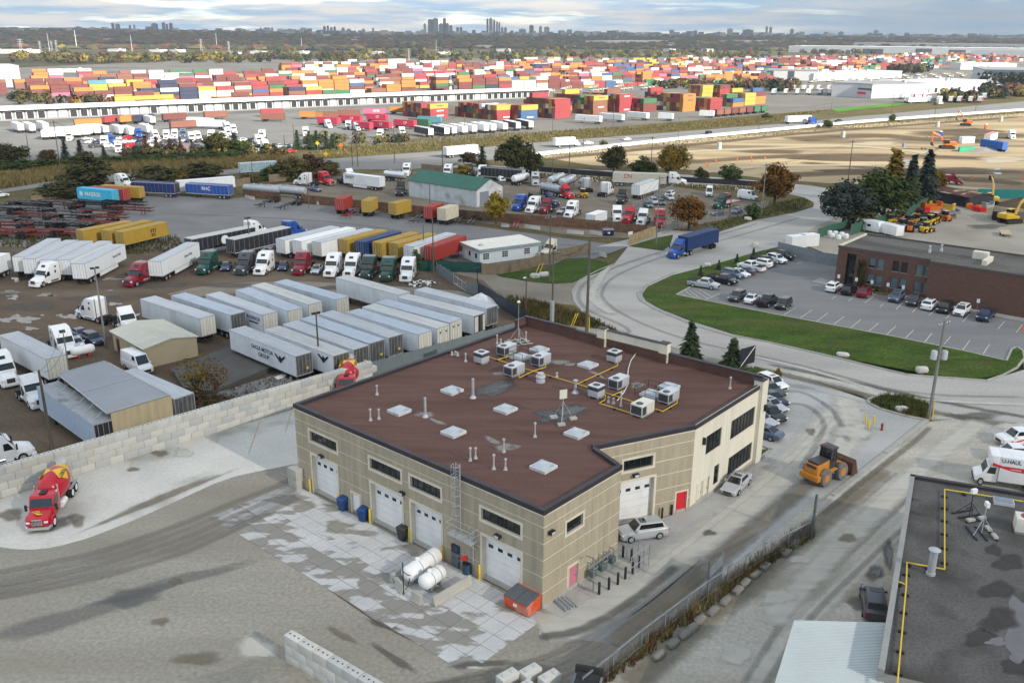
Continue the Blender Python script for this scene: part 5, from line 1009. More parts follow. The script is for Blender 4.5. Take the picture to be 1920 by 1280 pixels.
t=cnt('sky blue container with white lettering by the hedge',(214.6,356.7),(151,351),PCL,Lf=12.2);s_=seen(t);Sx(t,'MAERSK',6.6,2.6,1.55,M_inkw,s_,1.235);MB().box(10.2,11.4,s_*1.232,s_*1.252,2.0,3.2).bd('star_badge',[mat('badge_blue',(.25,.6,.75),ro=.5)],t);Lt('*',2.6,M_inkw,t,(10.8,s_*1.262,2.2),(R(90),0,0 if s_<0 else math.pi))
cnt('dark red container behind the sky blue one',(235.4,354.8),(173,349),PCRd,Lf=12.2);cnt('yellow container behind the dark red one by the hedge',(264.6,350.6),(206,347.5),PCY,Lf=12.2)
trl('navy curtain sided trailer right of the hedge side yellow container',(331,343),(269,340),mat('curtain_navy',(0.015,0.028,0.12),ro=.55),mat('navy_roof',(.03,.045,.13),ro=.6),DK,Lf=13.6)
trl('long white trailer behind the blue lettered one by the hedge',(437.5,331),(325,339.6),Vw,Vw,Vw)
t=trl('blue sided trailer with white letters at the fence end',(432,347),(341,342),mat('side_blue',(0.02,0.075,0.3),ro=.5),mat('roof_blue',(.03,.09,.3),ro=.5),mat('side_blue',0),top=3.9,lim=(9,13.6));s_=seen(t);Sx(t,'RHC',7.0,2.7,1.4,M_inkw,s_)
trc('white truck cab standing behind the yellow container by the hedge',PW,(248,352),(228,350),far=True)
for px,pnt,kit,lb in(((62,541),PW,TK,'white sleeper truck parked before the five white trailers'),((238,540),PM,TK,'dark red sleeper truck coupled to a white trailer, left end of the truck row'),((375,517),PGR,TK,'green sleeper truck right of the white scripted trailer'),((448,518),PG,TK,'dark grey sleeper truck third from left in the truck row'),((484,518),PW,TK,'white sleeper truck beside the dark grey one'),((556,518),PM,TK,'maroon sleeper truck between the navy and silver cars'),((615.6,522),PW,TK,'white sleeper truck with a roof window right of the silver car'),((652,523),PW,TK,'white sleeper truck behind the lone trailer, left of the dark green pair'),((683,527),PDG,TK,'blackish green sleeper truck in the truck row'),((720.8,530),PGR,TK,'green sleeper truck second from right in the truck row'),((759,531),PW,TK,'white sleeper truck at the right end of the truck row')):
 trc(lb,pnt,px,rz=R(-90)+R(-18 if px[0]<300 else-9+(px[0]-400)*.012),kit=kit,Gp='trucks lined up facing the pale trailers')
car('sedan','dark blue car right of the green sleeper truck',PN,(421,511),(428,499));car('sedan','navy sedan left of the maroon truck',PN,(527,512),(536,497));car('sedan','silver car between the maroon and white trucks',PS,(588,518),(601,503));car('sedan','white coupe parked behind the white truck next to a light pole',PW,(508,469),(474,468))
trc('white sleeper truck by the leaning light pole, nose to the left',PW,(152,592),(205,606));trc('white truck cab hidden behind the beige shed',PW,(252,628),(222,606),kit=TD)
trc('white sleeper truck nosing out beside the silver car',PW,(135,674),(88,632));trc('white sleeper truck at the left edge next to the cream doored trailer',PW,(24,728),(-16,690));trc('white day cab left of the lean-to shed',PW,(80,768),(46,738),kit=TD);trc('white sleeper truck behind the block wall at the left edge',PW,(67,852),(-60,884))
car('sedan','silver car behind the white propane tank',PS,(154,660),(135,640));car('suv','dark blue hatchback left of the light pole base',PN,(187,650),(163,636));car('sedan','slate car half hidden behind the dark blue hatchback',PSB,(160,637),(143,628))
car('van','white van tucked between the lean-to shed and the beige shed',PW,(282,706),(236,682))
t=trl('long white trailer with dark lettering by the upper fence',(716,332),(590+60,324),Vw,Vw,Vw,skirt=True);s_=seen(t);Sx(t,'SWIFT',t['L']-2.6 if s_>0 else t['L']-2.6,3.0,1.35,M_ink,s_)
trc('white sleeper truck with red bumper by the upper fence',PW,(553,346),(580,348),far=False);trc('bright red long nosed truck by the upper fence',PR,(625,349),(597,343),kit=TC);trc('white day cab behind the black pickup in the upper yard',PW,(665,341),(646,336),kit=TD)
car('pickup','black pickup beside the red long nosed truck',PB,(660,348),(632,342));car('sedan','slate grey car right of the long grey tank trailers',PSB,(600,360),(582,357))
trc('black truck at the left end of the green roofed shed',PB,(748,369),(768,352),kit=TD)
UG='trucks parked beyond the green roofed shed'
for f_,r_,p_,kt,lb in(((835,334),(845,328),PW,TK,'white truck just behind the green ridge, leftmost'),((884,332),(876,327),PB,TK,'black truck beyond the green roofed shed'),((900,336),(908,330),PW,TK,'white truck facing the camera beyond the right part of the green roof'),((943,341),(928,333),PW,TK,'white truck left of the white tanker'),((1004,350),(1003,340),PS,TK,'grey truck between the white and silver tankers'),((1090,353),(1106,362),PS,TK,'silver sleeper truck seen from behind near the yellow loader'),((1145,362),(1126,370),PW,TK,'white sleeper truck right of the yellow loader'),((760,332),(768,324),PW,TK,'white truck beside the small silver tanker by the shed gable'),((1162,384),(1176,372),PB,TD,'black truck chassis cab beside the white trailer')):trc(lb,p_,f_,r_,kit=kt,Gp=UG)
FGr='cabs lined up behind the long board fence'
for f_,r_,p_,kt,lb in(((965,397),(985,388),PBL,TK,'bright blue cab roof just above the board fence'),((990,401),(1012,392),PW,TK,'white cab roof next to the blue one above the board fence'),((1015,402),(1035,394),PM,TD,'dark red cab above the board fence'),((1063,410),(1086,398),PW,TK,'white cab near the parked silver car above the board fence'),((1158,418),(1152,402),PW,TD,'white snub nosed truck behind the board fence'),((1172,420),(1192,410),PR,TD,'red cab hood behind the board fence'),((1238,428),(1232,408),PR,TK,'red sleeper truck by the gate fence'),((1200,424),(1212,414),PW,TD,'white low hood cab next to the red sleeper truck')):trc(lb,p_,f_,r_,kit=kt,Gp=FGr)
car('sedan','silver car parked between cabs above the board fence',PS,(1048,402),(1064,397))
trl('white box body standing behind the board fence',(1107,402.5),(1126,396),Vw,Vw,Vw,top=3.2,Lf=6.5)
t=trl('white trailer backed among the trucks by the mesh fence',(1192,347),(1228,335.5),Vw,Va,Vw,lim=(12,14.6))
t=trl('dusty cream trailer with red letters below the trees',(1150,322.5),(1254,326),mat('trailer_side_dusty',(0.47,0.44,0.36),ro=.6,var=.08),mat('trailer_side_dusty',0),Vd);s_=seen(t);Sx(t,'CN',4.6,3.0,1.7,M_inkr,s_)
trc('white truck on the lane behind the cream red lettered trailer',PW,(1288,347),(1266,346))
trl('long dark tipping trailer parked beyond the green roofed shed',(982,318),(890,311),Mdk,mat('tarp_grey',(.1,.1,.11),ro=.8),Va,lim=(12,14.6))
def tanker(Lb,rear,front,m,r=1.05,Lf=None,far=False,name='tank_trailer'):
 a,b=g(*rear),g(*front);L_=Lf or min(13.5,max(8,(b-a).length));t=Tg(name,Lb,'tanker',(a.x,a.y,.014),yaw(a,b));z=2.15
 MB().La([(.05,0),(r*.8,.12),(r,.5),(r,L_-.5),(r*.8,L_-.12),(.05,L_)],20,axis='x',o=(0,0,z)).bd('tank',[m],t,So=45)
 mb=MB()
 for i in range(1,6):mb.La([(r+.015,L_*i/6-.05),(r+.015,L_*i/6+.05)],20,axis='x',o=(0,0,z))
 mb.bd('band',[Mz],t);MB().box(L_*.2,L_*.8,-.3,.3,z+r-.02,z+r+.1).bd('walkway',[Mz],t)
 for i in(.3,.5,.7):MB().La([(.3,z+r+.1),(.3,z+r+.25),(.1,z+r+.3)],10,o=(L_*i,0,0)).bd('hatch',[Mz],t)
 MB().box(.3,L_-.3,-.45,.45,.9,1.15).bd('chassis',[Mf],t)
 for x in(1.2,2.5):
  for y in(-.95,.95):wheel_o=wh(.5,.5).bd('wheel',[Mr,Mi],t,(x,y,.5),So=40)
 for s in(-1,1):MB().box(L_-2.5,L_-2.35,s*.7-.07,s*.7+.07,.05,1.0).bd('landing_leg',[Mf],t)
 return t
M_tank=mat('tank_grey',(0.4,0.42,0.45),ro=.45,metal=.3,var=.1);M_tankm=mat('tank_polished',(0.72,0.73,0.75),ro=.22,metal=.7,var=.05)
tanker('grey tank trailer, left of two end to end along the fence',(458,366),(508,369),M_tank,Lf=11.5);tanker('grey tank trailer with white dished end, right of two end to end along the fence',(574,373),(515,368),M_tank,Lf=12)
tanker('small silver tanker beyond the white lettered trailer',(722,338),(762,342),M_tankm,Lf=8);tanker('white tanker right of the green roofed shed',(962,349),(995,341),PW,Lf=8.5);tanker('polished tanker, rear one of the pair of bright tankers',(1030,352),(1068,338),M_tankm,Lf=11);tanker('polished tanker, front one of the pair of bright tankers',(1052,356),(1086,343),M_tankm,Lf=11);tanker('grey tank body behind the red cab',(1014,362),(1052,370),M_tank,Lf=9)
trc('red day cab in front of the grey tank body',PR,(1073,374),(1050,369),kit=TD)
a,b=g(1045,390),g(975,380);t=trc('dark navy tow truck with a black boom right of the yellow tree',PN,(1046,389),(1000,383),kit=TD);t.name='tow_truck'
MB().Hx([(-9.5,-.35,1.2),(-4.2,-.35,1.4),(-4.2,.35,1.4),(-9.5,.35,1.2),(-9.5,-.3,3.0),(-4.2,-.3,1.9),(-4.2,.3,1.9),(-9.5,.3,3.0)]).bd('boom',[Mf],t);MB().box(-8.5,-3.9,-1.2,1.2,1.0,1.4).bd('deck',[PN],t)
for s in(-1,1):MB().cyl((-9.2,s*.3,2.8),(-10.2,s*.3,.9),.08,n=6).bd('wheel_lift',[Mf],t)
def mini_loader(Lb,px,rz,m=PYE,sc_=1.0):
 p=g(*px);t=Tg('compact_loader',Lb,'loader',(p.x,p.y,.014),rz);t.scale=(sc_,)*3
 MB().prof([(-1.6,.5),(-1.6,1.4),(-.4,1.55),(.6,1.2),(1.0,.6)],-.6,.6).bd('body',[m],t,bevel=.05);MB().box(-.7,.5,-.55,.55,1.56,2.5).bd('cab',[Mg],t);MB().box(-.8,.6,-.62,.62,2.5,2.6).bd('cab_roof',[m],t)
 MB().Hx([(.5,-.7,1.0),(2.2,-.7,.35),(2.2,-.5,.35),(.5,-.5,1.0),(.5,-.7,1.3),(2.2,-.7,.6),(2.2,-.5,.6),(.5,-.5,1.3)]).bd('arm',[m],t);MB().prof([(2.1,.1),(2.9,.05),(2.9,.15),(2.3,.3),(2.3,.9),(2.15,.9)],-.95,.95).bd('bucket',[Mf],t)
 for x in(-1.0,.8):
  for y in(-.8,.8):wh(.55,.4).bd('wheel',[Mr,m],t,(x,y,.55),So=40)
 return t
mini_loader('small yellow loader between the silver trucks',(1092,371),R(160))
for k,f_,r_,p_,lb in(('suv',(1248,372),(1262,366),PW,'white car behind the mesh fence, nearest the brown tree'),('sedan',(1262,378),(1248,370),PS,'silver car rearmost in the mesh fenced corner'),('sedan',(1246,388),(1232,378),PG,'dark car in the middle of the mesh fenced corner'),('suv',(1232,386),(1219,378),PS,'grey suv in the mesh fenced corner'),('sedan',(1222,392),(1207,384),PSB,'steel blue car at the front of the mesh fenced corner'),('van',(1329,372),(1330,362),PW,'white van seen from behind on the dirt lot'),('van',(1421,377),(1382,371),PW,'long white van parked side on left of the autumn tree'),('sedan',(1353,374),(1368,368),PR,'bright red car left of the long white van'),('sedan',(1332,405),(1360,402),PB,'black car at the lot fence beside a light pole'),('sedan',(1375,402),(1388,396),PSB,'slate car right of the black car at the lot fence')):car(k,lb,p_,f_,r_)
t=trc('dark green flatbed truck with a red deck on the dirt lot',PGR,(1340,393),(1372,386),kit=TD);t.name='flatbed_truck';MB().box(-10.5,-3.8,-1.25,1.25,1.15,1.35).bd('deck',[PM],t)
CMG='containers standing along the board fence'
for n_,f_,p_,lb,Lf in(((636,373),(651,366),PCRd,'bright red container at the left of the board fence',6.1),((686,377),(702,368),PCY,'yellow container second along the board fence',6.1),((735,381),(757,376),PCY,'yellow container with a small red mark along the board fence',6.1),((802,388),(822,381),PCRd,'dull red container along the board fence',6.1),((828,391),(850,384),PCC,'stained cream container along the board fence',6.1)):cnt(lb,n_,f_,p_,Gp=CMG,Lf=Lf)
CHG='empty container chassis in the middle lot'
for a,b,p_,lb in(((518,377),(496,387),PB,'black chassis left of the grey tank trailers'),((562,382),(535,392),PB,'black chassis below the white dished tank end'),((676,396),(660,405),PM,'rust red chassis between the red and yellow containers'),((796,405),(781,418),PB,'black chassis left of the dull red container'),((872,406),(856,423),PB,'black chassis right of the cream container'),((897,409),(884,423),PB,'black chassis left of the yellow tree'),((972,414),(966,432),PM,'rust chassis alone right of the yellow tree')):
 chassis(lb,a,b,p_,Gp=CHG)
PRU=Pt('rust_red',(.15,.03,.025),ro=.7,coat=0,var=.2)
for r_ in range(5):
 y0=389+r_*11.5+r_*r_*.6
 for i in range(9):
  x0=-40+i*30+r_*6+rnd.uniform(-5,5)
  if x0>232-r_*14:continue
  col_=('rust red',PRU)if rnd.random()<.1+.15*r_ else('black',PB)
  a=(x0,y0+rnd.uniform(-2,2));b=(x0+46,y0+2.5+rnd.uniform(-2,2))
  if i%2:a,b=b,a
  o=chassis('%s empty chassis, %s along the %s row of the chassis field'%(col_[0],['first','second','third','fourth','fifth','sixth','seventh','eighth','ninth'][i],['rear','second','middle','fourth','nearest'][r_]),a,b,col_[1],Gp='empty chassis crowded at the left of the lot')
  if rnd.random()<.6:
   q=chassis('%s chassis stacked on another, %s along the %s row of the chassis field'%(col_[0],['first','second','third','fourth','fifth','sixth','seventh','eighth','ninth'][i],['rear','second','middle','fourth','nearest'][r_]),a,b,col_[1],far=True,Gp='empty chassis crowded at the left of the lot');q.location.z=.75
t=trc('bright blue day cab pulling the navy container along the road',PBL,(1256,486),(1290,476),kit=TD)
zz=yaw(g(1290,476),g(1256,486));d_=Vector((math.cos(zz),math.sin(zz)))
trailer_c=cnt('navy container on a wheeled chassis behind the bright blue day cab',(1347,436),(1284,452),PCN,Lf=12.2)
ce=t.location-Vector((*d_,0))*(4.7+12.0);trailer_c.location=(ce.x,ce.y,.022);trailer_c.rotation_euler.z=zz
P1='cars parked along the lawn of the brick office'
for k,f_,r_,p_,lb in(('pickup',(1345,543),(1293,535),PS,'silver pickup with empty black bed nearest the hatched bay'),('pickup',(1380,536),(1330,526),PB,'black pickup beside the silver pickup'),('suv',(1391,525),(1356,516),PSB,'blue grey suv behind the black pickup with roof lamp'),('sedan',(1401,521),(1368,513),PW,'white sedan between the blue suv and a dark sedan'),('sedan',(1372,509),(1416,517),PG,'dark saloon facing the lawn'),('pickup',(1380,500),(1437,513),PW,'white crew cab pickup nosing to the lawn'),('suv',(1408,496),(1444,503),PW,'white estate car just behind the white pickup'),('pickup',(1461,503),(1403,488),PB,'long black pickup facing the asphalt'),('suv',(1475,497),(1436,486),PW,'white suv beside the long black pickup'),('pickup',(1490,490),(1438,479),PB,'black pickup at the far end by the mesh fence')):car(k,lb,p_,f_,r_,Gp=P1)
P2='cars nosed to the near kerb of the car park'
for k,f_,r_,p_,lb in(('suv',(1369,569),(1394,555),PG,'graphite pickup like car leftmost at the near kerb'),('sedan',(1420,558),(1399,573),PW,'white sedan backed to the near kerb'),('pickup',(1456,562),(1420,581),PB,'black pickup with its tailgate to the lawn'),('suv',(1457,585),(1480,568),PB,'black suv rightmost at the near kerb')):car(k,lb,p_,f_,r_,Gp=P2)
P3='cars parked along the brick wall'
for k,f_,r_,p_,lb in(('suv',(1573,538),(1552,551),PW,'white suv at the corner of the brick office'),('suv',(1602,543),(1581,557),PB,'black suv below the ivy on the brick office'),('suv',(1631,547),(1610,562),PM,'maroon suv by the brick office windows'),('suv',(1668,572),(1692,554),PSB,'slate blue suv facing out by the office windows'),('suv',(1702,579),(1723,561),PG,'dark suv with silver roof rails facing out'),('suv',(1753,570),(1731,586),PW,'white suv with its rear to the camera by the blank brick wall'),('suv',(1760,592),(1781,575),PB,'black suv behind the utility pole top'),('suv',(1791,597),(1813,580),PW,'white suv facing out by the blank brick wall'),('pickup',(1836,607),(1858,588),PN,'navy pickup alone at the right of the brick wall')):car(k,lb,p_,f_,r_,Gp=P3)
car('sedan','silver coupe parked by the cream wing of the workshop',PS,(1364,930),(1396,899));car('suv','silver suv with roof bars reversing by the recessed garage door',PS,(1168,1010),(1238,1000))
P4='cars parked in front of the workshop'
for k,f_,r_,p_,lb in(('suv',(1468,735),(1425,716),PW,'white suv rearmost of the row beside the workshop'),('sedan',(1457,743),(1428,730),PG,'graphite sedan second in the row beside the workshop'),('sedan',(1464,762),(1430,746),PB,'black sedan third in the row beside the workshop'),('sedan',(1460,773),(1428,759),PS,'dull silver sedan fourth in the row beside the workshop'),('suv',(1459,793),(1424,775),PB,'black suv fifth in the row beside the workshop'),('sedan',(1436,798),(1410,788),PS,'silver car mostly hidden behind the workshop corner'),('sedan',(1412,812),(1446,822),PSB,'grey saloon with tail lights out, nearest of the row beside the workshop')):car(k,lb,p_,f_,r_,Gp=P4)
p=g(1821,899);rz=yaw(g(1940,917),g(1821,899))
t=Tg('rental_truck','white box rental truck with red side band and bold lettering at the right edge','box truck',(p.x,p.y,.014),rz);t.scale=(.74,1.02,1.1)
MB().prof([(-.1,.45),(-.05,.95),(-1.0,1.25),(-1.6,2.1),(-2.9,2.15),(-2.9,.5)],-1.02,1.02).bd('cab',[PW],t,bevel=.08,So=40)
MB().Hx([(-1.08,-.9,1.3),(-1.08,.9,1.3),(-1.55,.85,2.0),(-1.55,-.85,2.0),(-1.03,-.9,1.34),(-1.03,.9,1.34),(-1.5,.85,2.04),(-1.5,-.85,2.04)]).bd('windshield',[Mg],t)
for s in(-1,1):y0,y1=sorted((s*1.01,s*1.035));MB().prof([(-1.5,1.35),(-1.8,2.0),(-2.6,2.0),(-2.6,1.35)],y0,y1).bd('side_window',[Mg],t)
bx=MB().box(-10.4,-2.95,-1.22,1.22,.75,3.25).bd('box_body',[PW],t,bevel=.03);MB().box(-2.96,-1.7,-1.18,1.18,2.3,3.25).bd('overcab_box',[PW],t,bevel=.06)
s_=1 if seen(t)>0 else-1
MB().prof([(-3.2,2.35),(-2.0,2.55),(-2.0,2.3),(-4.4,1.95),(-10.3,1.75),(-10.3,2.35)],*sorted((s_*1.222,s_*1.232))).bd('red_band',[M_red],t)
Sx(t,'U-HAUL',-4.25,2.86,.56,M_ink,s_,1.225,1.2);Sx(t,'Truck Rentals',-4.9,2.14,.24,M_inkw,s_,1.24)
MB().box(-.3,.0,-1.0,1.0,.4,.62).bd('bumper',[Mdk],t,bevel=.04);MB().box(-10.2,-2.9,-.5,.5,.5,.74).bd('chassis',[Mf],t)
for s in(-1,1):MB().box(-.12,-.02,s*.75-.16,s*.75+.16,.75,.95).bd('headlight',[M_lamp],t)
for x in(-.95,-6.6):
 for s in(-1,1):wh(.4,.3).bd('wheel',[Mr,Mi],t,(x,s*.92,.4),So=40)
for q,r_,lb in(((1877,833),(1950,829),'white rental pickup with red flash, rear one at the right edge'),((1868,862),(1945,864),'white rental van nose just above the box rental truck')):
 t=car('pickup',lb,PW,q,r_);s_=seen(t)
 MB().prof([(1.9,.62),(.6,.95),(-.2,.95),(1.2,.62)],*sorted((s_*.985,s_*1.0))).bd('red_flash',[M_red],t)
car('suv','dark suv parked in the shade of the low brick building',PG,(1632,1112),(1640,1168))
trc('white truck on the highway near the roundabout turn',PW,(898,290),(880,292),far=True);trl('white trailer on the highway left of the trees',(834,276),(893,271),Vw,Vw,Vw,far=True,lim=(12,14.6))
def box_truck(Lb,f_,r_,cab,box,far=True):
 a,b=g(*f_),g(*r_);L_=(a-b).length;t=Tg('box_truck',Lb,'box truck',(a.x,a.y,.01),yaw(b,a));MB().prof([(0,.5),(0,1.3),(-.8,1.7),(-1.3,2.6),(-2.4,2.7),(-2.4,.6)],-1.1,1.1).bd('cab',[cab],t,bevel=.06);MB().box(-L_,-2.6,-1.25,1.25,1.0,3.9).bd('box_body',[box],t);MB().box(-1.35,-.85,-.95,.95,1.75,2.5).bd('windshield',[Mg],t)
 for x in(-1.2,-L_+2):
  for y in(-1,1):wh(.5,.35).bd('wheel',[Mr,Mi],t,(x,y,.5))
box_truck('white box truck driving on the highway',(1085,274),(1039,277),PW,PW)
car('sedan','white car just ahead of the white box truck on the highway',PW,(1111,270),(1094,271),far=True);car('sedan','white car farther along the highway left of the black suv',PW,(1184,262),(1165,264),far=True);car('suv','black suv on the highway above the construction site',PB,(1338,250),(1320,253),far=True);car('sedan','white car at the left edge on the highway',PW,(12,368),(-12,371),far=True);car('pickup','dark pickup on the highway by the round bush',PG,(1581,229),(1563,231),far=True)
trl('white trailer of the blue truck on the highway',(1475,218),(1525,216),Vw,Vw,Vw,far=True,lim=(12,16));trc('blue truck on the highway pulling a white trailer',PBL,(1530,232),(1517,233),far=True)
trl('grey trailer on the highway at the upper right',(1702,183),(1755,182),Vv,Vv,Vv,far=True,lim=(12,16));trc('white truck on the highway at the upper right',PW,(1766,196),(1750,197),far=True)
trl('grey curtain trailer with pale blue print on the left highway',(448,306),(496,303),mat('side_teal',(.25,.36,.4),ro=.6,var=.3),Va,Vv,far=True,lim=(12,14))
# ================================================================ walls, fences, poles, other buildings
M_blk=[mat('block_%s'%n,c,var=.08,scale=.9,ro=.95,Fi=.08,Di=((.3,.28,.23),.5),ds=.5)for n,c in(('pale',(.56,.545,.5)),('buff',(.52,.5,.45)),('grey',(.46,.46,.44)))]
def block_wall(name,Lb,a,b,rows,h=.8,ln=1.53,th=.78,ext=0.0,z=0.0,skew=0.0):
 p,q=g(*a),g(*b);d=(q-p).to_2d().normalized();p=p.to_2d()-d*ext;L_=(q.to_2d()-p).length;t=Tg(name,Lb,'wall',(p.x,p.y,z),math.atan2(d.y,d.x))
 me=[MB().box(-ln/2+.008,ln/2-.008,0,th,.006,h-.006).mesh('block',[m],bevel=.03)for m in M_blk];mh=[MB().box(-ln/4+.008,ln/4-.008,0,th,.006,h-.006).mesh('block',[m],bevel=.03)for m in M_blk]
 rg=MB().box(-.5,-.44,th*.5-.05,th*.5+.05,h,h+.05).box(.44,.5,th*.5-.05,th*.5+.05,h,h+.05).box(-.06,.06,th*.5-.05,th*.5+.05,h,h+.03).mesh('lifting_loop',[Mb])
 n=int(L_/ln)
 for r_ in range(rows):
  for i in range(n+1):
   x=(i+.5)*ln+(r_%2)*ln/2
   if x+ln/2>(n+1)*ln:continue
   k=rnd.choice((0,0,1,2));o=obj('block',me[k],t,(x+rnd.uniform(-.008,.008),rnd.uniform(-.025,.025),r_*h));o.rotation_euler.z=rnd.uniform(-.006,.006)
   if r_==rows-1:obj('lifting_loop',rg,o)
  if r_%2:obj('block',mh[rnd.randrange(3)],t,(ln/4,0,r_*h))
 return t
block_wall('block_retaining_wall','long wall of big pale concrete blocks between the dirt truck yard and the workshop yard',(0,934.5),(700,720),4,ext=9)
block_wall('block_bay_wall','short pale block wall jutting in from the bottom edge of the view',(536,1242),(765,1382),3,h=.82)
for i,(x,y,zz,lb)in enumerate(((952,1281,0,'pale concrete block at the left front of the small stack at the bottom edge'),(982,1304,0,'pale concrete block at the front of the small stack at the bottom edge'),(994,1272,0,'pale concrete block at the rear left of the small stack at the bottom edge'),(1030,1283,0,'pale concrete block rightmost in the small stack at the bottom edge'),(940,1312,0,'pale concrete block lowest in view in the small stack at the bottom edge'))):
 p=g(x,y);t=Tg('concrete_block',lb,'concrete block',(p.x,p.y,zz),R(40));MB().box(-.78,.78,-.42,.42,0,.85).bd('body',[M_blk[0]],t,bevel=.03)
 for a in(-.4,.4):MB().La([(.15,.85),(.13,.95),(.05,.97)],10,o=(a,0,0)).bd('stud',[M_blk[2]],t)
def Hp(name,Lb,x,y,r,h,m,cat='heap',sq=1.0,seed=1):
 p=g(x,y);n,k=28,9;rr=random.Random(seed);ph=[rr.uniform(0,6.28)for _ in range(4)];v=[];f=[]
 for j in range(k+1):
  for i in range(n):
   t=2*math.pi*i/n;e_=1+.16*math.sin(2*t+ph[0])+.1*math.sin(3*t+ph[1])+.05*math.sin(7*t+ph[2]);u=j/k
   v.append((p.x+r*e_*u*math.cos(t),p.y+r*sq*e_*u*math.sin(t),-.02+h*max(0,1-u)**1.15*(1+.1*math.sin(5*t+j+ph[3]))+rr.uniform(0,.05)*(j<k)))
 for j in range(k):
  for i in range(n):f.append((j*n+i,(j+1)*n+i,(j+1)*n+(i+1)%n,j*n+(i+1)%n))
 me=bpy.data.meshes.new(name);me.from_pydata(v,[],f);me.materials.append(m);me.shade_smooth();return tag(obj(name,me),Lb,cat)
Hp('gravel_heap','low grey gravel heap left of the short block wall at the bottom edge',470,1320,5.5,1.3,MATS['yard_gravel'],seed=3)
Hp('sand_heap','small pale sand heap against the short block wall at the bottom edge',575,1330,2.2,.8,M_pale,seed=5)
M_boardb=mat('board_brown',(0.15,0.085,0.055),var=.25,scale=.8,ro=.95,world=True);Bw=mat('board_weathered',(0.24,0.185,0.125),var=.22,scale=.8,ro=.95,world=True);M_boardl=mat('board_light',(0.4,0.3,0.17),var=.15,scale=.8,ro=.9,world=True);M_slatg=mat('slat_grey',(0.16,0.19,0.2),var=.12,scale=.5,ro=.6);M_slatd=mat('slat_dark',(0.03,0.04,0.055),var=.15,scale=.5,ro=.6);M_gscr=mat('green_screen',(0.015,0.075,0.06),var=.2,scale=.4,ro=.8)
def meshmat(name,rgb,op):
 if name in MATS:return MATS[name]
 m=mat(name,rgb,ro=.6);t=m.node_tree;b=t.nodes['Principled BSDF'];b.inputs['Alpha'].default_value=op;return m
M_mesh=meshmat('chain_link',(.3,.31,.32),.16);M_meshd=meshmat('screen_mesh',(.22,.25,.27),.82);M_meshg=meshmat('green_mesh',(.05,.14,.095),.85);M_silt=meshmat('silt_fabric',(.02,.02,.022),.97)
def Fn(Lb,px,h,m,step=2.4,board=None,post=Ms,name='fence',cat='fence',ph=None,pr=.05,top=True,pts=None,gapz=.04,jit=0.0):
 P_=pts or[g(*q)for q in px];o=P_[0];t=Tg(name,Lb,cat,(o.x,o.y,0),0);first=True
 for a,b in zip(P_,P_[1:]):
  L_=(b-a).length;n=max(1,round(L_/step));d=(b-a)/n;yw=yaw(a,b)
  for i in range(n):
   p=a+d*i;w_=L_/n
   if board:
    mb=MB();k=max(2,int(w_/board))
    for j in range(k):
     hh=h+rnd.uniform(-jit,jit);mb.box(j*w_/k+.008,(j+1)*w_/k-.008,-.012+rnd.uniform(0,.012),.012,gapz,hh)
    q=mb.bd('board_panel',[m],t,(p.x-o.x,p.y-o.y,0),yw);q['kind']='stuff'
   else:MB().box(.02,w_-.02,-.012,.012,gapz,h).bd('panel',[m],t,(p.x-o.x,p.y-o.y,0),yw)
  for i in range(n+(b is P_[-1])):
   p=a+d*i;MB().cyl((0,.08,0),(0,.08,ph or h+.12),pr,n=6).bd('post',[post],t,(p.x-o.x,p.y-o.y,0),yw)
  if top:
   MB().box(0,L_,.012,.08,h-.18,h-.1).box(0,L_,.012,.08,.3,.38).bd('rail',[post],t,(a.x-o.x,a.y-o.y,0),yw)
 return t
Fn('dark slatted fence running from the gate to the rear corner of the workshop',[(896,552),(986,608)],2.3,M_slatd,2.3,.3,Mb)
pa,pb=g(690,679,2.5),g(964,604,2.5);pa.z=pb.z=0
Fn('grey slatted fence behind the workshop with the trailers beyond it',None,2.4,M_slatg,2.5,.28,Mb,pts=[pa,pb])
Fn('grey slatted fence beside the rubbish heap',[(818,512),(850,532)],2.1,M_slatg,2.4,.15,Mz);Fn('grey slatted gate panel near the white tarpaulin',[(873,549),(895,553)],2.0,M_slatg,2.4,.15,Mz,name='gate',cat='gate');Fn('open chain link gate left of the dark slatted fence',[(850,533),(873,549)],1.9,M_mesh,2.5,None,Mz,name='gate',cat='gate')
Fn('dark green screened fence behind the rubbish heap',[(820,508),(902,512)],2.1,M_gscr,3.0,None,Mb)
Fn('dark green screened fence left of the white truck end',[(782,508),(816,508)],2.0,M_gscr,3.0,None,Mb)
Fn('weathered wooden board fence curving round the site office',[(903,514),(938,515),(969,509),(1000,501),(1031.7,491.7),(1070,482),(1107.7,473)],2.15,Bw,2.4,.17,M_wood,jit=.04)
Fn('long reddish brown board fence between the lot and the repair yard',[(456,369),(527,377)],2.0,M_boardb,2.4,.2,M_wood,jit=.05)
Fn('long dark brown board fence along the cabs, behind the standing containers',[(565,380),(640,388),(760,400),(870,411),(1010,422),(1130,432),(1213,441)],2.3,M_boardb,2.4,.2,M_wood,jit=.06)
Fn('pale new board fence with a white notice by the lot entrance',[(1179,460),(1229,442)],2.3,M_boardl,2.4,.17,M_wood,jit=.03)
Fn('brown board fence behind the upper yard trucks',[(505,342),(558,338),(606,331)],2.4,Bw,2.4,.2,M_wood,jit=.05);Fn('short brown board fence behind the blue lettered trailer',[(436,352),(470,346)],2.3,Bw,2.4,.2,M_wood,jit=.05)
Fn('low tan wall of boards along the left lot hedge',[(60,378),(143,367)],1.6,Bw,2.4,.3,M_wood)
Fn('board fence behind the green roofed shed',[(790,318),(850,325),(905,334),(970,340)],2.0,Bw,2.4,.2,M_wood,jit=.05)
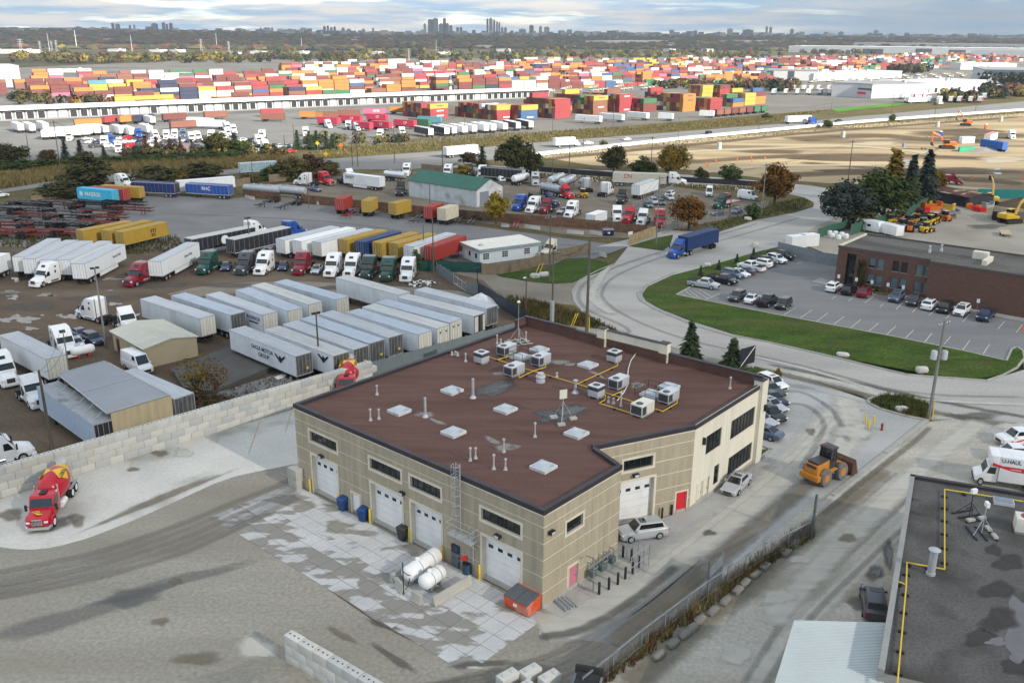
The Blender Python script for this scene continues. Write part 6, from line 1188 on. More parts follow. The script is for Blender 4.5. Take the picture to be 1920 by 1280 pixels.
Fn('black silt fabric fence along the construction site, left stretch',[(1010,322),(1110,330),(1200,336)],1.7,M_silt,3.0,None,Mb,top=False);Fn('black silt fabric fence along the construction site, right stretch',[(1200,336),(1290,342),(1390,348),(1440,352)],1.6,M_silt,3.0,None,Mb,top=False)
Fn('chain link fence beside the parked cars in the repair yard',[(1188,396),(1222,382),(1262,360)],2.3,M_mesh,2.6,None,Mz);Fn('chain link fence along the corner of the dirt lot',[(1240,440),(1280,425)],2.2,M_mesh,2.6,None,Mz);Fn('chain link fence in front of the black car at the dirt lot',[(1328,412),(1392,406),(1440,388)],2.0,M_mesh,2.6,None,Mz)
Fn('grey screened fence at the end of the office car park',[(1457,476),(1530,493)],2.6,M_meshd,2.6,None,Mz);Fn('grey screened gate between the car park fence and the brick office',[(1530,493),(1570,499)],2.4,M_meshd,2.6,None,Mz,name='gate',cat='gate')
Fn('pale green screened fence of the equipment compound',[(1595,441),(1660,421),(1707,402),(1738,388)],2.6,M_meshg,3.0,None,Ms);Fn('short green screened fence left of the white bags',[(1532,446),(1594,428)],2.2,M_meshg,3.0,None,Ms);Fn('teal screened fence at the back of the equipment compound',[(1832,371),(1960,374)],2.6,mat('teal_screen',(.02,.2,.19),ro=.8),3.0,None,Ms)
t=Fn('rusty chain link fence overgrown with weeds between the lane and the workshop drive',[(1519,1008),(1428,1055),(1325,1122),(1200,1218),(1090,1310)],1.9,M_mesh,3.2,None,Ms,ph=1.95)
for o in[c for c in t.children if c.name.startswith('post')]:MB().cyl((0,.08,1.9),(0,.4,2.3),.04,n=6).bd('raked_top',[Ms],o)
p=g(1521,1010);tag(MB().La([(.14,0),(.12,4.6),(.05,4.65)],10).bd('gate_post',[mat('post_green',(.1,.12,.12),ro=.6)],None,(p.x,p.y,0)),'tall dark green gate post at the far end of the lane fence','post')
p=g(1325,1122);tag(MB().La([(.12,0),(.11,3.6),(.05,3.65)],10).bd('gate_post',[MATS['post_green']],None,(p.x,p.y,0)),'dark green gate post half way along the weedy lane fence','post')
Fn('grey sheet gate folded back beside the weedy lane fence',[(1326,1118),(1353,1086)],2.6,M_meshd,1.6,None,Ms,name='gate',cat='gate')
SB='stone blocks lying along the weedy fence';ords=['nearest the tall gate post','second from the tall gate post','third from the tall gate post','fourth from the tall gate post','fifth from the tall gate post','sixth from the tall gate post','seventh from the tall gate post','sixth from the lower end','fifth from the lower end','fourth from the lower end','third from the lower end','second from the lower end','nearest the bottom edge']
def rock(name,Lb,x,y,sx_,sy_,sz_,rz=0.0,m=None,cat='boulder',grp=None,seed=0,z=0.0):
 rr=random.Random(seed+int(x));bm=bmesh.new();bmesh.ops.create_icosphere(bm,subdivisions=2,radius=1)
 for v in bm.verts:
  v.co=Vector((math.copysign(abs(v.co.x)**.6,v.co.x)*sx_,math.copysign(abs(v.co.y)**.6,v.co.y)*sy_,math.copysign(abs(v.co.z)**.6,v.co.z)*sz_))*rr.uniform(.9,1.08);v.co.z+=sz_*.8
 me=bpy.data.meshes.new(name);bm.to_mesh(me);bm.free();me.materials.append(m or M_blk[2]);me.shade_smooth();me.set_sharp_from_angle(angle=R(35));p=g(x,y);return tag(obj(name,me,None,(p.x,p.y,z),rz),Lb,cat,grp)
M_stone=mat('grey_stone',(.2,.19,.165),var=.2,scale=1.2,ro=.95,Di=((.13,.12,.09),.6),ds=.8)
for i,(x,y)in enumerate(((1492,1022),(1474,1040),(1434,1066),(1417,1080),(1397,1096),(1383,1110),(1360,1130),(1337,1149),(1312,1166),(1298,1182),(1284,1193),(1262,1210),(1235,1232))):rock('stone_block','rough stone block along the weedy lane fence, '+ords[i],x,y,.7,.34,.27,R(47),M_stone,'stone block',SB,i)
rock('boulder','pale boulder on the big lawn by the road, left of the leaning pole',1580,668,.9,.55,.35,R(-20),M_blk[1]);rock('boulder','rounded boulder on the lawn edge beside the pole foot',1728,698,.8,.6,.5,0,M_blk[1]);rock('boulder','small boulder on the lawn tip by the young evergreens',1326,499,.7,.5,.4,0,M_blk[0]);rock('boulder','boulder by the dirt lot entrance',1402,413,1.0,.7,.5,0,M_blk[1]);rock('boulder','boulder on the small lawn beside yellow guy covers',1003,521,1.0,.7,.5,0,M_blk[1]);rock('boulder','long pale boulder on the small lawn by the pole',1020,518,1.1,.6,.5,.3,M_blk[0]);rock('boulder','boulder in the weedy island bed',1690,770,.8,.5,.35,.2,M_blk[0]);rock('boulder','tan rock on the far lawn tip by the road sign',1416,463,.8,.6,.6,0,M_blk[1])
for a,b,lb in(((940,425),(955,427),'concrete barrier right of the yellow tree'),((984,427),(1012,431),'concrete barrier left of middle along the board fence'),((1063,437),(1094,440),'concrete barrier right of middle along the board fence'),((1106,438),(1129,442),'concrete barrier left of the blue skip'),((1124,479),(1136,483),'lone concrete barrier in the lot entrance'),((404,362),(432,369),'concrete barrier under the blue lettered trailer'),((460,371),(477,375),'concrete barrier below the left tank trailer'),((584,378),(597,384),'concrete barrier at the start of the dark board fence')):brr(a,b,lb,z=.008)
M_pole=mat('pole_timber',(0.13,0.115,0.085),var=.2,scale=.6,ro=.95,Sr=(0,4,4,.4));M_poleg=mat('pole_grey',(0.2,0.2,0.19),var=.15,scale=.6,ro=.9)
POLES={}
def pole(key,base,top,Lb,kind='',r=.16,m=None,off=0.0):
 b=g(*base);h=max(3.0,hgt(base[0]+(top[0]-base[0])*0,top[1],base[1]));t=Tg('utility_pole' if 'l' not in kind else 'light_pole',Lb,'pole',(b.x,b.y,0),0);hd_=yaw(Vector((0,0)),b)
 lean=0.0;MB().La([(r,0),(r*.6,h),(.02,h+.02)],10).bd('shaft',[m or M_pole],t,So=40)
 if 'a' in kind:
  MB().box(-1.2,1.2,-.06,.06,h-.55,h-.4).bd('cross_arm',[m or M_pole],t,rz=R(35));mb=MB()
  for x in(-1.1,-.55,.55,1.1):mb.La([(.03,h-.4),(.06,h-.3),(.03,h-.22)],6,o=(x,0,0))
  mb.bd('insulator',[Mw],t,rz=R(35))
 if 't' in kind:
  for s in(-1,1):MB().La([(.3,h*.66-.55),(.36,h*.66-.5),(.36,h*.66+.45),(.3,h*.66+.55),(.05,h*.66+.6)],14,o=(s*.62,0,0)).bd('transformer',[Mp],t,So=40)
  MB().box(-.5,.5,-.05,.05,h*.66-.1,h*.66+.1).bd('bracket',[Ms],t)
 if 'l' in kind:
  for s in(-1,1):MB().box(min(s*.1,s*.6),max(s*.1,s*.6),-.15,.15,h-.15,h+.1).bd('lamp_head',[Mb],t,rz=R(40))
 if 'c' in kind:MB().box(0,.5,-.08,.08,h-1.2,h-1.0).bd('camera',[Mw],t,rz=R(200))
 if 's' in kind:MB().La([(r+.18,0),(r+.18,h*.32)],4).bd('sheath',[Mz],t)
 if 'y' in kind:MB().cyl((r+.1,-r,0),(r+.05,-r,2.4),.08,n=8).bd('yellow_cover',[M_yellow],t)
 POLES[key]=(b,h);return t
pole('R',(1741,786),(1765,597),'dark timber pole with two grey transformers on the weedy island','aty',.22,M_poleg)
pole('big',(1100,621),(1110,447),'tall stout timber pole rising behind the rear roof parapet','y',.26);pole('P1',(1035,606),(1037,470),'timber pole with a metal sheath behind the rear roof parapet','as',.18);pole('cam',(986,594),(984,508),'slim timber pole with a white camera at the slatted fence end','c',.13);pole('sm',(895,535),(897,503),'short dark lamp post at the slatted gate','l',.09,Mb)
pole('L1',(98,843),(72,690),'timber pole in front of the lean-to shed, left foreground','',.2);pole('L2',(199,652),(172,500),'light pole beside the dark blue hatchback','l',.17,M_poleg);pole('L3',(600,702),(594,586),'light pole among the eagle trailers','l',.16);pole('L4',(129,690),(120,620),'thin grey pole by the propane tank','',.1,M_poleg)
pole('M1',(470,474),(461,408),'light pole behind the dark grey and white trucks','l',.15);pole('M2',(197,450),(190,395),'timber pole between yellow containers in the left lot','',.15);pole('M3',(795,486),(794,420),'timber pole left of the red container end','',.13);pole('M4',(813,510),(810,410),'timber pole at the red container end by the green screen','',.16);pole('M5',(1030,528),(1030,404),'timber pole with grey boxes on the small lawn','a',.18);pole('M6',(1230,458),(1236,330),'grey pole on the grass by the pale board fence','a',.16,M_poleg);pole('M7',(1368,409),(1371,342),'timber pole by the black car at the dirt lot','',.15);pole('M8',(1427,408),(1432,306),'dark pole beside the autumn tree','a',.16,M_poleg);pole('M9',(1590,340),(1593,262),'dark timber pole standing before the bare construction dirt','a',.18);pole('M10',(1220,324),(1225,256),'timber pole between the dark and the golden tree','a',.16);pole('M11',(1067,328),(1069,242),'timber pole beyond the polished tankers','a',.16);pole('M12',(1036,331),(1037,292),'short timber pole beyond the polished tankers','',.12)
pole('S1',(579,390),(579,330),'timber pole at the dark board fence start by the grey tank end','',.14);pole('S2',(475,345),(474,300),'timber pole by the upper fence left of the bushes','',.14);pole('S3',(806,396),(806,340),'timber pole standing before the shed wall behind the board fence','',.13)
hw=[((116,333),(104,226)),((57,303),(52,252)),((345,338),(344,292)),((536,304),(532,252)),((554,302),(552,233)),((661,311),(661,266)),((671,312),(672,250)),((740,306),(741,226)),((830,318),(830,262)),((872,297),(873,214)),((1094,278),(1095,220)),((1271,262),(1272,219)),((1422,248),(1422,201)),((1556,228),(1556,192)),((1671,216),(1671,178)),((1752,221),(1752,186)),((1828,213),(1829,178)),((1150,240),(1150,195)),((1036,252),(1037,200))]
HWL=['tall timber pole left of the hedge, nearest of the highway poles','timber pole by the dark tree at the far left','timber pole between the rounded hedges','thin grey pole left of the spruce clump','tall pale pole rising from the spruce clump','timber pole at the bend by the yellow road sign','tall timber pole just right of the yellow road sign pole','pole beside the highway above the white lettered trailer','short pole near the white truck at the turn','tall pole at the highway turn left of the white semi trailer','highway pole above the white box truck','highway pole left of the black suv','highway pole right of the black suv','highway pole left of the blue and white truck','highway pole by the green grass bank','highway pole right of the green grass bank','highway pole at the upper right near the blue cars','pole on the grass bank below the container stacks, right','pole on the grass bank below the container stacks, left']
for i,((b,t_),lb)in enumerate(zip(hw,HWL)):pole('h%d'%i,b,t_,lb,'a' if i%2==0 else '',.17)
def wire(a,b,sag=1.0,n=10,r=.026,dz=(-.3,-.3),Lb='thin black overhead wire',offs=(0,)):
 pa,ha=POLES[a];pb,hb=POLES[b];mb=MB();d=(pb-pa).to_2d().normalized();nn=Vector((-d.y,d.x,0))
 for o in offs:
  A_=pa+nn*o+Vector((0,0,ha+dz[0]));B2=pb+nn*o+Vector((0,0,hb+dz[1]));pts=[A_.lerp(B2,i/n)-Vector((0,0,4*sag*(i/n)*(1-i/n)))for i in range(n+1)];mb.tube(pts,r,3)
 o=mb.bd('overhead_wire',[Mb]);o['kind']='stuff';return tag(o,Lb,'wire')
for a,b,lb in(('big','P1','wires between the stout pole and the sheathed pole'),('P1','M5','wires from the sheathed pole to the pole on the small lawn'),('M5','M4','wires from the small lawn pole to the green screen'),('M6','M8','wires from the pale fence pole to the autumn tree pole'),('M8','M9','wires from the autumn tree pole towards the construction dirt'),('big','M6','wires from the stout pole to the pale fence pole'),('L1','L4','wires between the two left foreground poles'),('M11','M10','wires crossing above the tankers'),('h9','h10','highway wires on the left'),('h10','h11','highway wires above the white car'),('h11','h12','highway wires above the black suv'),('h12','h13','highway wires left of the blue and white truck'),('h13','h14','highway wires by the green bank'),('h14','h15','highway wires right of the green bank'),('h6','h9','highway wires near the road bend'),('h0','h2','wires above the rounded hedges'),('h2','h6','long wires above the upper fence')):wire(a,b,1.2,Lb=lb,offs=(-.5,.5))
def quadwall(mb,P,z0,z1,m=0):mb.Pz([tuple(p)for p in P],z0,z1,m)
def gable(name,Lb,c0,c1,wd,he,hr,wm,rm,cat='shed',over=.3,ridge_along=True,doors=()):
 """c0 -> c1 is the long eave wall facing the camera; the shed runs wd back from it"""
 p,q=g(*c0),g(*c1);d=(q-p).to_2d().normalized();n=Vector((-d.y,d.x));L_=(q-p).length
 if n.dot(p.to_2d())<0:n=-n
 t=Tg(name,Lb,cat,(p.x,p.y,0),math.atan2(d.y,d.x));s=1 if Vector((-d.y,d.x)).dot(n)>0 else-1
 ym=lambda y:s*y
 mb=MB();w_=wd
 v=[(0,0,0),(L_,0,0),(L_,ym(w_),0),(0,ym(w_),0),(0,0,he),(L_,0,he),(L_,ym(w_),he),(0,ym(w_),he),(0,ym(w_/2),hr),(L_,ym(w_/2),hr)]
 fs=[(0,1,5,4),(1,2,6,9,5),(2,3,7,6),(3,0,4,8,7)]
 mb.add(v,fs if s>0 else[f[::-1]for f in fs]);mb.bd('wall',[wm],t)
 th=.12;r_=MB();k=(hr-he)/(w_/2)
 for y0,y1,z0,z1 in((-over,w_/2,he-over*k,hr),(w_+over,w_/2,he-over*k,hr)):r_.Hx([(-over,ym(y0),z0+.02),(L_+over,ym(y0),z0+.02),(L_+over,ym(y1),z1+.02),(-over,ym(y1),z1+.02),(-over,ym(y0),z0+.02+th),(L_+over,ym(y0),z0+.02+th),(L_+over,ym(y1),z1+.02+th),(-over,ym(y1),z1+.02+th)])
 r_.bd('roof',[rm],t);return t,L_,s
M_shedw=mat('shed_white',(0.55,0.57,0.58),var=.08,scale=.5,ro=.7,Di=((.2,.2,.19),.6),ds=.3);M_groof=mat('green_roof',(0.022,0.11,0.072),var=.12,scale=.4,ro=.6)
t,L_,s=gable('green_roofed_shed','long white shed with a green gabled roof in the repair yard',(894,389),(767,368),10.5,4.6,7.0,M_shedw,M_groof)
MB().box(-.06,.02,*sorted((s*1.2,s*4.8)),.0,3.9).bd('roller_door',[mat('roller_grey',(.2,.22,.24),ro=.6)],t);MB().box(-.05,.02,*sorted((s*6.0,s*9.2)),.3,3.6).bd('boarded_door',[mat('board_tan',(.5,.46,.36),ro=.8)],t)
sm_=MB()
for i in range(1,12):sm_.box(i*L_/12-.03,i*L_/12+.03,*sorted((-s*.025,0)),.1,4.5)
sm_.bd('wall_seam',[mat('seam_grey',(.35,.36,.37),ro=.7)],t)
M_offw=mat('cabin_white',(0.62,0.66,0.67),ro=.6,var=.05);M_offr=mat('cabin_roof',(0.72,0.69,0.6),ro=.6,var=.06);M_offb=mat('cabin_fascia',(0.25,0.3,0.34),ro=.5)
p,q=g(900,497),g(1009,482);d=(q-p).to_2d().normalized();L_=(q-p).length;t=Tg('site_office','white flat roofed site cabin with a blue grey fascia behind the wooden fence','site office',(p.x,p.y,0),math.atan2(d.y,d.x));W_=7.5;zt_=3.1
MB().box(0,L_,0,W_,.1,zt_-.5).bd('wall',[M_offw],t);MB().box(-.4,L_+.4,-.4,W_+.4,zt_-.498,zt_+.1).bd('fascia',[M_offb],t);MB().box(-.42,L_+.42,-.42,W_/2-.1,zt_+.102,zt_+.2).bd('roof',[M_offr],t);MB().box(-.42,L_+.42,W_/2+.25,W_+.42,zt_+.102,zt_+.2).bd('roof',[M_offr],t)
for i,x in enumerate((L_*.1,L_*.42,L_*.8)):
 f_=MB().box(x-.75,x+.75,-.05,0,.95,2.35).bd('window',[Mw],t);MB().box(x-.65,x+.65,-.07,-.05,1.05,2.25).bd('pane',[Mg],f_);mm=MB()
 for k in(-.22,.22):mm.box(x+k-.03,x+k+.03,-.085,-.07,1.05,2.25)
 for k in(1.45,1.85):mm.box(x-.65,x+.65,-.085,-.07,k-.03,k+.03)
 mm.bd('glazing_bar',[Mw],f_)
for y in(1.5,4.2):f_=MB().box(-.05,0,y-.5,y+.5,1.0,2.2).bd('window',[Mw],t);MB().box(-.07,-.05,y-.4,y+.4,1.1,2.1).bd('pane',[Mg],f_)
MB().box(-.05,0,5.6,6.5,.15,2.2).bd('door',[Mw],t);MB().box(1.2,1.9,2,2.7,zt_+.2,zt_+.6).bd('air_vent',[Mp],t)
trc('white old truck nose behind the wooden fence by the site office',PCR,(1016,486),(1046,478),kit=TD)
M_beige=mat('beige_block',(0.46,0.385,0.255),var=.06,scale=.6,ro=.9,Fi=.06,Di=((.36,.3,.2),.5),ds=.3);M_cr=mat('pale_tin_roof',(0.52,0.51,0.44),ro=.6,var=.08,scale=.4)
def shed4(name,Lb,base,hts,wm,rm,cat='shed',over=.25,ridge=None,rz_extra=0):
 """base: four ground corners; hts: their eave heights"""
 B4=[g(*q)if not isinstance(q,Vector)else q for q in base];o=B4[0];t=Tg(name,Lb,cat,(o.x,o.y,0));v=[(b.x-o.x,b.y-o.y,0)for b in B4]+[(b.x-o.x,b.y-o.y,h)for b,h in zip(B4,hts)]
 MB().add(v,[(0,1,5,4),(1,2,6,5),(2,3,7,6),(3,0,4,7),(4,5,6,7)]).bd('wall',[wm],t);return t,B4,o
def four(c0,c1,wd):
 p,q=g(*c0),g(*c1);d=(q-p).to_2d().normalized();n=Vector((-d.y,d.x));n=n if n.dot(p.to_2d())>0 else-n
 return[p,q,q+Vector((*(n*wd),0)),p+Vector((*(n*wd),0))]
p,q,r2_=g(275,691),g(372,667),g(220,655);d=(q-p).to_2d().normalized();nb=Vector((-d.y,d.x));wd_=(r2_.to_2d()-p.to_2d()).dot(nb);Lq=(q-p).length
t=Tg('beige_shed','small beige block shed with a pale ribbed tin roof and red brown door','shed',(p.x,p.y,0),math.atan2(d.y,d.x));he=2.9;hr=3.5
v=[(0,0,0),(Lq,0,0),(Lq,wd_,0),(0,wd_,0),(0,0,he),(Lq,0,he),(Lq,wd_,he),(0,wd_,he),(Lq*.5,0,hr),(Lq*.5,wd_,hr)]
MB().add(v,[(0,1,5,8,4),(1,2,6,5),(2,3,7,9,6),(3,0,4,7)]).bd('wall',[M_beige],t)
for a,b,za,zb in((-.3,Lq*.5,he-.04,hr+.03),(Lq+.3,Lq*.5,he-.04,hr+.03)):
 rf=MB().Hx([(a,-.3,za),(b,-.3,zb),(b,wd_+.3,zb),(a,wd_+.3,za),(a,-.3,za+.08),(b,-.3,zb+.08),(b,wd_+.3,zb+.08),(a,wd_+.3,za+.08)]).bd('roof',[M_cr],t);rb=MB();n_=16
 for i in range(n_+1):y=-.28+i*(wd_+.56)/n_;rb.Hx([(a,y-.025,za+.08),(b,y-.025,zb+.08),(b,y+.025,zb+.08),(a,y+.025,za+.08),(a,y-.025,za+.13),(b,y-.025,zb+.13),(b,y+.025,zb+.13),(a,y+.025,za+.13)])
 o=rb.bd('roof_rib',[M_cr],rf);o['kind']='stuff'
MB().box(-.03,0,wd_-2.2,wd_-1.2,.05,2.2).bd('door',[mat('door_redbrown',(.1,.03,.025),ro=.6)],t)
MB().box(-.02,0,1.0,3.2,1.2,1.35).box(-.02,0,1.2,2.8,.8,.95).box(-.02,0,3.6,5.0,1.9,2.0).bd('faded_lettering',[mat('faded_ink',(.25,.21,.15),ro=.9)],t)
M_lroof=mat('lean_roof',(0.29,0.3,0.32),ro=.6,var=.07,scale=.3);M_ply=mat('plywood',(0.5,0.4,0.25),var=.12,scale=.6,ro=.9,Sr=(0,3,3,.4))
c4=[g(200,775,4.9),g(317,740,4.9),g(195,677,4.9),g(107,701,4.9)];o=c4[0];t=Tg('lean_to_shed','plywood shed with a flat blue grey roof over parked trailers','shed',(o.x,o.y,0));v=[(c.x-o.x,c.y-o.y)for c in c4]
MB().Pz(v,4.78,4.9).bd('roof',[M_lroof],t);i_=[(x*.96+.3,y*.98+.25)for x,y in v]
def wallq(a,b,z0,z1,m,nm='wall'):
 d=(Vector(b)-Vector(a));return MB().box(0,d.length,-.06,.06,z0,z1).bd(nm,[m],t,(a[0],a[1],0),math.atan2(d.y,d.x))
wallq(i_[0],i_[1],0,4.77,M_ply);wallq(i_[1],i_[2],2.9,4.77,M_ply);wallq(i_[2],i_[3],0,4.77,M_ply)
for a,b in zip(v,v[1:]+v[:1]):wallq(a,b,4.905,4.97,Mz,'roof_edge')
am,bm_=[(v[0][k]*.5+v[3][k]*.5 for k in(0,1)),(v[1][k]*.5+v[2][k]*.5 for k in(0,1))];wallq(tuple(am),tuple(bm_),4.905,4.95,Mz,'roof_seam')
for k in range(6):
 f_=.08+.17*k;x,y=v[0][0]*(1-f_)+v[3][0]*f_,v[0][1]*(1-f_)+v[3][1]*f_;MB().cyl((x,y,4.78),(x-.7,y-.55,4.06),.04,n=5).bd('strut',[Mz],t)
Su('timber_deck',MB().Pz(pl([(322,700),(436,655),(520,692),(400,742),(345,735)]),0,.7),[mat('dark_matting',(.1,.095,.09),var=.15,scale=.3,ro=.9)])
Su('loading_slab',MB().Pz(pl([(330,765),(540,700),(560,715),(420,765),(352,790)]),0,.4),[M_asph])
tag(MB().Pz(pl([(515,712),(533,706),(537,711),(520,717)]),.41,.46).bd('white_board',[Mw]),'small white board lying on the slab behind the block wall','board')
p,q=g(135,673),g(178,664);t=Tg('propane_tank','white propane tank on red feet left of the beige shed','tank',((p.x+q.x)/2,(p.y+q.y)/2,0),yaw(p,q));h=(q-p).length/2-.4
MB().La([(.02,-h-.55),(.45,-h-.4),(.65,-h),(.65,h),(.45,h+.4),(.02,h+.55)],16,axis='x',o=(0,0,1.05)).bd('vessel',[Mw],t,So=45);MB().La([(.25,1.65),(.25,1.9),(.1,1.95)],10).bd('dome_cover',[Mw],t)
for k in(-.6,.6):MB().box(k*h-.12,k*h+.12,-.4,.4,0,.5).bd('foot',[M_red],t)
p=g(1399,694);t=Tg('roadside_sign','large dark sign board on struts by the second spruce','sign',(p.x,p.y,0),R(35));MB().box(-1.5,1.5,-.06,.06,.9,3.4).bd('board',[Mb],t)
for s in(-1,1):MB().cyl((s*1.35,0,0),(s*1.35,0,3.4),.06,n=6).bd('leg',[Mw],t)
MB().cyl((-1.3,-.1,.9),(1.3,-.1,3.3),.05,n=6).bd('brace',[Mw],t)
p=g(1140,441);t=Tg('waste_skip','dark blue skip beside the board fence at the lot entrance','skip',(p.x,p.y,.008),R(5));MB().Hx([(-1.1,-.7,.1),(1.1,-.7,.1),(1.1,.7,.1),(-1.1,.7,.1),(-1.3,-.85,1.3),(1.3,-.85,1.3),(1.3,.85,1.5),(-1.3,.85,1.5)]).bd('body',[PN],t);MB().box(-.3,.3,-.86,-.82,.5,.9).bd('notice',[Mw],t)
for(x,y,lr)in((1003,517,'left'),(1010,516,'right'),(1069,615,'left'),(1073,614,'right')):p=g(x,y);tag(MB().cyl((0,0,0),(.9,.4,2.3),.07,n=6).bd('guy_cover',[M_yellow],None,(p.x,p.y,0)),lr+' one of two slanted yellow guy wire covers '+('on the small lawn beside the boulders' if y<560 else 'just behind the rear roof parapet'),'guy cover','yellow guy wire covers')
p=g(1183,452);tag(MB().box(-.7,.7,-.03,.03,1.1,2.2).bd('notice_board',[Mw],None,(p.x-.2,p.y-.2,0),R(40)),'white and red notice on the end of the pale board fence','notice')
rr=random.Random(5);mb=MB();p=g(792,531)
for i in range(90):x,y,s_=rr.gauss(0,1.8),rr.gauss(0,1.2),rr.uniform(.08,.35);mb.Ob((p.x+x,p.y+y),(rr.uniform(-1,1),rr.uniform(-1,1)),s_*2,s_,.02,.05+rr.uniform(0,.4)*math.exp(-(x*x+y*y)/4),rr.choice((0,0,0,1,2)))
o=mb.bd('rubbish_heap',[Mw,Mb,Bw]);tag(o,'heap of white scrap and rubbish right of the end white truck','rubbish',kind='stuff')
o=Hp('tarpaulin_heap','white tarpaulin covered heap at the fence corner behind the trailers',902,568,3.6,1.7,Mw,'tarpaulin',seed=9)
M_brick=bpy.data.materials.new('brick');M_brick.use_nodes=True;tq=M_brick.node_tree;bq=tq.nodes['Principled BSDF'];bq.inputs['Roughness'].default_value=.95
co=tq.nodes.new('ShaderNodeTexCoord');mp=tq.nodes.new('ShaderNodeMapping');mp.inputs['Rotation'].default_value=(R(90),0,0);bt=tq.nodes.new('ShaderNodeTexBrick');bt.inputs['Color1'].default_value=(.145,.066,.047,1);bt.inputs['Color2'].default_value=(.105,.052,.038,1);bt.inputs['Mortar'].default_value=(.15,.115,.095,1);bt.inputs['Scale'].default_value=1;bt.inputs['Brick Width'].default_value=.5;bt.inputs['Row Height'].default_value=.2;bt.inputs['Mortar Size'].default_value=.014
tq.links.new(co.outputs['Object'],mp.inputs[0]);tq.links.new(mp.outputs[0],bt.inputs['Vector']);tq.links.new(bt.outputs[0],bq.inputs['Base Color'])
M_broof=mat('grey_gravel_roof',(.135,.125,.115),var=.15,scale=.25,ro=.95,Fi=.12,Di=((.07,.065,.06),.7),ds=.12,Sr=(R(10),.5,1.8),dthr=(.5,.62))
M_sill=mat('sill',(.3,.27,.23),ro=.8);M_winb=mat('window_blue',(.12,.17,.18),ro=.12,var=.25,scale=.5)
HB=7.2;b0,b1=g(1573,460.4,HB),g(1749,486.5,HB);b0 .z=b1 .z=0;db=(b1-b0).to_2d().normalized();nbk=Vector((-db.y,db.x));LBk=(b1-b0).length;wdb=(g(1619,437,HB).to_2d()-b0 .to_2d()).dot(nbk)
BRK=Tg('brick_office','two storey brown brick office with paired windows and a long flat grey roof','building',(b0 .x,b0 .y,0),math.atan2(db.y,db.x));rzb=math.atan2(db.y,db.x)
BL=95.0
def bl(x,y):
 q=b0 .to_2d()+db*x+nbk*y;return Vector((q.x,q.y,0))
def bpx(x,y):return Wp(x,y,b0,b1)
Zb=Z2;wops=[]
for quad in((352,190,403,270),(427,198,482,288),(567,222,622,312),(645,235,700,325),(783,250,837,342),(862,260,912,360),(327,370,380,455),(403,380,460,465),(543,400,600,490),(622,412,678,505),(760,432,812,525),(835,447,888,530)):
 s0,z1=bpx(*Zb(quad[0],quad[1]+8));s1,z0=bpx(*Zb(quad[2],quad[3]-8));up=quad[1]<365;wops.append((s0,s1-.05,4.05 if up else 1.0,5.95 if up else 2.9))
ent0,ent1=bpx(*Zb(128,300))[0],bpx(*Zb(212,300))[0];wops.append((ent0,ent1,.0,6.0))
fl=bl(0,0),bl(LBk,0)
wlb,locb,hdb,_=facade(fl[0],fl[1],wops,M_brick,None,ztop=HB,d=.3,parent=None,name='wall')
wlb.parent=BRK;wlb.location=(0,0,0);wlb.rotation_euler=(0,0,0)
for i,r_ in enumerate(wops[:-1]):
 f_=MB().box(r_[0]-.05,r_[1]+.05,-.05,.12,r_[2]-.12,r_[2]).bd('window',[M_sill],BRK);MB().box(r_[0],r_[1],.14,.17,r_[2]+(.4 if i%3==0 else .0),r_[3]).bd('pane',[M_winb if i not in(2,3)else Mg],f_);MB().box(r_[0],r_[1],.18,.2,r_[2],r_[3]).bd('pane',[Mg],f_)
 MB().box(r_[0],r_[1],.1,.14,r_[3]-.06,r_[3]).box(r_[0],r_[0]+.06,.1,.14,r_[2],r_[3]).box(r_[1]-.06,r_[1],.1,.14,r_[2],r_[3]).bd('frame',[Mb],f_)
r_=wops[-1];f_=MB().box(r_[0],r_[1],.6,.65,0,6.0).bd('entrance',[Mg],BRK);mm=MB()
for k in range(5):x=r_[0]+(r_[1]-r_[0])*k/4;mm.box(x-.04,x+.04,.54,.6,0,6)
for z in(2.3,3.6,4.9):mm.box(r_[0],r_[1],.54,.6,z-.05,z+.05)
mm.bd('mullions',[Mb],f_)
MB().add([(0,0,0),(0,wdb,0),(0,wdb,HB),(0,0,HB)],[(3,2,1,0)]).bd('wall',[M_brick],BRK);MB().add([(0,wdb,0),(BL,wdb,0),(BL,wdb,HB),(0,wdb,HB)],[(3,2,1,0)]).bd('wall',[M_brick],BRK)
fwd=1.6
MB().add([(LBk,0,0),(LBk,-fwd,0),(LBk,-fwd,HB),(LBk,0,HB)],[(3,2,1,0)]).add([(LBk,-fwd,0),(BL,-fwd,0),(BL,-fwd,HB),(LBk,-fwd,HB)],[(0,1,2,3)]).bd('wall',[M_brick],BRK)
MB().Sh([(0,0),(LBk,0),(LBk,-fwd),(BL,-fwd),(BL,wdb),(0,wdb)],HB-.25).bd('roof',[M_broof],BRK)
def edge(x0,x1,y0,y1):MB().box(x0,x1,y0,y1,HB-.3,HB+.06).bd('roof_edge',[mat('edge_brown',(.1,.085,.075),ro=.7)],BRK)
edge(-.12,LBk-.02,-.1,.25);edge(LBk,BL,-fwd-.1,-fwd+.25);edge(-.12,BL,wdb-.25,wdb+.1);MB().box(-.14,.22,.26,wdb-.26,HB-.3,HB+.07).bd('roof_edge',[Mk],BRK);edge(LBk-.018,LBk+.3,-fwd+.252,.26)
for x,y,l,w_,h in((22.5,7.5,2.4,1.5,1.0),(24.3,4.6,.8,4.5,.6)):MB().box(x-l/2,x+l/2,y-w_/2,y+w_/2,HB-.249,HB+h).bd('roof_duct',[Mkw],BRK)
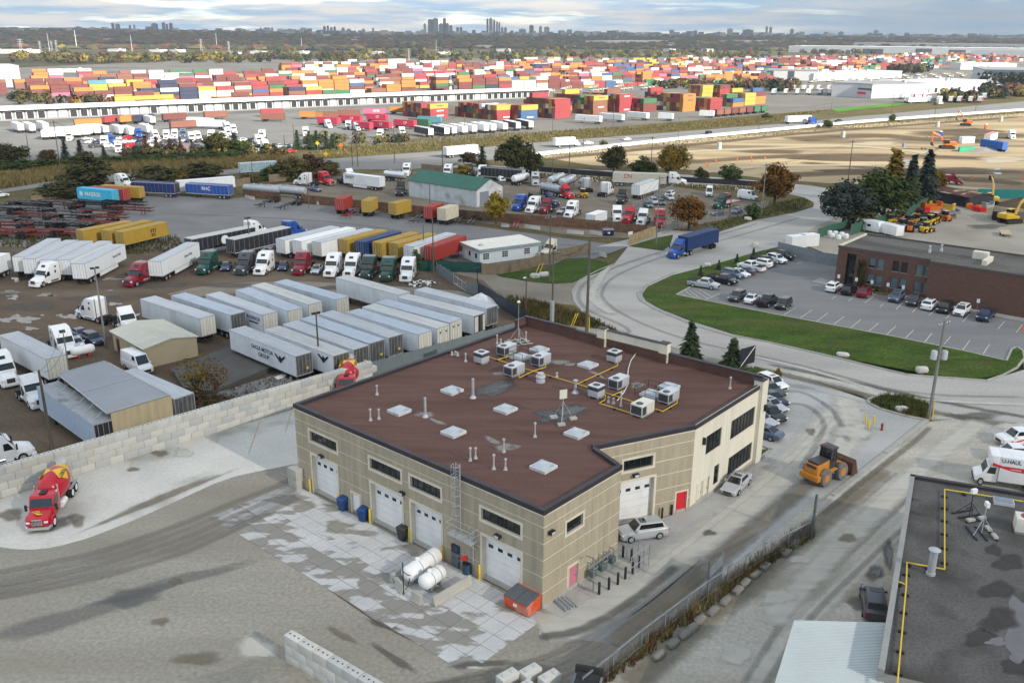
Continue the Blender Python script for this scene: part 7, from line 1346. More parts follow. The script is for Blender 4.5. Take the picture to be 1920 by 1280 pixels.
for x,y in((15.5,9.0),(32,5),(37,2.5),(14.2,6.4)):MB().La([(.3,HB-.249),(.25,HB+.3),(.14,HB+.35),(.14,HB+.9),(.28,HB+.95),(.1,HB+1.05)],10,o=(x,y,0)).bd('roof_vent',[Mp],BRK)
MB().box(12.0,20.0,5.0,5.1,HB-.248,HB-.15).box(20.5,BL,3.4,3.5,HB-.248,HB-.15).bd('roof_seam',[mat('seam_tan',(.25,.21,.16),ro=.8)],BRK)
for px in((1571+5,527),(1609,532),(1638,537),(1668,542),(1696.5,546),(1841,554)):
 s_,z_=bpx(*px);p=bl(s_,-1.2 if px[0]<1750 else-fwd-.2);t=Tg('bay_sign','small white bay sign on a post by the brick wall, '+['at the entrance','by the ivy','below the first windows','below the middle windows','below the last windows','on the blank wall'][(1576,1609,1638,1668,1696.5,1841).index(px[0])],'sign',(p.x,p.y,0),rzb);MB().cyl((0,0,0),(0,0,2.1),.03,n=6).bd('post',[Ms],t);MB().box(-.25,.25,-.05,-.02,1.4,2.1).bd('plate',[Mw],t)
Su('sidewalk',MB().Pz([tuple(bl(x,y).to_2d())for x,y in((LBk-6,-.05),(LBk-6,-2.6),(LBk,-2.6),(LBk,-fwd-2.2),(BL,-fwd-2.2),(BL,-fwd-.01),(LBk-.01,-fwd-.01),(LBk-.01,-.05))],0,.15),[M_walk]);Su('sidewalk',MB().Pz([tuple(bl(x,y).to_2d())for x,y in((-3.5,1.5),(-3.5,-2.4),(.5,-2.6),(1.2,-1.2),(1.2,-.05),(-.05,-.05),(-.05,1.5))],0,.15),[M_walk]);Su('planting_bed',MB().Pz([tuple(bl(x,y).to_2d())for x,y in((3.5,-.05),(3.5,-2.2),(LBk-6.1,-2.4),(LBk-6.1,-.05))],0,.16),[Gw])
p=g(1917,620);tag(MB().box(-.2,.2,-.2,.2,0,.04).La([(.16,.04),(.03,.7)],10).bd('traffic_cone',[POR],None,(p.x,p.y,.02)),'small orange cone at the right edge of the car park','cone')
HL=6.0;e0,e1,e2=g(1707,888,HL),g(1920,922,HL),g(1661,1165,HL)
dl=(e1-e0).to_2d().normalized();nl=Vector((dl.y,-dl.x));LOW=Tg('low_flat_building','low building with a dark grey gravel roof and yellow gas pipe, bottom right corner','building',(e0 .x,e0 .y,0),math.atan2(dl.y,dl.x))
sk=((e2-e0).to_2d().dot(dl))/((e2-e0).to_2d().dot(nl));LD=30;LX=26
M_lroofg=mat('dark_gravel_roof',(.105,.1,.095),var=.14,scale=.35,ro=.95,Fi=.2,Di=((.055,.048,.042),.8),ds=.22,dthr=(.5,.64))
q4=[(0,0),(LX,0),(LX,-LD),(sk*LD,-LD)]
MB().Pz(q4,0.01,HL-.3).bd('wall',[mat('low_wall',(.3,.29,.27),ro=.8)],LOW);MB().Sh(q4,HL-.296).bd('roof',[M_lroofg],LOW)
for a,b,m in(((0,0),(LX,0),Mcp),((sk*LD,-LD),(0,0),M_walk)):
 d=Vector(b)-Vector(a);MB().box(0,d.length,-.4,.0,HL-.45,HL+.0).bd('parapet',[m],LOW,(a[0],a[1],0),math.atan2(d.y,d.x))
def lw(x,y,z=HL-.28):
 p=g(x,y,z);r_=p.to_2d()-e0 .to_2d();return Vector((r_.dot(dl),-r_.dot(nl),z))
Zl=lambda x,y:(1600+x/3.2,880+y/3.2)
def lgas(pts):
 q=[lw(*Zl(*p),HL-.05)for p in pts];o=MB().tube(q,.055,6).bd('gas_pipe',[M_yellow],LOW);k=MB()
 for a,b in zip(q,q[1:]):
  n=max(1,int((b-a).length/2.2));d=(b-a).normalized()
  for i in range(n):c=a.lerp(b,(i+.5)/n);nn=Vector((-d.y,d.x));k.Ob(c,nn,.5,.14,HL-.29,HL-.11);k.Ob(c+d*.12,nn,.5,.08,HL-.29,HL-.15)
 k.bd('pipe_support',[Mb],o)
lgas([(265,1280),(318,690),(322,555),(340,560),(548,597),(548,118),(1020,190)]);lgas([(245,660),(318,690)])
p=lw(*Zl(463,628));MB().La([(.34,p.z),(.33,p.z+.2),(.28,p.z+.22),(.28,p.z+2.0)],16,o=(p.x,p.y,0)).bd('flue',[Mz],LOW,So=40);MB().La([(.1,p.z+2.0),(.45,p.z+2.12),(.4,p.z+2.16),(.05,p.z+2.3)],16,o=(p.x,p.y,0)).bd('flue_cap',[Mz],LOW,So=50)
def lamp_stand(x,y,Lb,h,k):
 p=lw(*Zl(x,y));r_=e0 .to_2d()+dl*p.x-nl*p.y*1.0;r_=g(*Zl(x,y),HL-.28);t=Tg('roof_lamp_stand',Lb,'lamp stand',(r_.x,r_.y,HL-.29),.3+k)
 mb=MB();mb.cyl((0,0,0),(0,0,h),.04,n=6)
 for a in(0,2.1,4.2):mb.cyl((math.cos(a),math.sin(a),.1),(0,0,h*.6),.03,n=5)
 mb.bd('mast',[Mb if k==0 else Mz],t);mb=MB()
 for a in(-.8,0,.8):mb.box(-1.1,1.1,a-.08,a+.08,0,.12)
 mb.bd('base_frame',[Mb],t)
 for a in(-.6,.6):MB().box(a-.35,a+.35,-.95,-.6,.121,.3).bd('ballast_block',[Mc],t)
 MB().box(-.25,.25,-.15,.1,h,h+.4).bd('lamp_head',[Mw],t)
lamp_stand(695,280,'black tripod lamp stand on the low roof, the rear one',2.2,0);lamp_stand(768,385,'grey tripod lamp stand on the low roof, the front one',2.5,1.2)
p=lw(*Zl(900,200));MB().box(p.x-.8,p.x+.8,p.y-.55,p.y+.55,HL-.29,HL+.0).bd('skylight',[Mp],LOW);MB().box(p.x-.7,p.x+.7,p.y-.45,p.y+.45,HL+.001,HL+.06).bd('skylight_dome',[mat('dome_blue',(.2,.24,.28),ro=.2)],LOW)
r_=g(*Zl(1020,370),HL-.28);t=Tg('rooftop_unit','cream rooftop unit at the right edge of the low dark roof','rooftop unit',(r_.x,r_.y,HL-.29),math.atan2(dl.y,dl.x));MB().box(-.75,.9,-.7,.7,.2,1.4).bd('cabinet',[M_unitc],t,bevel=.03);MB().cyl((.1,0,1.401),(.1,0,1.45),.5,n=16).bd('fan',[PM],t);MB().box(-.7,.85,-.65,.65,0,.2).bd('curb',[Ms],t)
for q in((1000,950,85,170),(860,1030,60,25),(1000,1100,60,60)):
 x,y=Zl(q[0],q[1]);n=22;v=[]
 for i in range(n):
  a=2*math.pi*i/n;k=1+.22*math.sin(3*a+q[0])+.15*math.sin(5*a);p=g(x+q[2]/3.2*k*math.cos(a),y+q[3]/3.2*k*math.sin(a),HL-.28);v.append((p.x,p.y))
 Su('roof_puddle',MB().Sh(v,HL-.29+q[1]*4e-5-.036),[mat('roof_water',(.14,.125,.13),ro=.3,spec=.5,var=.1)])
p=g(1664,1140);HC=5.0;cc=[g(1492,1162,HC),g(1678,1167,HC),g(1660,1290,HC),g(1454,1290,HC)];o=cc[0];t=Tg('corrugated_canopy','pale corrugated metal canopy roof at the bottom edge beside the low building','canopy',(o.x,o.y,0));dx=(cc[1]-cc[0]).to_2d();ux=dx.normalized();uy=((cc[3]-cc[0]).to_2d().normalized()+(cc[2]-cc[1]).to_2d().normalized()).normalized();Wc=dx.length+.1;Dc=8
M_corr=mat('pale_corrugated',(.5,.54,.54),ro=.5,var=.05,scale=.5);mb=MB();n=46;pts=[]
for i in range(n):y=i*Dc/n;w_=Dc/n;pts+=[(y,0),(y+.45*w_,0),(y+.55*w_,.06),(y+.9*w_,.06)]
v=[(ux.x*a+uy.x*y,ux.y*a+uy.y*y,HC+z)for a in(-.1,Wc)for y,z in pts];q=len(pts);mb.add(v,[(i,i+1,i+1+q,i+q)for i in range(q-1)]);mb.bd('roof',[M_corr],t)
for a,y in((.2,.3),(Wc-.4,.3),(.2,6),(Wc-.4,6)):MB().cyl((ux.x*a+uy.x*y,ux.y*a+uy.y*y,0),(ux.x*a+uy.x*y,ux.y*a+uy.y*y,HC-.05),.1,n=8).bd('post',[Ms],t)
S_rd2=soft('low_roof_damp',(0.045,0.038,0.034),0.85,.7,ro=.6)
for q in((930,560,110,60),(860,720,130,60),(880,900,130,90),(760,1010,110,60),(700,230,30,12),(980,1180,120,60),(840,480,60,40)):Bb(*Zl(q[0],q[1]),q[2]/3.2,q[3]/3.2,S_rd2,z=.006+q[0]*1e-6,zz=HL-.293)
# ================================================================ trees and plants
def Lm(name,rgb,var=.35,scale=.5,rgb2=None,amt=.6):
 return mat('leaf_'+name,rgb,var=var,scale=scale,ro=.9,spec=.15,Di=(rgb2,amt)if rgb2 else None,ds=.7,dthr=(.42,.58),world=True)
LF=dict(spruce=Lm('spruce',(.035,.058,.028),rgb2=(.06,.075,.035)),bluespruce=Lm('bluespruce',(.042,.056,.044),rgb2=(.055,.07,.06)),pine=Lm('pine',(.05,.068,.02),rgb2=(.06,.08,.03)),green=Lm('green',(.045,.07,.02),rgb2=(.085,.1,.03)),gold=Lm('gold',(.2,.125,.02),rgb2=(.1,.085,.02)),autumn=Lm('autumn',(.17,.075,.018),rgb2=(.09,.055,.018)),yellow=Lm('yellow',(.26,.19,.025),rgb2=(.17,.125,.02)),dark=Lm('dark',(.042,.05,.018),rgb2=(.085,.065,.025)),olive=Lm('olive',(.1,.085,.03),rgb2=(.065,.07,.022)),brownish=Lm('brownish',(.085,.05,.028),rgb2=(.06,.055,.025)),rust=Lm('rust',(.13,.06,.03)))
M_bark=mat('bark',(.09,.07,.05),var=.25,scale=2,ro=.95)
TREEC={}
def conifer_mesh(seed,tiers,dens):
 rr=random.Random(seed);mb=MB()
 for k in range(tiers):
  u=k/(tiers-1);z=.06+.93*u;R_=(.3*(1-u)**.85+.012)*rr.uniform(.82,1.15);nb=max(5,int(11*(1-u)+5))
  for b in range(nb):
   a=6.283*(b+rr.random())/nb;rl=R_*rr.uniform(.7,1.1);m=max(2,int(dens*(1-u*.6)))
   for q in range(m):
    t=(q+rr.random())/m;r=rl*(.15+.85*t);zz=z-.16*rl*t*2+rr.uniform(-.012,.012);s=(.022+.03*(1-t))*rr.uniform(.7,1.4);aa=a+rr.uniform(-.22,.22)
    c=Vector((r*math.cos(aa),r*math.sin(aa),zz));d=Vector((math.cos(aa),math.sin(aa),-.45))*s*1.5;w_=Vector((-math.sin(aa),math.cos(aa),rr.uniform(-.5,.5)))*s
    mb.add([c-d-w_*.8,c-d+w_*.8,c+d+w_*.5,c+d-w_*.5],[(0,1,2,3)])
 return mb
def broad_mesh(seed,clumps,leaves,flat=1.0,leaf=.035,low=.25):
 rr=random.Random(seed);mb=MB();cs=[]
 for i in range(clumps):
  while True:
   p=Vector((rr.uniform(-1,1),rr.uniform(-1,1),rr.uniform(-1,1)))
   if .25<p.length<1:break
  p=p*(.55+.45*rr.random());cs.append(Vector((p.x*.42,p.y*.42,low+(1-low)*.52+p.z*(1-low)*.42)))
 for c in cs:
  rad=rr.uniform(.09,.17)
  for i in range(leaves):
   v=Vector((rr.gauss(0,1),rr.gauss(0,1),rr.gauss(0,.8)));v=v.normalized()*rad*rr.uniform(.5,1.05);p=c+v;n=(v.normalized()+Vector((rr.uniform(-.7,.7),rr.uniform(-.7,.7),rr.uniform(-.2,.8)))).normalized();x=n.orthogonal().normalized();y=n.cross(x);s=leaf*rr.uniform(.6,1.4)
   mb.add([p-x*s-y*s*.6,p+x*s-y*s*.6,p+x*s+y*s*.6,p-x*s+y*s*.6],[(0,1,2,3)])
 return mb,cs
def tree_mesh(kind,v,leafn,dens=None):
 key=(kind,v,leafn,dens)
 if key in TREEC:return TREEC[key]
 if kind=='conifer':
  mb=conifer_mesh(v,26 if dens=='hi' else 15,7 if dens=='hi' else 4);tr=MB().cyl((0,0,0),(0,0,.95),.016,.003,n=8)
 elif kind=='broad':
  mb,cs=broad_mesh(v,64,64,low=.08,leaf=.024);tr=MB().cyl((0,0,0),(0,0,.4),.03,.018,n=8)
  for c in cs[::4]:tr.cyl((0,0,.22+.15*(c.z-.3)),tuple(c),.012,.003,n=5)
 elif kind=='bush':
  mb,cs=broad_mesh(v,44,56,low=-.2,leaf=.03);tr=MB()
  for c in cs[::5]:tr.cyl((0,0,0),tuple(c),.012,.003,n=5)
 elif kind=='sparse':
  mb,cs=broad_mesh(v,40,9,leaf=.02,low=.12);tr=MB().cyl((0,0,0),(0,0,.45),.018,.01,n=6)
  for c in cs[::2]:tr.cyl((0,0,.08+.3*rnd.random()),tuple(c),.008,.002,n=4)
 r=(mb.mesh('crown',[LF[leafn]]),tr.mesh('trunk',[M_bark]));TREEC[key]=r;return r
def tree(kind,leafn,base,top,wpx,Lb,name=None,v=None,Gp=None,dens=None,cat='tree',z=0.0):
 b=g(*base,z);h=max(.8,hgt(base[0],top,base[1],z));dist=math.hypot(b.length,CH);wm=wpx/F*dist
 v=v if v is not None else rnd.randrange(4);cr_,tr=tree_mesh(kind,v,leafn,dens)
 bw={'conifer':.56,'broad':.76,'bush':.8,'sparse':.85}[kind]
 t=Tg(name or{'conifer':'conifer','broad':'tree','bush':'bush','sparse':'young_tree'}[kind],Lb,cat,(b.x,b.y,z),rnd.uniform(0,6.28),Gp)
 s=(wm/bw,wm/bw,h/(1.0 if kind=='conifer' else .9));a=obj('trunk',tr,t);c=obj('crown',cr_,t);a.scale=s;c.scale=s;return t
tree('conifer','spruce',(1293,675),606,52,'spruce beside the rear parapet, left one of the pair by the road',v=1,dens='hi');tree('conifer','spruce',(1372,692),638,52,'spruce in front of the dark sign board, right one of the pair by the road',v=2,dens='hi')
for x,y,lb in((1313,518,'nearest'),(1347,507,'second nearest'),(1381,495,'second farthest'),(1412,484,'farthest')):tree('conifer','spruce',(x,y),y-19,14,'tiny young evergreen in a mulch ring on the lawn, '+lb,v=int(x)%3,Gp='young evergreens along the lawn');Bb(x,y,10,3.5,Sb,'mulch_ring',z=.135)
tree('broad','autumn',(1291,432),368,62,'rusty autumn tree at the chain link corner by the lot entrance',v=1);tree('broad','autumn',(1452,385),311,68,'orange brown autumn tree right of the long white van',v=2);tree('bush','green',(1410,411),378,32,'dark green shrub right of the slate car at the lot fence',cat='shrub')
tree('conifer','bluespruce',(1702,387),292,50,'blue spruce, left one of the tall pair by the compound',v=0,dens='hi');tree('conifer','bluespruce',(1731,383),282,54,'blue spruce, right and taller one of the pair by the compound',v=1,dens='hi');tree('broad','pine',(1655,415),318,92,'broad green pine with golden flecks at the compound fence',v=3);tree('conifer','gold',(1669,385),283,66,'golden green pointed tree behind the broad pine',v=2,dens='hi');tree('broad','bluespruce',(1580,426),340,80,'spreading dark pine by the road bend',v=0);tree('broad','gold',(1752,372),318,30,'small yellow green tree right of the blue spruces',v=1);tree('bush','dark',(1610,428),380,60,'dark undergrowth below the spreading pines',cat='shrub')
tree('broad','dark',(965,330),262,66,'dark rounded tree left of the construction dirt',v=2);tree('bush','dark',(1000,330),282,42,'dark bushy tree beside the rounded dark tree',v=1);tree('conifer','spruce',(904,312),275,32,'dark pointed spruce by the highway turn',v=1);tree('broad','brownish',(878,312),284,34,'brownish tree left of the dark spruce at the turn',v=3);tree('broad','dark',(1150,326),274,50,'dark upright tree before the construction dirt',v=0);tree('bush','green',(1205,328),294,48,'low olive bush between the dark and golden trees',v=2,cat='bush');tree('broad','gold',(1259,334),272,56,'olive gold tree right of the low olive bush',v=1);tree('bush','green',(1366,342),308,46,'round green bush on the silt fence line',v=1,cat='bush');tree('bush','dark',(1315,340),312,26,'small dark bush left of the round green bush',v=3,cat='bush')
tree('broad','yellow',(930,420),364,44,'yellow leaved tree rising through the board fence',v=2);tree('bush','yellow',(871,330),306,30,'small yellow tree behind the green roof ridge',v=1);tree('bush','green',(780,506),470,30,'weedy green bush by the last white truck',v=2,cat='bush')
for base,top,w_,lf,lb,kd in(((168,346),288,92,'dark','large dark bush in the middle of the left hedge','bush'),((112,368),338,84,'dark','broad low bush left of the sky blue container','bush'),((290,344),312,96,'dark','dark rounded bush behind the yellow container','bush'),((335,342),318,34,'gold','golden patch of bush right of the dark rounded bush','bush'),((388,332),304,74,'dark','dark rounded bush behind the navy trailer','bush'),((24,314),269,52,'dark','dense dark round tree at the far left','broad'),((93,312),280,30,'brownish','brown tinged tree left of the twin spruces','broad'),((407,292),250,48,'dark','dense round dark tree on the parking hedge','broad'),((442,290),250,34,'bluespruce','spruce right of the dense round dark tree','conifer'),((455,292),262,36,'green','green tree at the right end of the parking hedge','broad')):tree(kd,lf,base,top,w_,lb,cat='tree' if kd!='bush' else 'bush')
for i,(x,y,t_,w_)in enumerate(((125,308,263,26),(153,304,263,28),(197,303,274,20),(275,290,255,26),(295,290,257,24),(320,290,260,24),(340,290,260,20),(362,288,262,18))):tree('conifer','bluespruce' if i<3 else 'brownish',(x,y),t_,w_,('grey blue spruce' if i<3 else 'bare brownish conifer')+' along the left parking hedge, '+['first from the left','second from the left','third from the left','first of the brown ones','second of the brown ones','third of the brown ones','fourth of the brown ones','last of the brown ones'][i],Gp='conifers along the left parking hedge')
for i,x in enumerate(range(20,470,30)):tree('bush','green',(x,318-x*.045),301-x*.045,44,'low green hedge bush along the left truck park, bush %s from the left'%['first','second','third','fourth','fifth','sixth','seventh','eighth','ninth','tenth','eleventh','twelfth','thirteenth','fourteenth','fifteenth'][i],cat='bush',Gp='low hedge bushes along the left truck park')
for i,(x,t_)in enumerate(((558,245),(580,247),(594,246),(612,247),(624,252))):tree('conifer','spruce',(x,280),t_,24,'dark spruce in the clump by the yellow road sign, '+['leftmost','second from left','middle one','fourth from left','rightmost'][i],Gp='spruces by the yellow road sign')
for i,(x,y,t_,w_,lf)in enumerate(((530,335,300,50,'olive'),(560,338,292,60,'olive'),(590,335,290,66,'brownish'),(618,328,300,40,'olive'),(505,336,312,36,'green'),(545,330,300,40,'brownish'),(470,340,325,40,'olive'))):tree('bush',lf,(x,y),t_,w_,['olive bush left of the scrub clump','tall olive bush in the scrub clump above the fence','reddish brown bush in the scrub clump','olive bush at the right end of the scrub clump','green bush at the left end of the scrub clump','brown bush at the back of the scrub clump','low olive bush by the curtain trailer'][i],cat='bush',Gp='scrub above the upper fence')
for x,y,t_,w_,lb in((1553-0,239,225,22,'round green bush beside the highway barrier, left one'),(1674,226,214,14,'round green bush beside the highway barrier, right one'),(1132,276,262,16,'pale scrub bush by the highway'),(1437,222,212,20,'bush on the grass bank')):tree('bush','green' if x>1200 else 'olive',(x,y),t_,w_,lb,cat='bush')
tree('sparse','gold',(372,755),664,95,'sparse yellow sapling behind the block wall, left stem',v=1);tree('sparse','autumn',(405,752),672,60,'sparse yellow sapling behind the block wall, right stem',v=2);tree('bush','brownish',(385,765),738,90,'brown brush at the foot of the yellow saplings',cat='bush')
p=bl(*(bpx(*Z2(275,400))[0],-.7));cr_,tr=tree_mesh('bush',1,'dark');t=Tg('climbing_tree','narrow dark tree growing up the brick office by its entrance','tree',(p.x,p.y,.1));a=obj('trunk',tr,t);c=obj('crown',cr_,t);a.scale=c.scale=(2.2,1.6,6.6)
for k,x in enumerate((330,420)):p=bl(bpx(*Z2(x,480))[0],-1.2);cr_,tr=tree_mesh('bush',k,'green');t=Tg('bush','small yellow green shrub in the brick office bed, '+('left one' if k==0 else 'right one'),'bush',(p.x,p.y,.1));a=obj('trunk',tr,t);c=obj('crown',cr_,t);a.scale=c.scale=(1.8,1.3,1.3)
def tufts(name,Lb,poly,n,h,m,w_=.05,seed=1,cat='grass',clump=5,z=0.0):
 P_=[Vector(q)for q in pl(poly)];x0,x1=min(p.x for p in P_),max(p.x for p in P_);y0,y1=min(p.y for p in P_),max(p.y for p in P_);rr=random.Random(seed);mb=MB();k=0;tries=0
 def ins(x,y):
  c=False;j=len(P_)-1
  for i in range(len(P_)):
   if(P_[i].y>y)!=(P_[j].y>y)and x<(P_[j].x-P_[i].x)*(y-P_[i].y)/(P_[j].y-P_[i].y)+P_[i].x:c=not c
   j=i
  return c
 while k<n and tries<n*8:
  tries+=1;x,y=rr.uniform(x0,x1),rr.uniform(y0,y1)
  if not ins(x,y):continue
  k+=1;hh=h*rr.uniform(.4,1.2);mi=rr.randrange(len(m))
  for q in range(clump):
   a=rr.uniform(0,6.28);s=w_*rr.uniform(.6,1.5);lx,ly=rr.uniform(-.35,.35)*hh,rr.uniform(-.35,.35)*hh;bx_,by_=x+rr.uniform(-.15,.15)*hh,y+rr.uniform(-.15,.15)*hh
   mb.add([(bx_-s*math.cos(a),by_-s*math.sin(a),z),(bx_+s*math.cos(a),by_+s*math.sin(a),z),(bx_+lx+s*.3,by_+ly,z+hh)],[(0,1,2)],mi)
 return tag(mb.bd(name,m),Lb,cat,kind='stuff')
GR=[Lm('grass_tan',(.23,.175,.075)),Lm('grass_olive',(.12,.105,.035)),Lm('grass_green',(.07,.095,.025))]
tufts('weeds','tall weeds behind the rear parapet beside the slatted fence',[(948,565),(985,600),(1130,616),(1160,624),(1094,588),(1010,566),(955,558)],900,.9,[GR[1],LF['rust'],GR[2]],.06,2)
tufts('weeds','brown and green weeds growing along the lane fence',[(1515,985),(1528,1006),(1440,1062),(1330,1140),(1210,1232),(1110,1300),(1085,1290),(1200,1205),(1320,1112),(1425,1042)],1500,1.0,[GR[1],LF['rust'],GR[0],LF['brownish'],GR[1]],.04,3)
tufts('island_plants','unkempt green plants in the kerbed island by the grey pole',[(1632,752),(1660,742),(1710,748),(1742,762),(1748,780),(1730,784),(1660,768)],700,.8,[GR[2],GR[2],GR[1]],.05,4)
tufts('reeds','tall tan reeds between the left hedge and the road',[(-40,345),(0,330),(230,306),(480,296),(560,300),(430,318),(200,326),(60,346),(-40,362)],5200,2.0,[GR[0],GR[0],GR[1]],.14,5)
tufts('bank_grass','rough brown grass on the highway bank',[(560,300),(640,270),(800,258),(1000,248),(1200,236),(1430,218),(1560,206),(1440,232),(1290,244),(1000,266),(830,281),(640,296)],6500,.8,[GR[0],GR[1],GR[1]],.12,6)
tufts('bank_grass','rough grass by the dirt lot and road bend',[(1330,420),(1400,405),(1440,386),(1500,372),(1524,381),(1490,397),(1420,410),(1345,434)],900,.7,[GR[1],GR[2]],.07,7)
tufts('bank_grass','brown scrub between the lot and the left trailers',[(0,445),(130,440),(330,445),(360,470),(250,478),(0,462)],1200,.9,[GR[1],LF['brownish'],GR[2]],.07,8)
tufts('bank_grass','brown grass in front of the silt fence',[(985,325),(1110,332),(1290,346),(1430,352),(1430,358),(1290,352),(1110,341),(985,333)],1500,.8,[GR[0],GR[1]],.08,9)
tufts('bank_grass','brush behind the block wall',[(330,765),(540,700),(560,720),(360,795)],500,.8,[LF['brownish'],GR[1]],.06,10)
tufts('bank_grass','weeds along the foot of the highway barrier',[(1000,290),(1290,260),(1560,236),(1920,210),(1920,216),(1560,244),(1290,269),(1000,300)],1600,.7,[GR[0],GR[2]],.12,11)
p=g(1458,708);cr_,tr=tree_mesh('bush',2,'gold');t=Tg('ornamental_grass','tan ornamental grass tuft above the white suv','plant',(p.x,p.y,0));a=obj('stem',tr,t);c=obj('blade',cr_,t);a.scale=c.scale=(1.5,1.5,1.5)
Su('island_bed',MB().Pz(pl([(1628,752),(1640,745),(1665,741),(1710,747),(1744,762),(1749,780),(1738,787),(1700,780),(1650,766)]),0,.1),[Gw]);kerb([(1738,788),(1700,781),(1650,767),(1630,757),(1627,750),(1640,744),(1665,740)],h=.16);kerb([(1738,788),(1660,850),(1560,930),(1530,960)],wd=.5,h=.14)
Su('front_lawn',MB().Pz(pl([(1396,690),(1420,688),(1452,702),(1462,712),(1448,712),(1400,700)]),0,.1),[Gl]);Su('front_lawn',MB().Pz(pl([(1418,845),(1443,842),(1424,858),(1414,852)]),0,.09),[Gl])
# ================================================================ machines
def mixer(Lb,front,rear,hide=False):
 a,b=g(*front),g(*rear);t=Tg('mixer_truck',Lb,'mixer truck',(a.x,a.y,.02),yaw(b,a))
 M_dy=mat('drum_yellow',(.75,.45,.03),ro=.35,var=.05);M_dr=mat('mixer_red',(.46,.008,.022),ro=.32,coat=.3,var=.04)
 MB().prof([(-.1,.7),(-.05,1.35),(-1.7,1.75),(-1.75,.7)],-.95,.95).bd('hood',[M_dr],t,bevel=.07,So=40)
 MB().prof([(-1.6,.75),(-1.65,1.72),(-2.05,2.55),(-2.2,2.72),(-3.5,2.75),(-3.55,.75)],-1.08,1.08).bd('cab',[M_dr],t,bevel=.07,So=40)
 MB().Hx([(-1.66,-.98,1.8),(-1.66,.98,1.8),(-2.05,.94,2.5),(-2.05,-.94,2.5),(-1.62,-.98,1.82),(-1.62,.98,1.82),(-2.01,.94,2.53),(-2.01,-.94,2.53)]).bd('windshield',[Mg],t)
 for s in(-1,1):
  MB().prof([(-2.0,1.7),(-2.2,2.45),(-3.1,2.45),(-3.1,1.7)],*sorted((s*1.07,s*1.1))).bd('side_window',[Mg],t)
  MB().box(-.2,-.06,s*.78-.17,s*.78+.17,.98,1.2).bd('headlight',[M_lamp],t,bevel=.03)
  MB().box(-1.75,-1.6,s*1.35-.1,s*1.35+.1,1.5,2.1).box(-1.7,-1.66,*sorted((s*1.05,s*1.3)),1.9,1.95).bd('mirror',[Mdk],t)
  MB().prof([(-.6,.6),(-.7,1.1),(-1.1,1.28),(-1.6,1.1),(-1.75,.6),(-1.6,.6),(-1.5,1.0),(-1.1,1.15),(-.8,1.0),(-.72,.6)],*sorted((s*.93,s*1.2))).bd('fender',[M_dr],t)
  MB().cyl((-3.8,s*1.0,.85),(-5.0,s*1.0,.85),.32,n=14).bd('fuel_tank',[Mw],t,So=40)
  MB().box(-8.6,-6.4,s*1.15-.14,s*1.15+.14,1.12,1.18).bd('rear_fender',[Mz],t)
 MB().box(-.14,-.02,-.45,.45,.8,1.35).bd('grille',[Mch],t,bevel=.03);gb=MB()
 for i in range(7):gb.box(-.03,-.005,-.4+i*.12,-.35+i*.12,.85,1.3)
 gb.bd('grille_bar',[Mdk],t);MB().Hx([(-.5,-1.2,.35),(.1,-.95,.35),(.1,.95,.35),(-.5,1.2,.35),(-.5,-1.2,.65),(.1,-.95,.65),(.1,.95,.65),(-.5,1.2,.65)]).bd('bumper',[Mch],t,bevel=.04)
 MB().box(-8.8,-.5,-.5,-.35,.8,1.05).box(-8.8,-.5,.35,.5,.8,1.05).box(-8.9,-8.2,-.5,.5,1.05,2.2).box(-4.0,-3.65,-.55,.55,1.05,2.3).bd('chassis',[Mz],t)
 ax=Vector((-5.0,0,.36)).normalized();c0_=Vector((-3.75,0,2.1));pr=[(.4,0),(.85,.15),(1.22,.8),(1.4,1.5),(1.42,2.4),(1.2,3.3),(.95,4.0),(.62,4.75),(.55,4.95)];n=26;x=ax;z=Vector((0,0,1));y=z.cross(x).normalized();z=x.cross(y);v=[];f=[];m_=[]
 for r,h in pr:
  for i in range(n):an=6.283*i/n;v.append(tuple(c0_+x*h+y*r*math.cos(an)+z*r*math.sin(an)))
 for k in range(len(pr)-1):
  for i in range(n):f.append((k*n+i,(k+1)*n+i,(k+1)*n+(i+1)%n,k*n+(i+1)%n));m_.append(0 if k<5 else 1)
 mb=MB();mb.v=v;mb.f=f+[tuple(range(n)),tuple(range(len(v)-1,len(v)-n-1,-1))];mb.m=m_+[0,1];mb.bd('drum',[M_dr,M_dy],t,So=50)
 def badge(loc,rot,s,nm='badge'):
  o=MB().add([(-s,0,0),(0,-s*.72,0),(s,0,0),(0,s*.72,0)],[(0,1,2,3)]).bd(nm,[M_dy],t,loc);o.rotation_euler=rot
  q=Lt('FOREST',s*.48,M_ink,o,(0,-.02*s,.006),(0,0,0),sx=.85);return o
 badge((-.95,0,1.62),(0,R(14),R(90)),.62)
 for s in(-1,1):
  an=R(52)*s;rad=1.39;hh=2.0;p=c0_+x*hh+Vector((0,s,0))*rad*math.cos(abs(an))+z*rad*math.sin(abs(an));mw=Matrix()
  nrm=(Vector((0,s,0))*math.cos(abs(an))+z*math.sin(abs(an))).normalized();tx=-x if s>0 else x;tx=x*(-1 if s<0 else-1);up_=nrm.cross(tx);rot=Matrix((tx,up_,nrm)).transposed().to_euler()
  S_=.95;gn=6;vv=[];ff=[]
  for i in range(gn+1):
   for j in range(gn+1):
    u,w_=-1+2*i/gn,-1+2*j/gn;dx_,dy_=(u+w_)/2*S_,(u-w_)/2*S_*.95;th=dy_/rad;rr_=rad+.025-.02*(dx_+.0)**2;vv.append((dx_,rr_*math.sin(th),rr_*(math.cos(th)-1)+.02*0))
  for i in range(gn):
   for j in range(gn):ff.append((i*(gn+1)+j,i*(gn+1)+j+1,(i+1)*(gn+1)+j+1,(i+1)*(gn+1)+j))
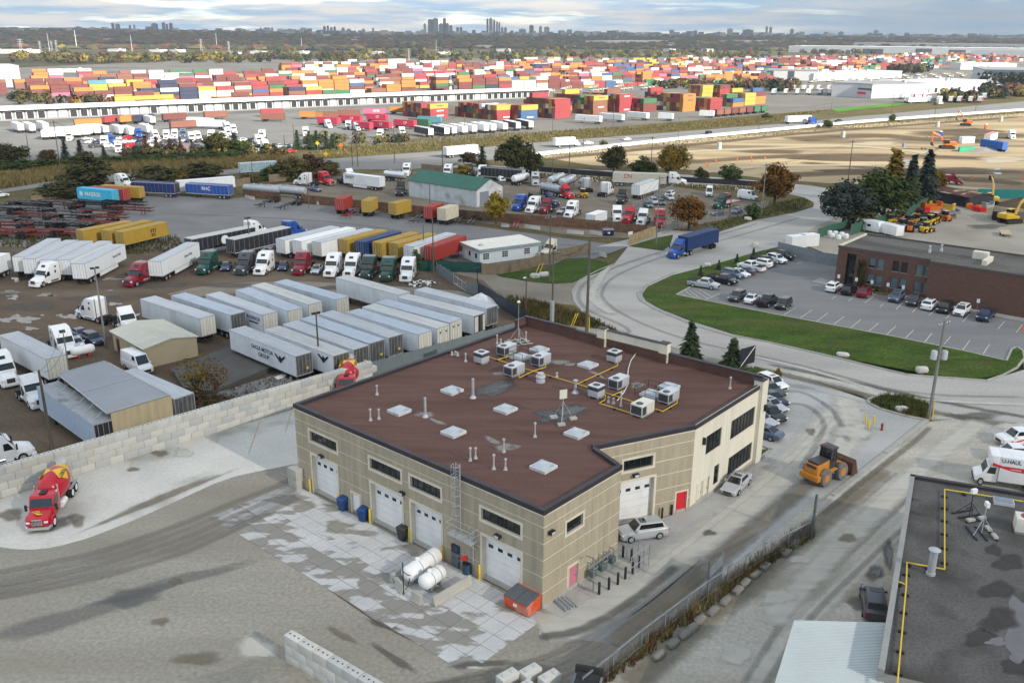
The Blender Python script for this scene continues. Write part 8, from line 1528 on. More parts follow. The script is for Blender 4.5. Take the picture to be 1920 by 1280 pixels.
  o=MB().add(vv,ff).bd('badge',[M_dy],t,tuple(p+nrm*.035));o.rotation_euler=rot;Lt('FOREST',.5,M_ink,o,(0,.06,.012),(0,0,0),sx=.85)
 hp=c0_+x*4.95
 MB().cyl(hp+Vector((.15,0,.75)),hp+Vector((-.55,0,.1)),.5,.3,n=14).bd('hopper',[Mz],t);MB().Hx([(-9.3,-.25,1.4),(-8.7,-.25,2.3),(-8.7,.25,2.3),(-9.3,.25,1.4),(-9.4,-.3,1.5),(-8.8,-.3,2.4),(-8.8,.3,2.4),(-9.4,.3,1.5)]).bd('chute',[Mz],t)
 mb=MB()
 for s in(-1,1):mb.cyl((-8.4,s*.9,1.0),(-8.7,s*.6,3.0),.035,n=6)
 k=1.2
 while k<3.4:mb.cyl((-8.45,.9,k),(-8.45,.5,k),.03,n=5);k+=.35
 mb.bd('ladder_frame',[Mz],t);MB().cyl((-3.6,-1.0,.9),(-3.6,-1.0,3.1),.08,n=8).cyl((-3.6,1.0,.9),(-3.6,1.0,3.1),.08,n=8).bd('exhaust_stack',[Mch],t)
 for xx,w_ in((-1.15,.32),(-5.6,.5),(-6.9,.55),(-8.1,.55)):
  for s in(-1,1):
   if xx==-5.6:continue
   o=wh(.53,w_).bd('wheel',[Mr,Mw],t,(xx,s*(1.02 if w_<.4 else .92),.53),So=40)
 MB().box(-3.2,-2.4,-.3,.3,2.76,2.86).bd('beacon_bar',[Mdk],t)
mixer('red cement mixer truck with yellow diamond badges facing left, by the block wall',(72,1000),(140,893));mixer('second red and yellow mixer drum showing above the left roof edge',(648,757),(660,706))
def loader(Lb,front,rear):
 a,b=g(*front),g(*rear);c=(a+b)/2;t=Tg('wheel_loader',Lb,'wheel loader',(c.x,c.y,.01),yaw(b,a));M_cy=mat('machine_orange',(.5,.2,.025),ro=.45,var=.1,scale=1,Di=((.3,.2,.12),.4));M_mg=mat('machine_grey',(.05,.05,.055),ro=.5)
 MB().Hx([(-3.2,-.9,.9),(-.6,-.75,.9),(-.6,.75,.9),(-3.2,.9,.9),(-3.1,-.8,2.0),(-.6,-.65,2.15),(-.6,.65,2.15),(-3.1,.8,2.0)]).bd('engine_cover',[M_cy],t,bevel=.06);MB().box(-2.9,-.7,-.62,.62,2.06,2.24).box(-3.13,-3.08,-.6,.6,1.1,1.95).bd('radiator_grille',[M_mg],t);MB().box(-3.5,-2.7,-1.15,1.15,.65,1.15).bd('counterweight',[M_cy],t,bevel=.06)
 MB().box(-.6,.75,-.72,.72,1.1,1.9).bd('cab_base',[M_mg],t);MB().Hx([(-.55,-.7,1.9),(.7,-.7,1.9),(.7,.7,1.9),(-.55,.7,1.9),(-.45,-.66,3.05),(.5,-.66,3.05),(.5,.66,3.05),(-.45,.66,3.05)]).bd('cab_glass',[Mg],t);mb=MB()
 for x,x2 in((-.57,-.46),(.1,.1),(.72,.52)):
  for s in(-1,1):mb.cyl((x,s*.71,1.9),(x2,s*.67,3.05),.05,n=6)
 mb.bd('cab_pillar',[M_mg],t);MB().box(-.65,.75,-.78,.78,3.05,3.2).bd('cab_roof',[M_mg],t,bevel=.05);MB().cyl((-.2,.3,3.2),(-.2,.3,3.4),.07,n=8).bd('beacon',[POR],t)
 MB().box(.75,1.9,-.55,.55,.75,1.5).bd('front_frame',[M_cy],t)
 for s in(-1,1):MB().Hx([(1.0,s*.45-.09,1.5),(3.2,s*.45-.09,.75),(3.2,s*.45+.09,.75),(1.0,s*.45+.09,1.5),(1.0,s*.45-.09,1.85),(3.2,s*.45-.09,1.05),(3.2,s*.45+.09,1.05),(1.0,s*.45+.09,1.85)]).bd('lift_arm',[M_cy],t);MB().box(-2.6,.2,*sorted((s*.85,s*1.2)),1.25,1.4).bd('fender',[M_cy],t)
 MB().prof([(3.0,.25),(3.2,.15),(4.3,.1),(4.3,.18),(3.4,.35),(3.25,.7),(3.3,1.25),(3.6,1.5),(3.55,1.58),(3.1,1.3),(3.0,.8)],-1.4,1.4).bd('bucket',[mat('bucket_rust',(.1,.05,.035),ro=.8,var=.3)],t)
 for s in(-1,1):MB().prof([(3.05,.25),(4.3,.12),(3.6,1.52),(3.1,1.3)],*sorted((s*1.38,s*1.42))).bd('bucket_side',[mat('bucket_rust',0)],t)
 mw=mat('dusty_tyre',(.17,.16,.15),ro=.95,var=.15)
 for x in(-1.85,1.35):
  for s in(-1,1):wh(.82,.58,.5).bd('wheel',[mw,M_cy],t,(x,s*1.05,.82),So=40).scale=(1.18,1,1)
 return t
t=loader('orange wheel loader with grey cab and dusty tyres on the drive',(1586,880),(1506,914));t.scale=(.85,.98,1.18)
def excavator(Lb,px,rz,m,s=1.0,boom=(30,-60),up=True,swing=0.0):
 p=g(*px);t=Tg('excavator',Lb,'excavator',(p.x,p.y,.0),rz);t.scale=(s,)*3
 for y in(-1.2,1.2):MB().prof([(-2.2,.15),(-1.8,0),(1.8,0),(2.2,.15),(2.3,.5),(2.0,.95),(-2.0,.95),(-2.3,.5)],y-.3,y+.3).bd('track',[Mf],t)
 MB().box(-1.2,1.2,-.9,.9,.4,1.0).cyl((0,0,1.0),(0,0,1.2),.8,n=14).bd('undercarriage',[Mf],t)
 MB().prof([(-2.6,1.2),(-2.7,1.6),(-2.6,2.3),(-.4,2.4),(-.3,1.8),(1.2,1.7),(1.2,1.2)],-1.35,1.35).bd('house',[m],t,bevel=.06);MB().box(-.2,1.25,.3,1.3,1.7,3.0).bd('cab',[Mg],t,bevel=.04);MB().box(-.3,1.3,.25,1.35,3.0,3.12).bd('cab_roof',[m],t)
 a1,a2=R(boom[0]),R(boom[1]);b0_=Vector((1.0,-.2,1.9));k=b0_+Vector((2.6*math.cos(a1+.25),0,2.6*math.sin(a1+.25)));e_=k+Vector((2.7*math.cos(a1-.3),0,2.7*math.sin(a1-.3)));w_=e_+Vector((2.9*math.cos(a2),0,2.9*math.sin(a2)))
 MB().cyl(b0_,k,.32,.3,n=6).cyl(k,e_,.3,.24,n=6).bd('boom',[m],t);MB().cyl(e_+(e_-w_).normalized()*.5,w_,.27,.18,n=6).bd('stick',[m],t);MB().cyl(b0_+Vector((.5,.3,.1)),k,.1,n=6).cyl(k+Vector((0,0,.4)),e_+Vector((-.2,0,.4)),.09,n=6).bd('hydraulic_ram',[Mz],t)
 MB().prof([(w_.x-.1,w_.z+.1),(w_.x+.35,w_.z-.2),(w_.x+.3,w_.z-.9),(w_.x-.3,w_.z-1.25),(w_.x-.75,w_.z-.9),(w_.x-.35,w_.z-.85),(w_.x-.15,w_.z-.4)],-.75,.45).bd('bucket',[Mf],t)
MYE=Pt('excavator_yellow',(.66,.4,.015));MOR=Pt('excavator_orange',(.62,.13,.015))
excavator('orange excavator with its boom reaching left over the construction dirt',(1775,279),R(172),MOR,1.25,(38,-95));excavator('orange excavator with raised boom on the dark mound, farther back',(1810,236),R(160),MOR,1.15,(62,-80));excavator('yellow excavator at the right edge of the equipment compound',(1893,418),R(20),MYE,1.1,(55,-30));excavator('yellow excavator seen from behind near the teal fence',(1859,382),R(75),MYE,.95,(60,20))
Hp('soil_mound','dark soil mound under the farther orange excavator',1826,246,14,1.4,mat('dark_soil',(.1,.075,.05),var=.2,ro=.95),'mound',.6,4);Hp('soil_mound','long dark soil ridge across the construction dirt',1585,298,24,1.6,mat('dark_soil',0),'mound',.25,6);Hp('gravel_mound','grey gravel mound by the green steel plates',1848,284,9,1.6,mat('grey_gravel',(.24,.22,.2),ro=.95,var=.15),'mound',.6,7);Hp('soil_mound','brown soil heap at the right of the compound',1912,385,6,2.2,mat('dark_soil',0),'mound',1,8);Hp('soil_mound','low brown bank behind the compound trees',1690,322,30,.9,mat('dark_soil',0),'mound',.2,9)
cnt('blue site container beside the orange excavator',(1886,267),(1832,259),mat('paint_site_blue',(.015,.1,.36),ro=.5,var=.05),far=True,Lf=12.2);trl('white trailer with a pink roof behind the blue site container',(1852,252),(1882,242),Vw,mat('pink_roof',(.6,.2,.22),ro=.6),Vw,far=True,lim=(9,14));trc('white truck right of the pink roofed trailer',PW,(1900,262),(1890,258),far=True)
p=g(1806,283);t=Tg('steel_plate_stack','stack of bright green trench boxes by the orange excavator','trench box',(p.x,p.y,0),R(20))
for i in range(3):MB().box(-4+i,4+i,-2+i*1.2,-1.6+i*1.2,0,1.4).box(-3.5+i,3.5+i,-2+i*1.2,-1.2+i*1.2,1.4,1.5).bd('panel',[mat('trench_green',(.02,.3,.16),ro=.5)],t)
p=g(1812,268);tag(MB().box(-3,3,-1.2,1.2,0,2.6).box(-3.05,3.05,-1.25,1.25,2.6,2.7).bd('site_cabin',[Mw],None,(p.x,p.y,0),.2),'small white site cabin behind the green trench boxes','cabin')
for x,y,c,lb in((1763,256,PBL,'blue portable toilet beside the orange excavator'),(1848,242,MOR,'orange portable toilet on the dirt by the mound')):p=g(x,y);t=Tg('portable_toilet',lb,'portable toilet',(p.x,p.y,0));MB().box(-.6,.6,-.6,.6,0,2.2).bd('cabin',[c],t,bevel=.04);MB().prof([(-.65,2.2),(.65,2.2),(.4,2.5),(-.4,2.5)],-.65,.65).bd('roof',[Mw],t)
p=g(1725,280);t=Tg('flat_trailer','low timber decked trailer left of the orange excavator','trailer',(p.x,p.y,0),R(-6));MB().box(-6,5,-1.2,1.2,.7,.95).bd('deck',[Bw],t);MB().box(-7,-6,-1.2,1.2,.7,2.4).bd('ramp',[Ms],t)
for x in(1,2.3):
 for y in(-1,1):wh(.45,.3).bd('wheel',[Mr,Mi],t,(x,y,.45))
for i,(x,y)in enumerate(((1323,308),(1342,304),(1382,301),(1408,297),(1434,299),(1327,312),(1620,349),(1822,336),(1915,334),(1410,303))):p=g(x,y);tag(MB().box(-.3,.3,-.3,.3,0,.12).La([(.22,.12),(.18,1.0),(.07,1.05)],8).bd('traffic_barrel',[MOR],None,(p.x,p.y,0)),'orange traffic barrel on the construction dirt, '+['by the silt fence','second along the track','third along the track','fourth along the track','last along the track','front one by the silt fence','near the road bend trees','by the maroon dump truck','at the right edge','below the track'][i],'barrel','orange barrels on the construction dirt')
for i,(x,y)in enumerate(((1348,280),(1580,258),(1757,238),(1876,228))):p=g(x,y);tag(MB().La([(1.1,0),(.95,2.8),(.2,2.9)],10).bd('manhole_riser',[Mc],None,(p.x,p.y,0)),'pale concrete manhole riser on the construction dirt, '+['leftmost','second from left','third from left','rightmost'][i],'manhole riser','manhole risers on the construction dirt')
t=trc('maroon dump truck beyond the teal fence',PM,(1804,346),(1770,345),kit=TD);t.name='dump_truck';MB().Hx([(-9,-1.2,1.2),(-3.9,-1.2,1.2),(-3.9,1.2,1.2),(-9,1.2,1.2),(-9.3,-1.3,2.9),(-3.7,-1.3,2.9),(-3.7,1.3,2.9),(-9.3,1.3,2.9)]).bd('dump_body',[PM],t)
t,L_,s=gable('junk_shed','long dark ramshackle shed with rusty sheet roof in the compound',(1815,390),(1738,374),9,2.8,3.6,mat('shed_dark',(.035,.038,.045),ro=.8,var=.3),mat('rusty_sheets',(.12,.06,.05),var=.4,scale=.25,ro=.9,Di=((.45,.36,.25),.9),ds=.25,dthr=(.55,.58)))
MB().box(1,5.5,*sorted((-s*.03,-s*.0)),0,2.5).bd('doorway',[Mb],t)
p=g(1870,410);t=Tg('roll_off_bin','black roll off bin full of scrap in the compound','skip',(p.x,p.y,0),R(60));MB().Hx([(-3.0,-1.2,.2),(3.0,-1.2,.2),(3.0,1.2,.2),(-3.0,1.2,.2),(-3.2,-1.25,2.3),(3.2,-1.25,2.3),(3.2,1.25,2.3),(-3.2,1.25,2.3)]).bd('body',[Mb],t);MB().Hx([(-2.8,-1.0,2.31),(2.8,-1.0,2.31),(2.8,1.0,2.31),(-2.8,1.0,2.31),(-1.5,-.6,2.9),(1.8,-.5,2.7),(1.2,.5,2.8),(-1.8,.6,2.6)]).bd('scrap',[Bw],t)
for f_,r_,lb,wd in(((1651,439),(1608,430),'white caravan behind the brick office roof',0),((1685,446),(1652,437),'white box trailer beside the caravan',1)):
 a,b=g(*f_),g(*r_);t=Tg('caravan' if not wd else 'box_trailer',lb,'caravan' if not wd else 'trailer',((a.x+b.x)/2,(a.y+b.y)/2,0),yaw(b,a));MB().prof([(-3.2,.5),(-3.4,1.5),(-3.0,2.9),(3.0,2.9),(3.5,1.8),(3.3,.5)]if not wd else[(-3,.5),(-3,2.7),(3,2.7),(3,.5)],-1.15,1.15).bd('body',[Mw],t,bevel=.06)
 if not wd:
  for x in(-1.8,.6):MB().box(x-.5,x+.5,-1.17,-1.15,1.5,2.1).bd('window',[Mg],t)
  MB().box(-.7,-.1,-1.17,-1.15,.6,2.3).bd('door',[Mp],t)
 for y in(-1,1):wh(.36,.25).bd('wheel',[Mr,Mi],t,(-.4,y*1.0,.36))
rr=random.Random(11);cols=[(MYE,'yellow'),(POR,'orange'),(Mf,'black'),(PYE,'amber'),(Ms,'grey')]
EQ=[(1668,421),(1690,415),(1700,424),(1716,420),(1728,428),(1742,422),(1705,434),(1722,412),(1752,418),(1690,430),(1735,436),(1770,414)]
for i,(x,y)in enumerate(EQ):
 m,cn=cols[i%5];mini_loader('%s compact machine parked in the compound, %s'%(cn,['nearest the caravan','behind the caravan','second behind the caravan','in the middle','at the front of the middle','right of the middle','by the box trailer','by the fence','at the right front','beside the box trailer','nearest the brick office','farthest right'][i]),(x,y),rr.uniform(0,6.28),m,1.0)
for i,(x,y,w_,h_,m)in enumerate(((1745,393,5,2.2,MOR),(1765,392,6,1.8,MYE),(1725,398,4,1.6,PR),(1782,400,4,1.2,Ms),(1745,405,6,1.2,Mf),(1770,408,5,1.2,Bw),(1825,392,3,1.4,POR),(1835,396,2.5,1.2,PR),(1850,388,3,1.5,Mz))):
 p=g(x,y);t=Tg('machine_attachment','%s attachment piled in the compound, %s'%(['orange frame','yellow frame','red bucket','grey rack','black forks','timber pallet','orange roller','red compactor','galvanised frame'][i],['by the fence','beside the orange frame','left of the frames','right of the frames','in front of the frames','before the grey rack','by the shed door','right of the shed door','near the yellow excavator'][i]),'attachment',(p.x,p.y,0),rr.uniform(0,3));mb=MB()
 for k in(-1,1):mb.box(-w_/2,w_/2,k-.15,k+.15,0,h_*.5);mb.box(k*w_/2-.2,k*w_/2+.2,-1,1,0,h_)
 mb.box(-w_/2,w_/2,-.2,.2,h_*.5,h_*.7);mb.bd('frame',[m],t)
for i,(x,y)in enumerate(((1555,441),(1566,442),(1578,444),(1586,447),(1560,446),(1572,449))):p=g(x,y);tag(MB().La([(.5,0),(.62,.2),(.6,.9),(.4,1.1),(.1,1.15)],10).bd('bulk_bag',[Mw],None,(p.x,p.y,0)),'white bulk bag behind the short green fence, '+['rear left','rear middle','rear right','far right','front left','front right'][i],'bulk bag','white bulk bags behind the short green fence')
for(x,y,l,lb)in((1492,463,4,'white box body behind the grey screened fence, front one'),(1515,460,4,'white box body behind the grey screened fence, rear one')):p=g(x,y);tag(MB().box(-l/2,l/2,-1.1,1.1,0,2.5).box(-l/2-.03,l/2+.03,-1.13,1.13,2.5,2.58).bd('storage_box',[Mw],None,(p.x,p.y,0),R(20)),lb,'storage box')
p=g(1884,441);t=Tg('flat_trailer','small timber flatbed trailer on the compound gravel','trailer',(p.x,p.y,0),R(70));MB().box(-2.5,2.5,-1.1,1.1,.6,.8).bd('deck',[M_ply],t)
for y in(-1,1):wh(.35,.25).bd('wheel',[Mr,Mi],t,(0,y,.35))
p=g(1098,1312);t=Tg('skid_steer','dark grimy skid steer with raised bucket cut by the bottom edge','loader',(p.x,p.y,0),R(75));MB().box(-1.2,.8,-.8,.8,.4,1.7).bd('body',[Mf],t,bevel=.05);MB().prof([(.8,.9),(1.3,.7),(2.1,.8),(2.1,.9),(1.5,1.0),(1.3,1.9),(1.1,1.9)],-1.0,1.0).bd('bucket',[Mf],t)
for s in(-1,1):MB().box(-1.2,1.2,*sorted((s*.85,s*1.0)),1.2,1.4).bd('arm',[Ms],t)
for x in(-.7,.6):
 for s in(-1,1):wh(.42,.35).bd('wheel',[Mr,Mi],t,(x,s*.95,.42))
for x,y,m,lb,yt in((612,302,MYE,'yellow diamond road sign by the scrub clump',284),(640,292,MOR,'orange road work sign beyond the yellow one',268),(596,283,MYE,'yellow sign in front of the dark spruces',264)):p=g(x,y);h=hgt(x,yt,y);t=Tg('road_sign',lb,'sign',(p.x,p.y,0));MB().cyl((0,0,0),(0,0,h),.06,n=6).bd('post',[Ms],t);MB().add([(-.9,-.08,h-.9),(0,-.08,h-1.8),(.9,-.08,h-.9),(0,-.08,h),(-.9,-.12,h-.9),(0,-.12,h-1.8),(.9,-.12,h-.9),(0,-.12,h)],[(7,6,5,4),(0,1,2,3),(0,4,5,1),(1,5,6,2),(2,6,7,3),(3,7,4,0)]).bd('plate',[m],t)
# ================================================================ the far field: rail terminal, warehouses, woods, skyline
FC={n:mat('far_'+n,c,ro=.6,var=.08,scale=.15)for n,c in dict(maroon=(.15,.045,.04),red=(.27,.045,.05),orange=(.4,.17,.045),white=(.6,.6,.58),cream=(.48,.44,.34),pink=(.42,.12,.2),green=(.045,.14,.07),blue=(.05,.1,.2),navy=(.03,.038,.075),yellow=(.42,.3,.06),teal=(.07,.22,.28),brown=(.2,.085,.06)).items()}
FCN=list(FC);FCW=dict(maroon=.3,red=.14,orange=.16,white=.2,cream=.05,pink=.04,green=.06,blue=.05,navy=.03,yellow=.035,teal=.01,brown=.1)
fr_=random.Random(21)
def pick(wts):
 r=fr_.random()*sum(wts.values())
 for k,v in wts.items():
  r-=v
  if r<=0:return k
 return 'maroon'
CL,CW_,CHh=12.19,2.44,2.6
def cbox():
 mb=MB();n=12
 for s in(-1,1):
  pts=[]
  for i in range(n):x0=-CL/2+CL*i/n;w_=CL/n;pts+=[(x0,0),(x0+.5*w_,.05)]
  pts.append((CL/2,0));q=len(pts);mb.add([(x,s*(CW_/2-y),.1)for x,y in pts]+[(x,s*(CW_/2-y),CHh-.12)for x,y in pts],[(i,i+1,i+1+q,i+q)if s<0 else(i+q,i+1+q,i+1,i)for i in range(q-1)])
 mb.box(-CL/2,CL/2,-CW_/2,CW_/2,CHh-.12,CHh-.02).box(-CL/2,CL/2,-CW_/2,CW_/2,0,.1);mb.add([(-CL/2+.03,-CW_/2,.1),(-CL/2+.03,CW_/2,.1),(-CL/2+.03,CW_/2,CHh-.1),(-CL/2+.03,-CW_/2,CHh-.1)],[(3,2,1,0)])
 mb.add([(CL/2-.03,-CW_/2,.1),(CL/2-.03,CW_/2,.1),(CL/2-.03,CW_/2,CHh-.1),(CL/2-.03,-CW_/2,CHh-.1)],[(0,1,2,3)])
 for x in(-CL/2,CL/2):
  for y in(-CW_/2,CW_/2):mb.box(x-.06,x+.06,y-.06,y+.06,.1,CHh-.12)
 for y in(-.9,-.4,.4,.9):mb.box(-CL/2-.03,-CL/2+.0,y-.03,y+.03,.15,CHh-.15)
 return mb
CBX=cbox();CME={n:CBX.mesh('shipping_container',[FC[n]])for n in FCN};CBM=cbox()
for s in(-1,1):
 for i in range(6):CBM.box(-1.6+i*.75*1.1,-1.1+i*.75*1.1,*sorted((s*(CW_/2+.004),s*(CW_/2-.03))),1.0,1.75,1)
M_mk={n:M_inkw if n in('maroon','red','green','blue','navy','pink','brown','teal')else M_inkb for n in FCN};CMK={n:CBM.mesh('shipping_container',[FC[n],M_mk[n]])for n in FCN}
CONT=[]
ORD=['first','second','third','fourth','fifth','sixth','seventh','eighth','ninth','tenth','eleventh','twelfth','thirteenth','fourteenth','fifteenth','sixteenth','seventeenth','eighteenth','nineteenth','twentieth']
TIER=['bottom','second tier','third tier','fourth tier','fifth tier']
U=Vector((math.cos(R(42)),math.sin(R(42))));V=Vector((-U.y,U.x))
BW=dict(maroon=.3,red=.16,brown=.14,yellow=.1,orange=.12,navy=.06,blue=.05,green=.04,white=.02,teal=.01)
BLK=[((807,223),3,10,'red','yellow'),((932,226),3,14,'red','yellow'),((977,226),3,4,'blue','yellow'),((1040,223),4,9,'red','red'),((1112,215),4,14,'brown','yellow'),((1161,211),4,12,'red','red'),((1206,211),3,8,'maroon','green'),((1280,210),4,12,'orange','orange'),((1331,210),3,8,'red','red'),((1316,189),4,5,'yellow','yellow'),((1349,188),4,7,'red','maroon'),((1374,201),2,5,'orange','blue'),((1396,198),3,5,'yellow','yellow'),((1416,196),3,5,'orange','maroon')]
for bi,(c,tiers,deep,c0_,c1_)in enumerate(BLK):
 p=g(*c).to_2d()
 for r_ in range(deep):
  tt=tiers-(1 if r_ and fr_.random()<.25 else 0)+(1 if fr_.random()<.08 else 0)
  for k in range(tt):
   q=p+U*(CL/2+fr_.uniform(-.3,.3))+V*(CW_+.12)*(r_+.5);cn=(c1_ if k==tt-1 else c0_)if r_==0 else pick(BW)
   CONT.append((q.length,q.x,q.y,k,R(42),cn,'%s container, %s, %s row back in the %s block beyond the highway'%(cn,TIER[k],ORD[r_],ORD[bi])))
 p2=p+U*(CL+.8)
 if bi in(1,3,4,5,6,7,8):
  for r_ in range(2,min(deep,9)+4):
   for k in range(tiers-1):
    q=p2+U*CL/2+V*(CW_+.12)*(r_+3);cn=pick(BW);CONT.append((q.length+40,q.x,q.y,k,R(42),cn,'%s container, %s, %s row back behind the %s block'%(cn,TIER[k],ORD[r_],ORD[bi])))
c0_,c1_=g(0,228).to_2d(),g(1030,183).to_2d();UT=(c1_-c0_).normalized();VT=Vector((-UT.y,UT.x));hT=math.atan2(UT.y,UT.x)
rows=[(36,-60,120,.9),(42,-40,90,.8),(85,70,760,.85),(118,95,900,.9),(150,60,900,.9),(190,40,1000,.92),(238,20,1250,.92),(292,20,1500,.92),(355,-20,1800,.9),(430,-20,2000,.85),(520,350,2100,.75),(610,420,2100,.65)]
for ri,(off,s0,s1,fill)in enumerate(rows):
 s=s0;i=0;base=3.0;run=pick(FCW)
 while s<s1:
  s+=12.9;i+=1;base=min(1.6,base)if ri<2 else min(4.4,max(1.2,base+fr_.uniform(-1.0,1.0)))
  if fr_.random()>fill:continue
  if 1<ri<4 and 300<s<330:continue
  run=pick(FCW)if i%3==1 or i==1 else run
  for dpt in range(4 if ri>1 else 1):
   h=max(1,min(5,int(base+fr_.uniform(-.6,.9))))
   for k in range(h):
    q=c0_+UT*s+VT*(off+dpt*2.7);cn=run if fr_.random()<.5 else pick(FCW)
    lb='%s container, %s, %s stack from the left, %s terminal row'%(cn,TIER[k],ORD[i-1]if i<=20 else 'far right',ORD[ri])
    CONT.append((q.length+dpt*400+(300 if i>20 else 0),q.x,q.y,k,hT+(math.pi if fr_.random()<.5 else 0),cn,lb))
CONT.sort(key=lambda t:t[0]);used=set();rest=[];nthings=0
for c in CONT:
 if nthings<290 and c[6]not in used:
  used.add(c[6]);nthings+=1;tag(obj('shipping_container',(CMK if fr_.random()<.45 else CME)[c[5]],None,(c[1],c[2],c[3]*CHh-.02),c[4]),c[6],'container','stacked containers of the rail terminal')
 else:rest.append(c)
mb=MB()
for c in rest:
 ca,sa_=math.cos(c[4]),math.sin(c[4]);z=c[3]*CHh
 pts=[(c[1]+a*CL/2*ca-b*CW_/2*sa_,c[2]+a*CL/2*sa_+b*CW_/2*ca)for a,b in((-1,-1),(1,-1),(1,1),(-1,1))];mb.Hx([(x,y,z+.05)for x,y in pts]+[(x,y,z+CHh-.05)for x,y in pts],FCN.index(c[5]))
tag(mb.bd('container_stacks',[FC[n]for n in FCN]),'far stacks of coloured shipping containers filling the back of the rail terminal','container stacks',kind='stuff')
LT=(c1_-c0_).length;s0_=-30;t=Tg('transfer_shed','very long low white roofed transfer shed with dock doors','shed',(*(c0_+UT*s0_),0),hT);LN=LT-s0_
M_wroof=mat('white_membrane',(.8,.8,.79),ro=.6,var=.03);M_dockw=mat('dock_wall',(.22,.225,.23),ro=.7,var=.1)
MB().box(0,LN,.5,23,0,5.49).bd('wall',[M_dockw],t);MB().box(-.5,LN+.5,-2.5,24,5.5,6.05).bd('roof',[M_wroof],t)
dm=[MB().box(-1.6,1.6,-.06,.1,1.0,4.2).mesh('dock_door',[m])for m in(Mw,Mb,Mw)];fm=MB().box(-1.95,-1.65,-.3,.1,.8,4.6).box(1.65,1.95,-.3,.1,.8,4.6).box(-1.95,1.95,-.3,.1,4.3,4.6).mesh('dock_shelter',[Mw])
n=int(LN/5.2)
for i in range(n):x=3+i*5.2;o=obj('dock_door',dm[fr_.choice((1,1,0))],t,(x,.4,0));obj('dock_shelter',fm,o)
mb=MB()
for i in range(130):x=-20+i*9.5;y=38+(i%3)*5;q=c0_+UT*x+VT*y;mb.Ob(q,UT,8.6,.9,1.0,1.35,i%4==0);mb.Ob(q-UT*3,UT,1.8,2.4,0,1.0,2);mb.Ob(q+UT*3.8,VT,2.3,.3,.0,2.6,1)
tag(mb.bd('chassis_rows',[mat('pale_steel',(.55,.52,.44),ro=.7),mat('cream_steel',(.62,.58,.48),ro=.7),Mf]),'rows of bare pale chassis along the back of the long white shed','chassis',kind='stuff')
mb=MB()
for i in range(90):x=430+i*7.5;y=70+(i%4)*6;q=c0_+UT*x+VT*y;mb.Ob(q,UT,6.6,.9,1.0,1.35,i%4==0);mb.Ob(q+UT*2.8,VT,2.3,.3,.0,2.9,1)
tag(mb.bd('chassis_rows',[MATS['pale_steel'],MATS['cream_steel'],Mf]),'bare cream chassis frames behind the big container blocks','chassis',kind='stuff')
i=0
for k in range(6):trl('white trailer in the far left truck park, '+ORD[k]+' from the left of six abreast',(82+k*15.2,244.5-k*.9),(112+k*15.2,233-k*.8),Vw,Vw,Vw,far=True,Gp='white trailers in the far left truck park',Lf=14.6)
for k in range(3):trl('white trailer in the short row of three right of the six abreast, '+['left','middle','right'][k]+' one',(166+k*16,238-k*1),(128+k*15,229),Vw,Vw,Vd,far=True,Lf=14.6,Gp='white trailers in the far left truck park')
for a,b,lb in(((247,240),(212,227.5),'white trailer angled beside the three abreast'),((228,238),(200,228),'white trailer left of the angled one'),((280,236),(250,226),'white trailer hitched to a white truck'),((38,232.5),(18,225),'dusty white trailer docked at the left of the long shed'),((60,233),(40,226),'second dusty white trailer docked at the left'),((85,231),(66,224),'third dusty white trailer docked at the left'),((286,219),(255,212),'white trailer docked right of the navy one'),((420,226),(345,224),'long white trailer standing across the yard'),((398,222),(335,219),'second long white trailer standing across the yard')):trl(lb,a,b,Vw,Vw,Vd,far=True,lim=(12,15))
def fcont(a,b,cn,lb,txt=None,L_=None):
 t=cnt(lb,a,b,FC[cn]if cn in FC else cn,far=not txt,Lf=L_ or 12.2)
 if txt:s_=seen(t);Sx(t,txt,7.0,2.7,1.7,M_inkw,s_,1.235)
M_cp=mat('far_crimson',(.48,.04,.08),ro=.55,var=.06)
for a,b,cn,lb,tx in(((597,219),(633,221),M_cp,'crimson container with pale letters, left of the front pair','CP'),((641,215.5),(677,217.5),M_cp,'crimson container with pale letters, rear middle','CP'),((689,213),(727,215),M_cp,'crimson container with pale letters, rear right','CP'),((662,227),(697,230),M_cp,'crimson container at the front without letters',None),((697,226),(735,229),M_cp,'crimson container with pale letters, front middle','CP'),((741,223.5),(779,226),M_cp,'crimson container with pale letters, front right','CP'),((682,203),(714,203),'pink','magenta container with big white letters','ONE'),((731,200.5),(764,200.5),'orange','orange container behind the crimson ones',None),((633,206),(673,206),'brown','rust container left of the magenta one',None),((562,209),(590,209),'orange','orange container at the left of the crimson group',None),((592,209),(629,209),'brown','rust container right of the orange one',None),((489,213),(535,213),'brown','rust container by the dock doors',None),((784,218),(822,219),'teal','dark teal container before the big blocks',None),((768,222),(800,224),'green','green container right of the crimson group',None),((192,219),(212,217),'red','red container docked at the long shed',None),((222,218),(243,216.5),'orange','orange container docked at the long shed',None),((304,214),(325,213),'maroon','maroon container docked at the long shed',None),((382,210),(405,209),'brown','rust container docked farther right',None),((138,224),(160,223),'orange','small orange container at a dock',None),((250,217),(272,215),'navy','navy container docked beside the white trailer',None),((488,205),(525,204),'red','red container close under the shed roof',None),((318,228),(336,227),'brown','short rust container on the asphalt',None)):fcont(a,b,cn,lb,tx)
for k,(x,y)in enumerate(((808,241),(838,239),(852,238),(872,236.5),(890,235),(912,233.5),(926,233),(948,231),(972,229.5),(996,227.5))):trl('trailer end-on in the row below the big blocks, '+ORD[k]+' from the left',(x,y),(x-34,y-6.5),[DK,DK,Vw,Vw,Vw,Vw,Vw,Vw,DK,DK][k],Vw if k>1 else Va,Vw,far=True,Lf=14.6,Gp='trailers in the row below the big container blocks')
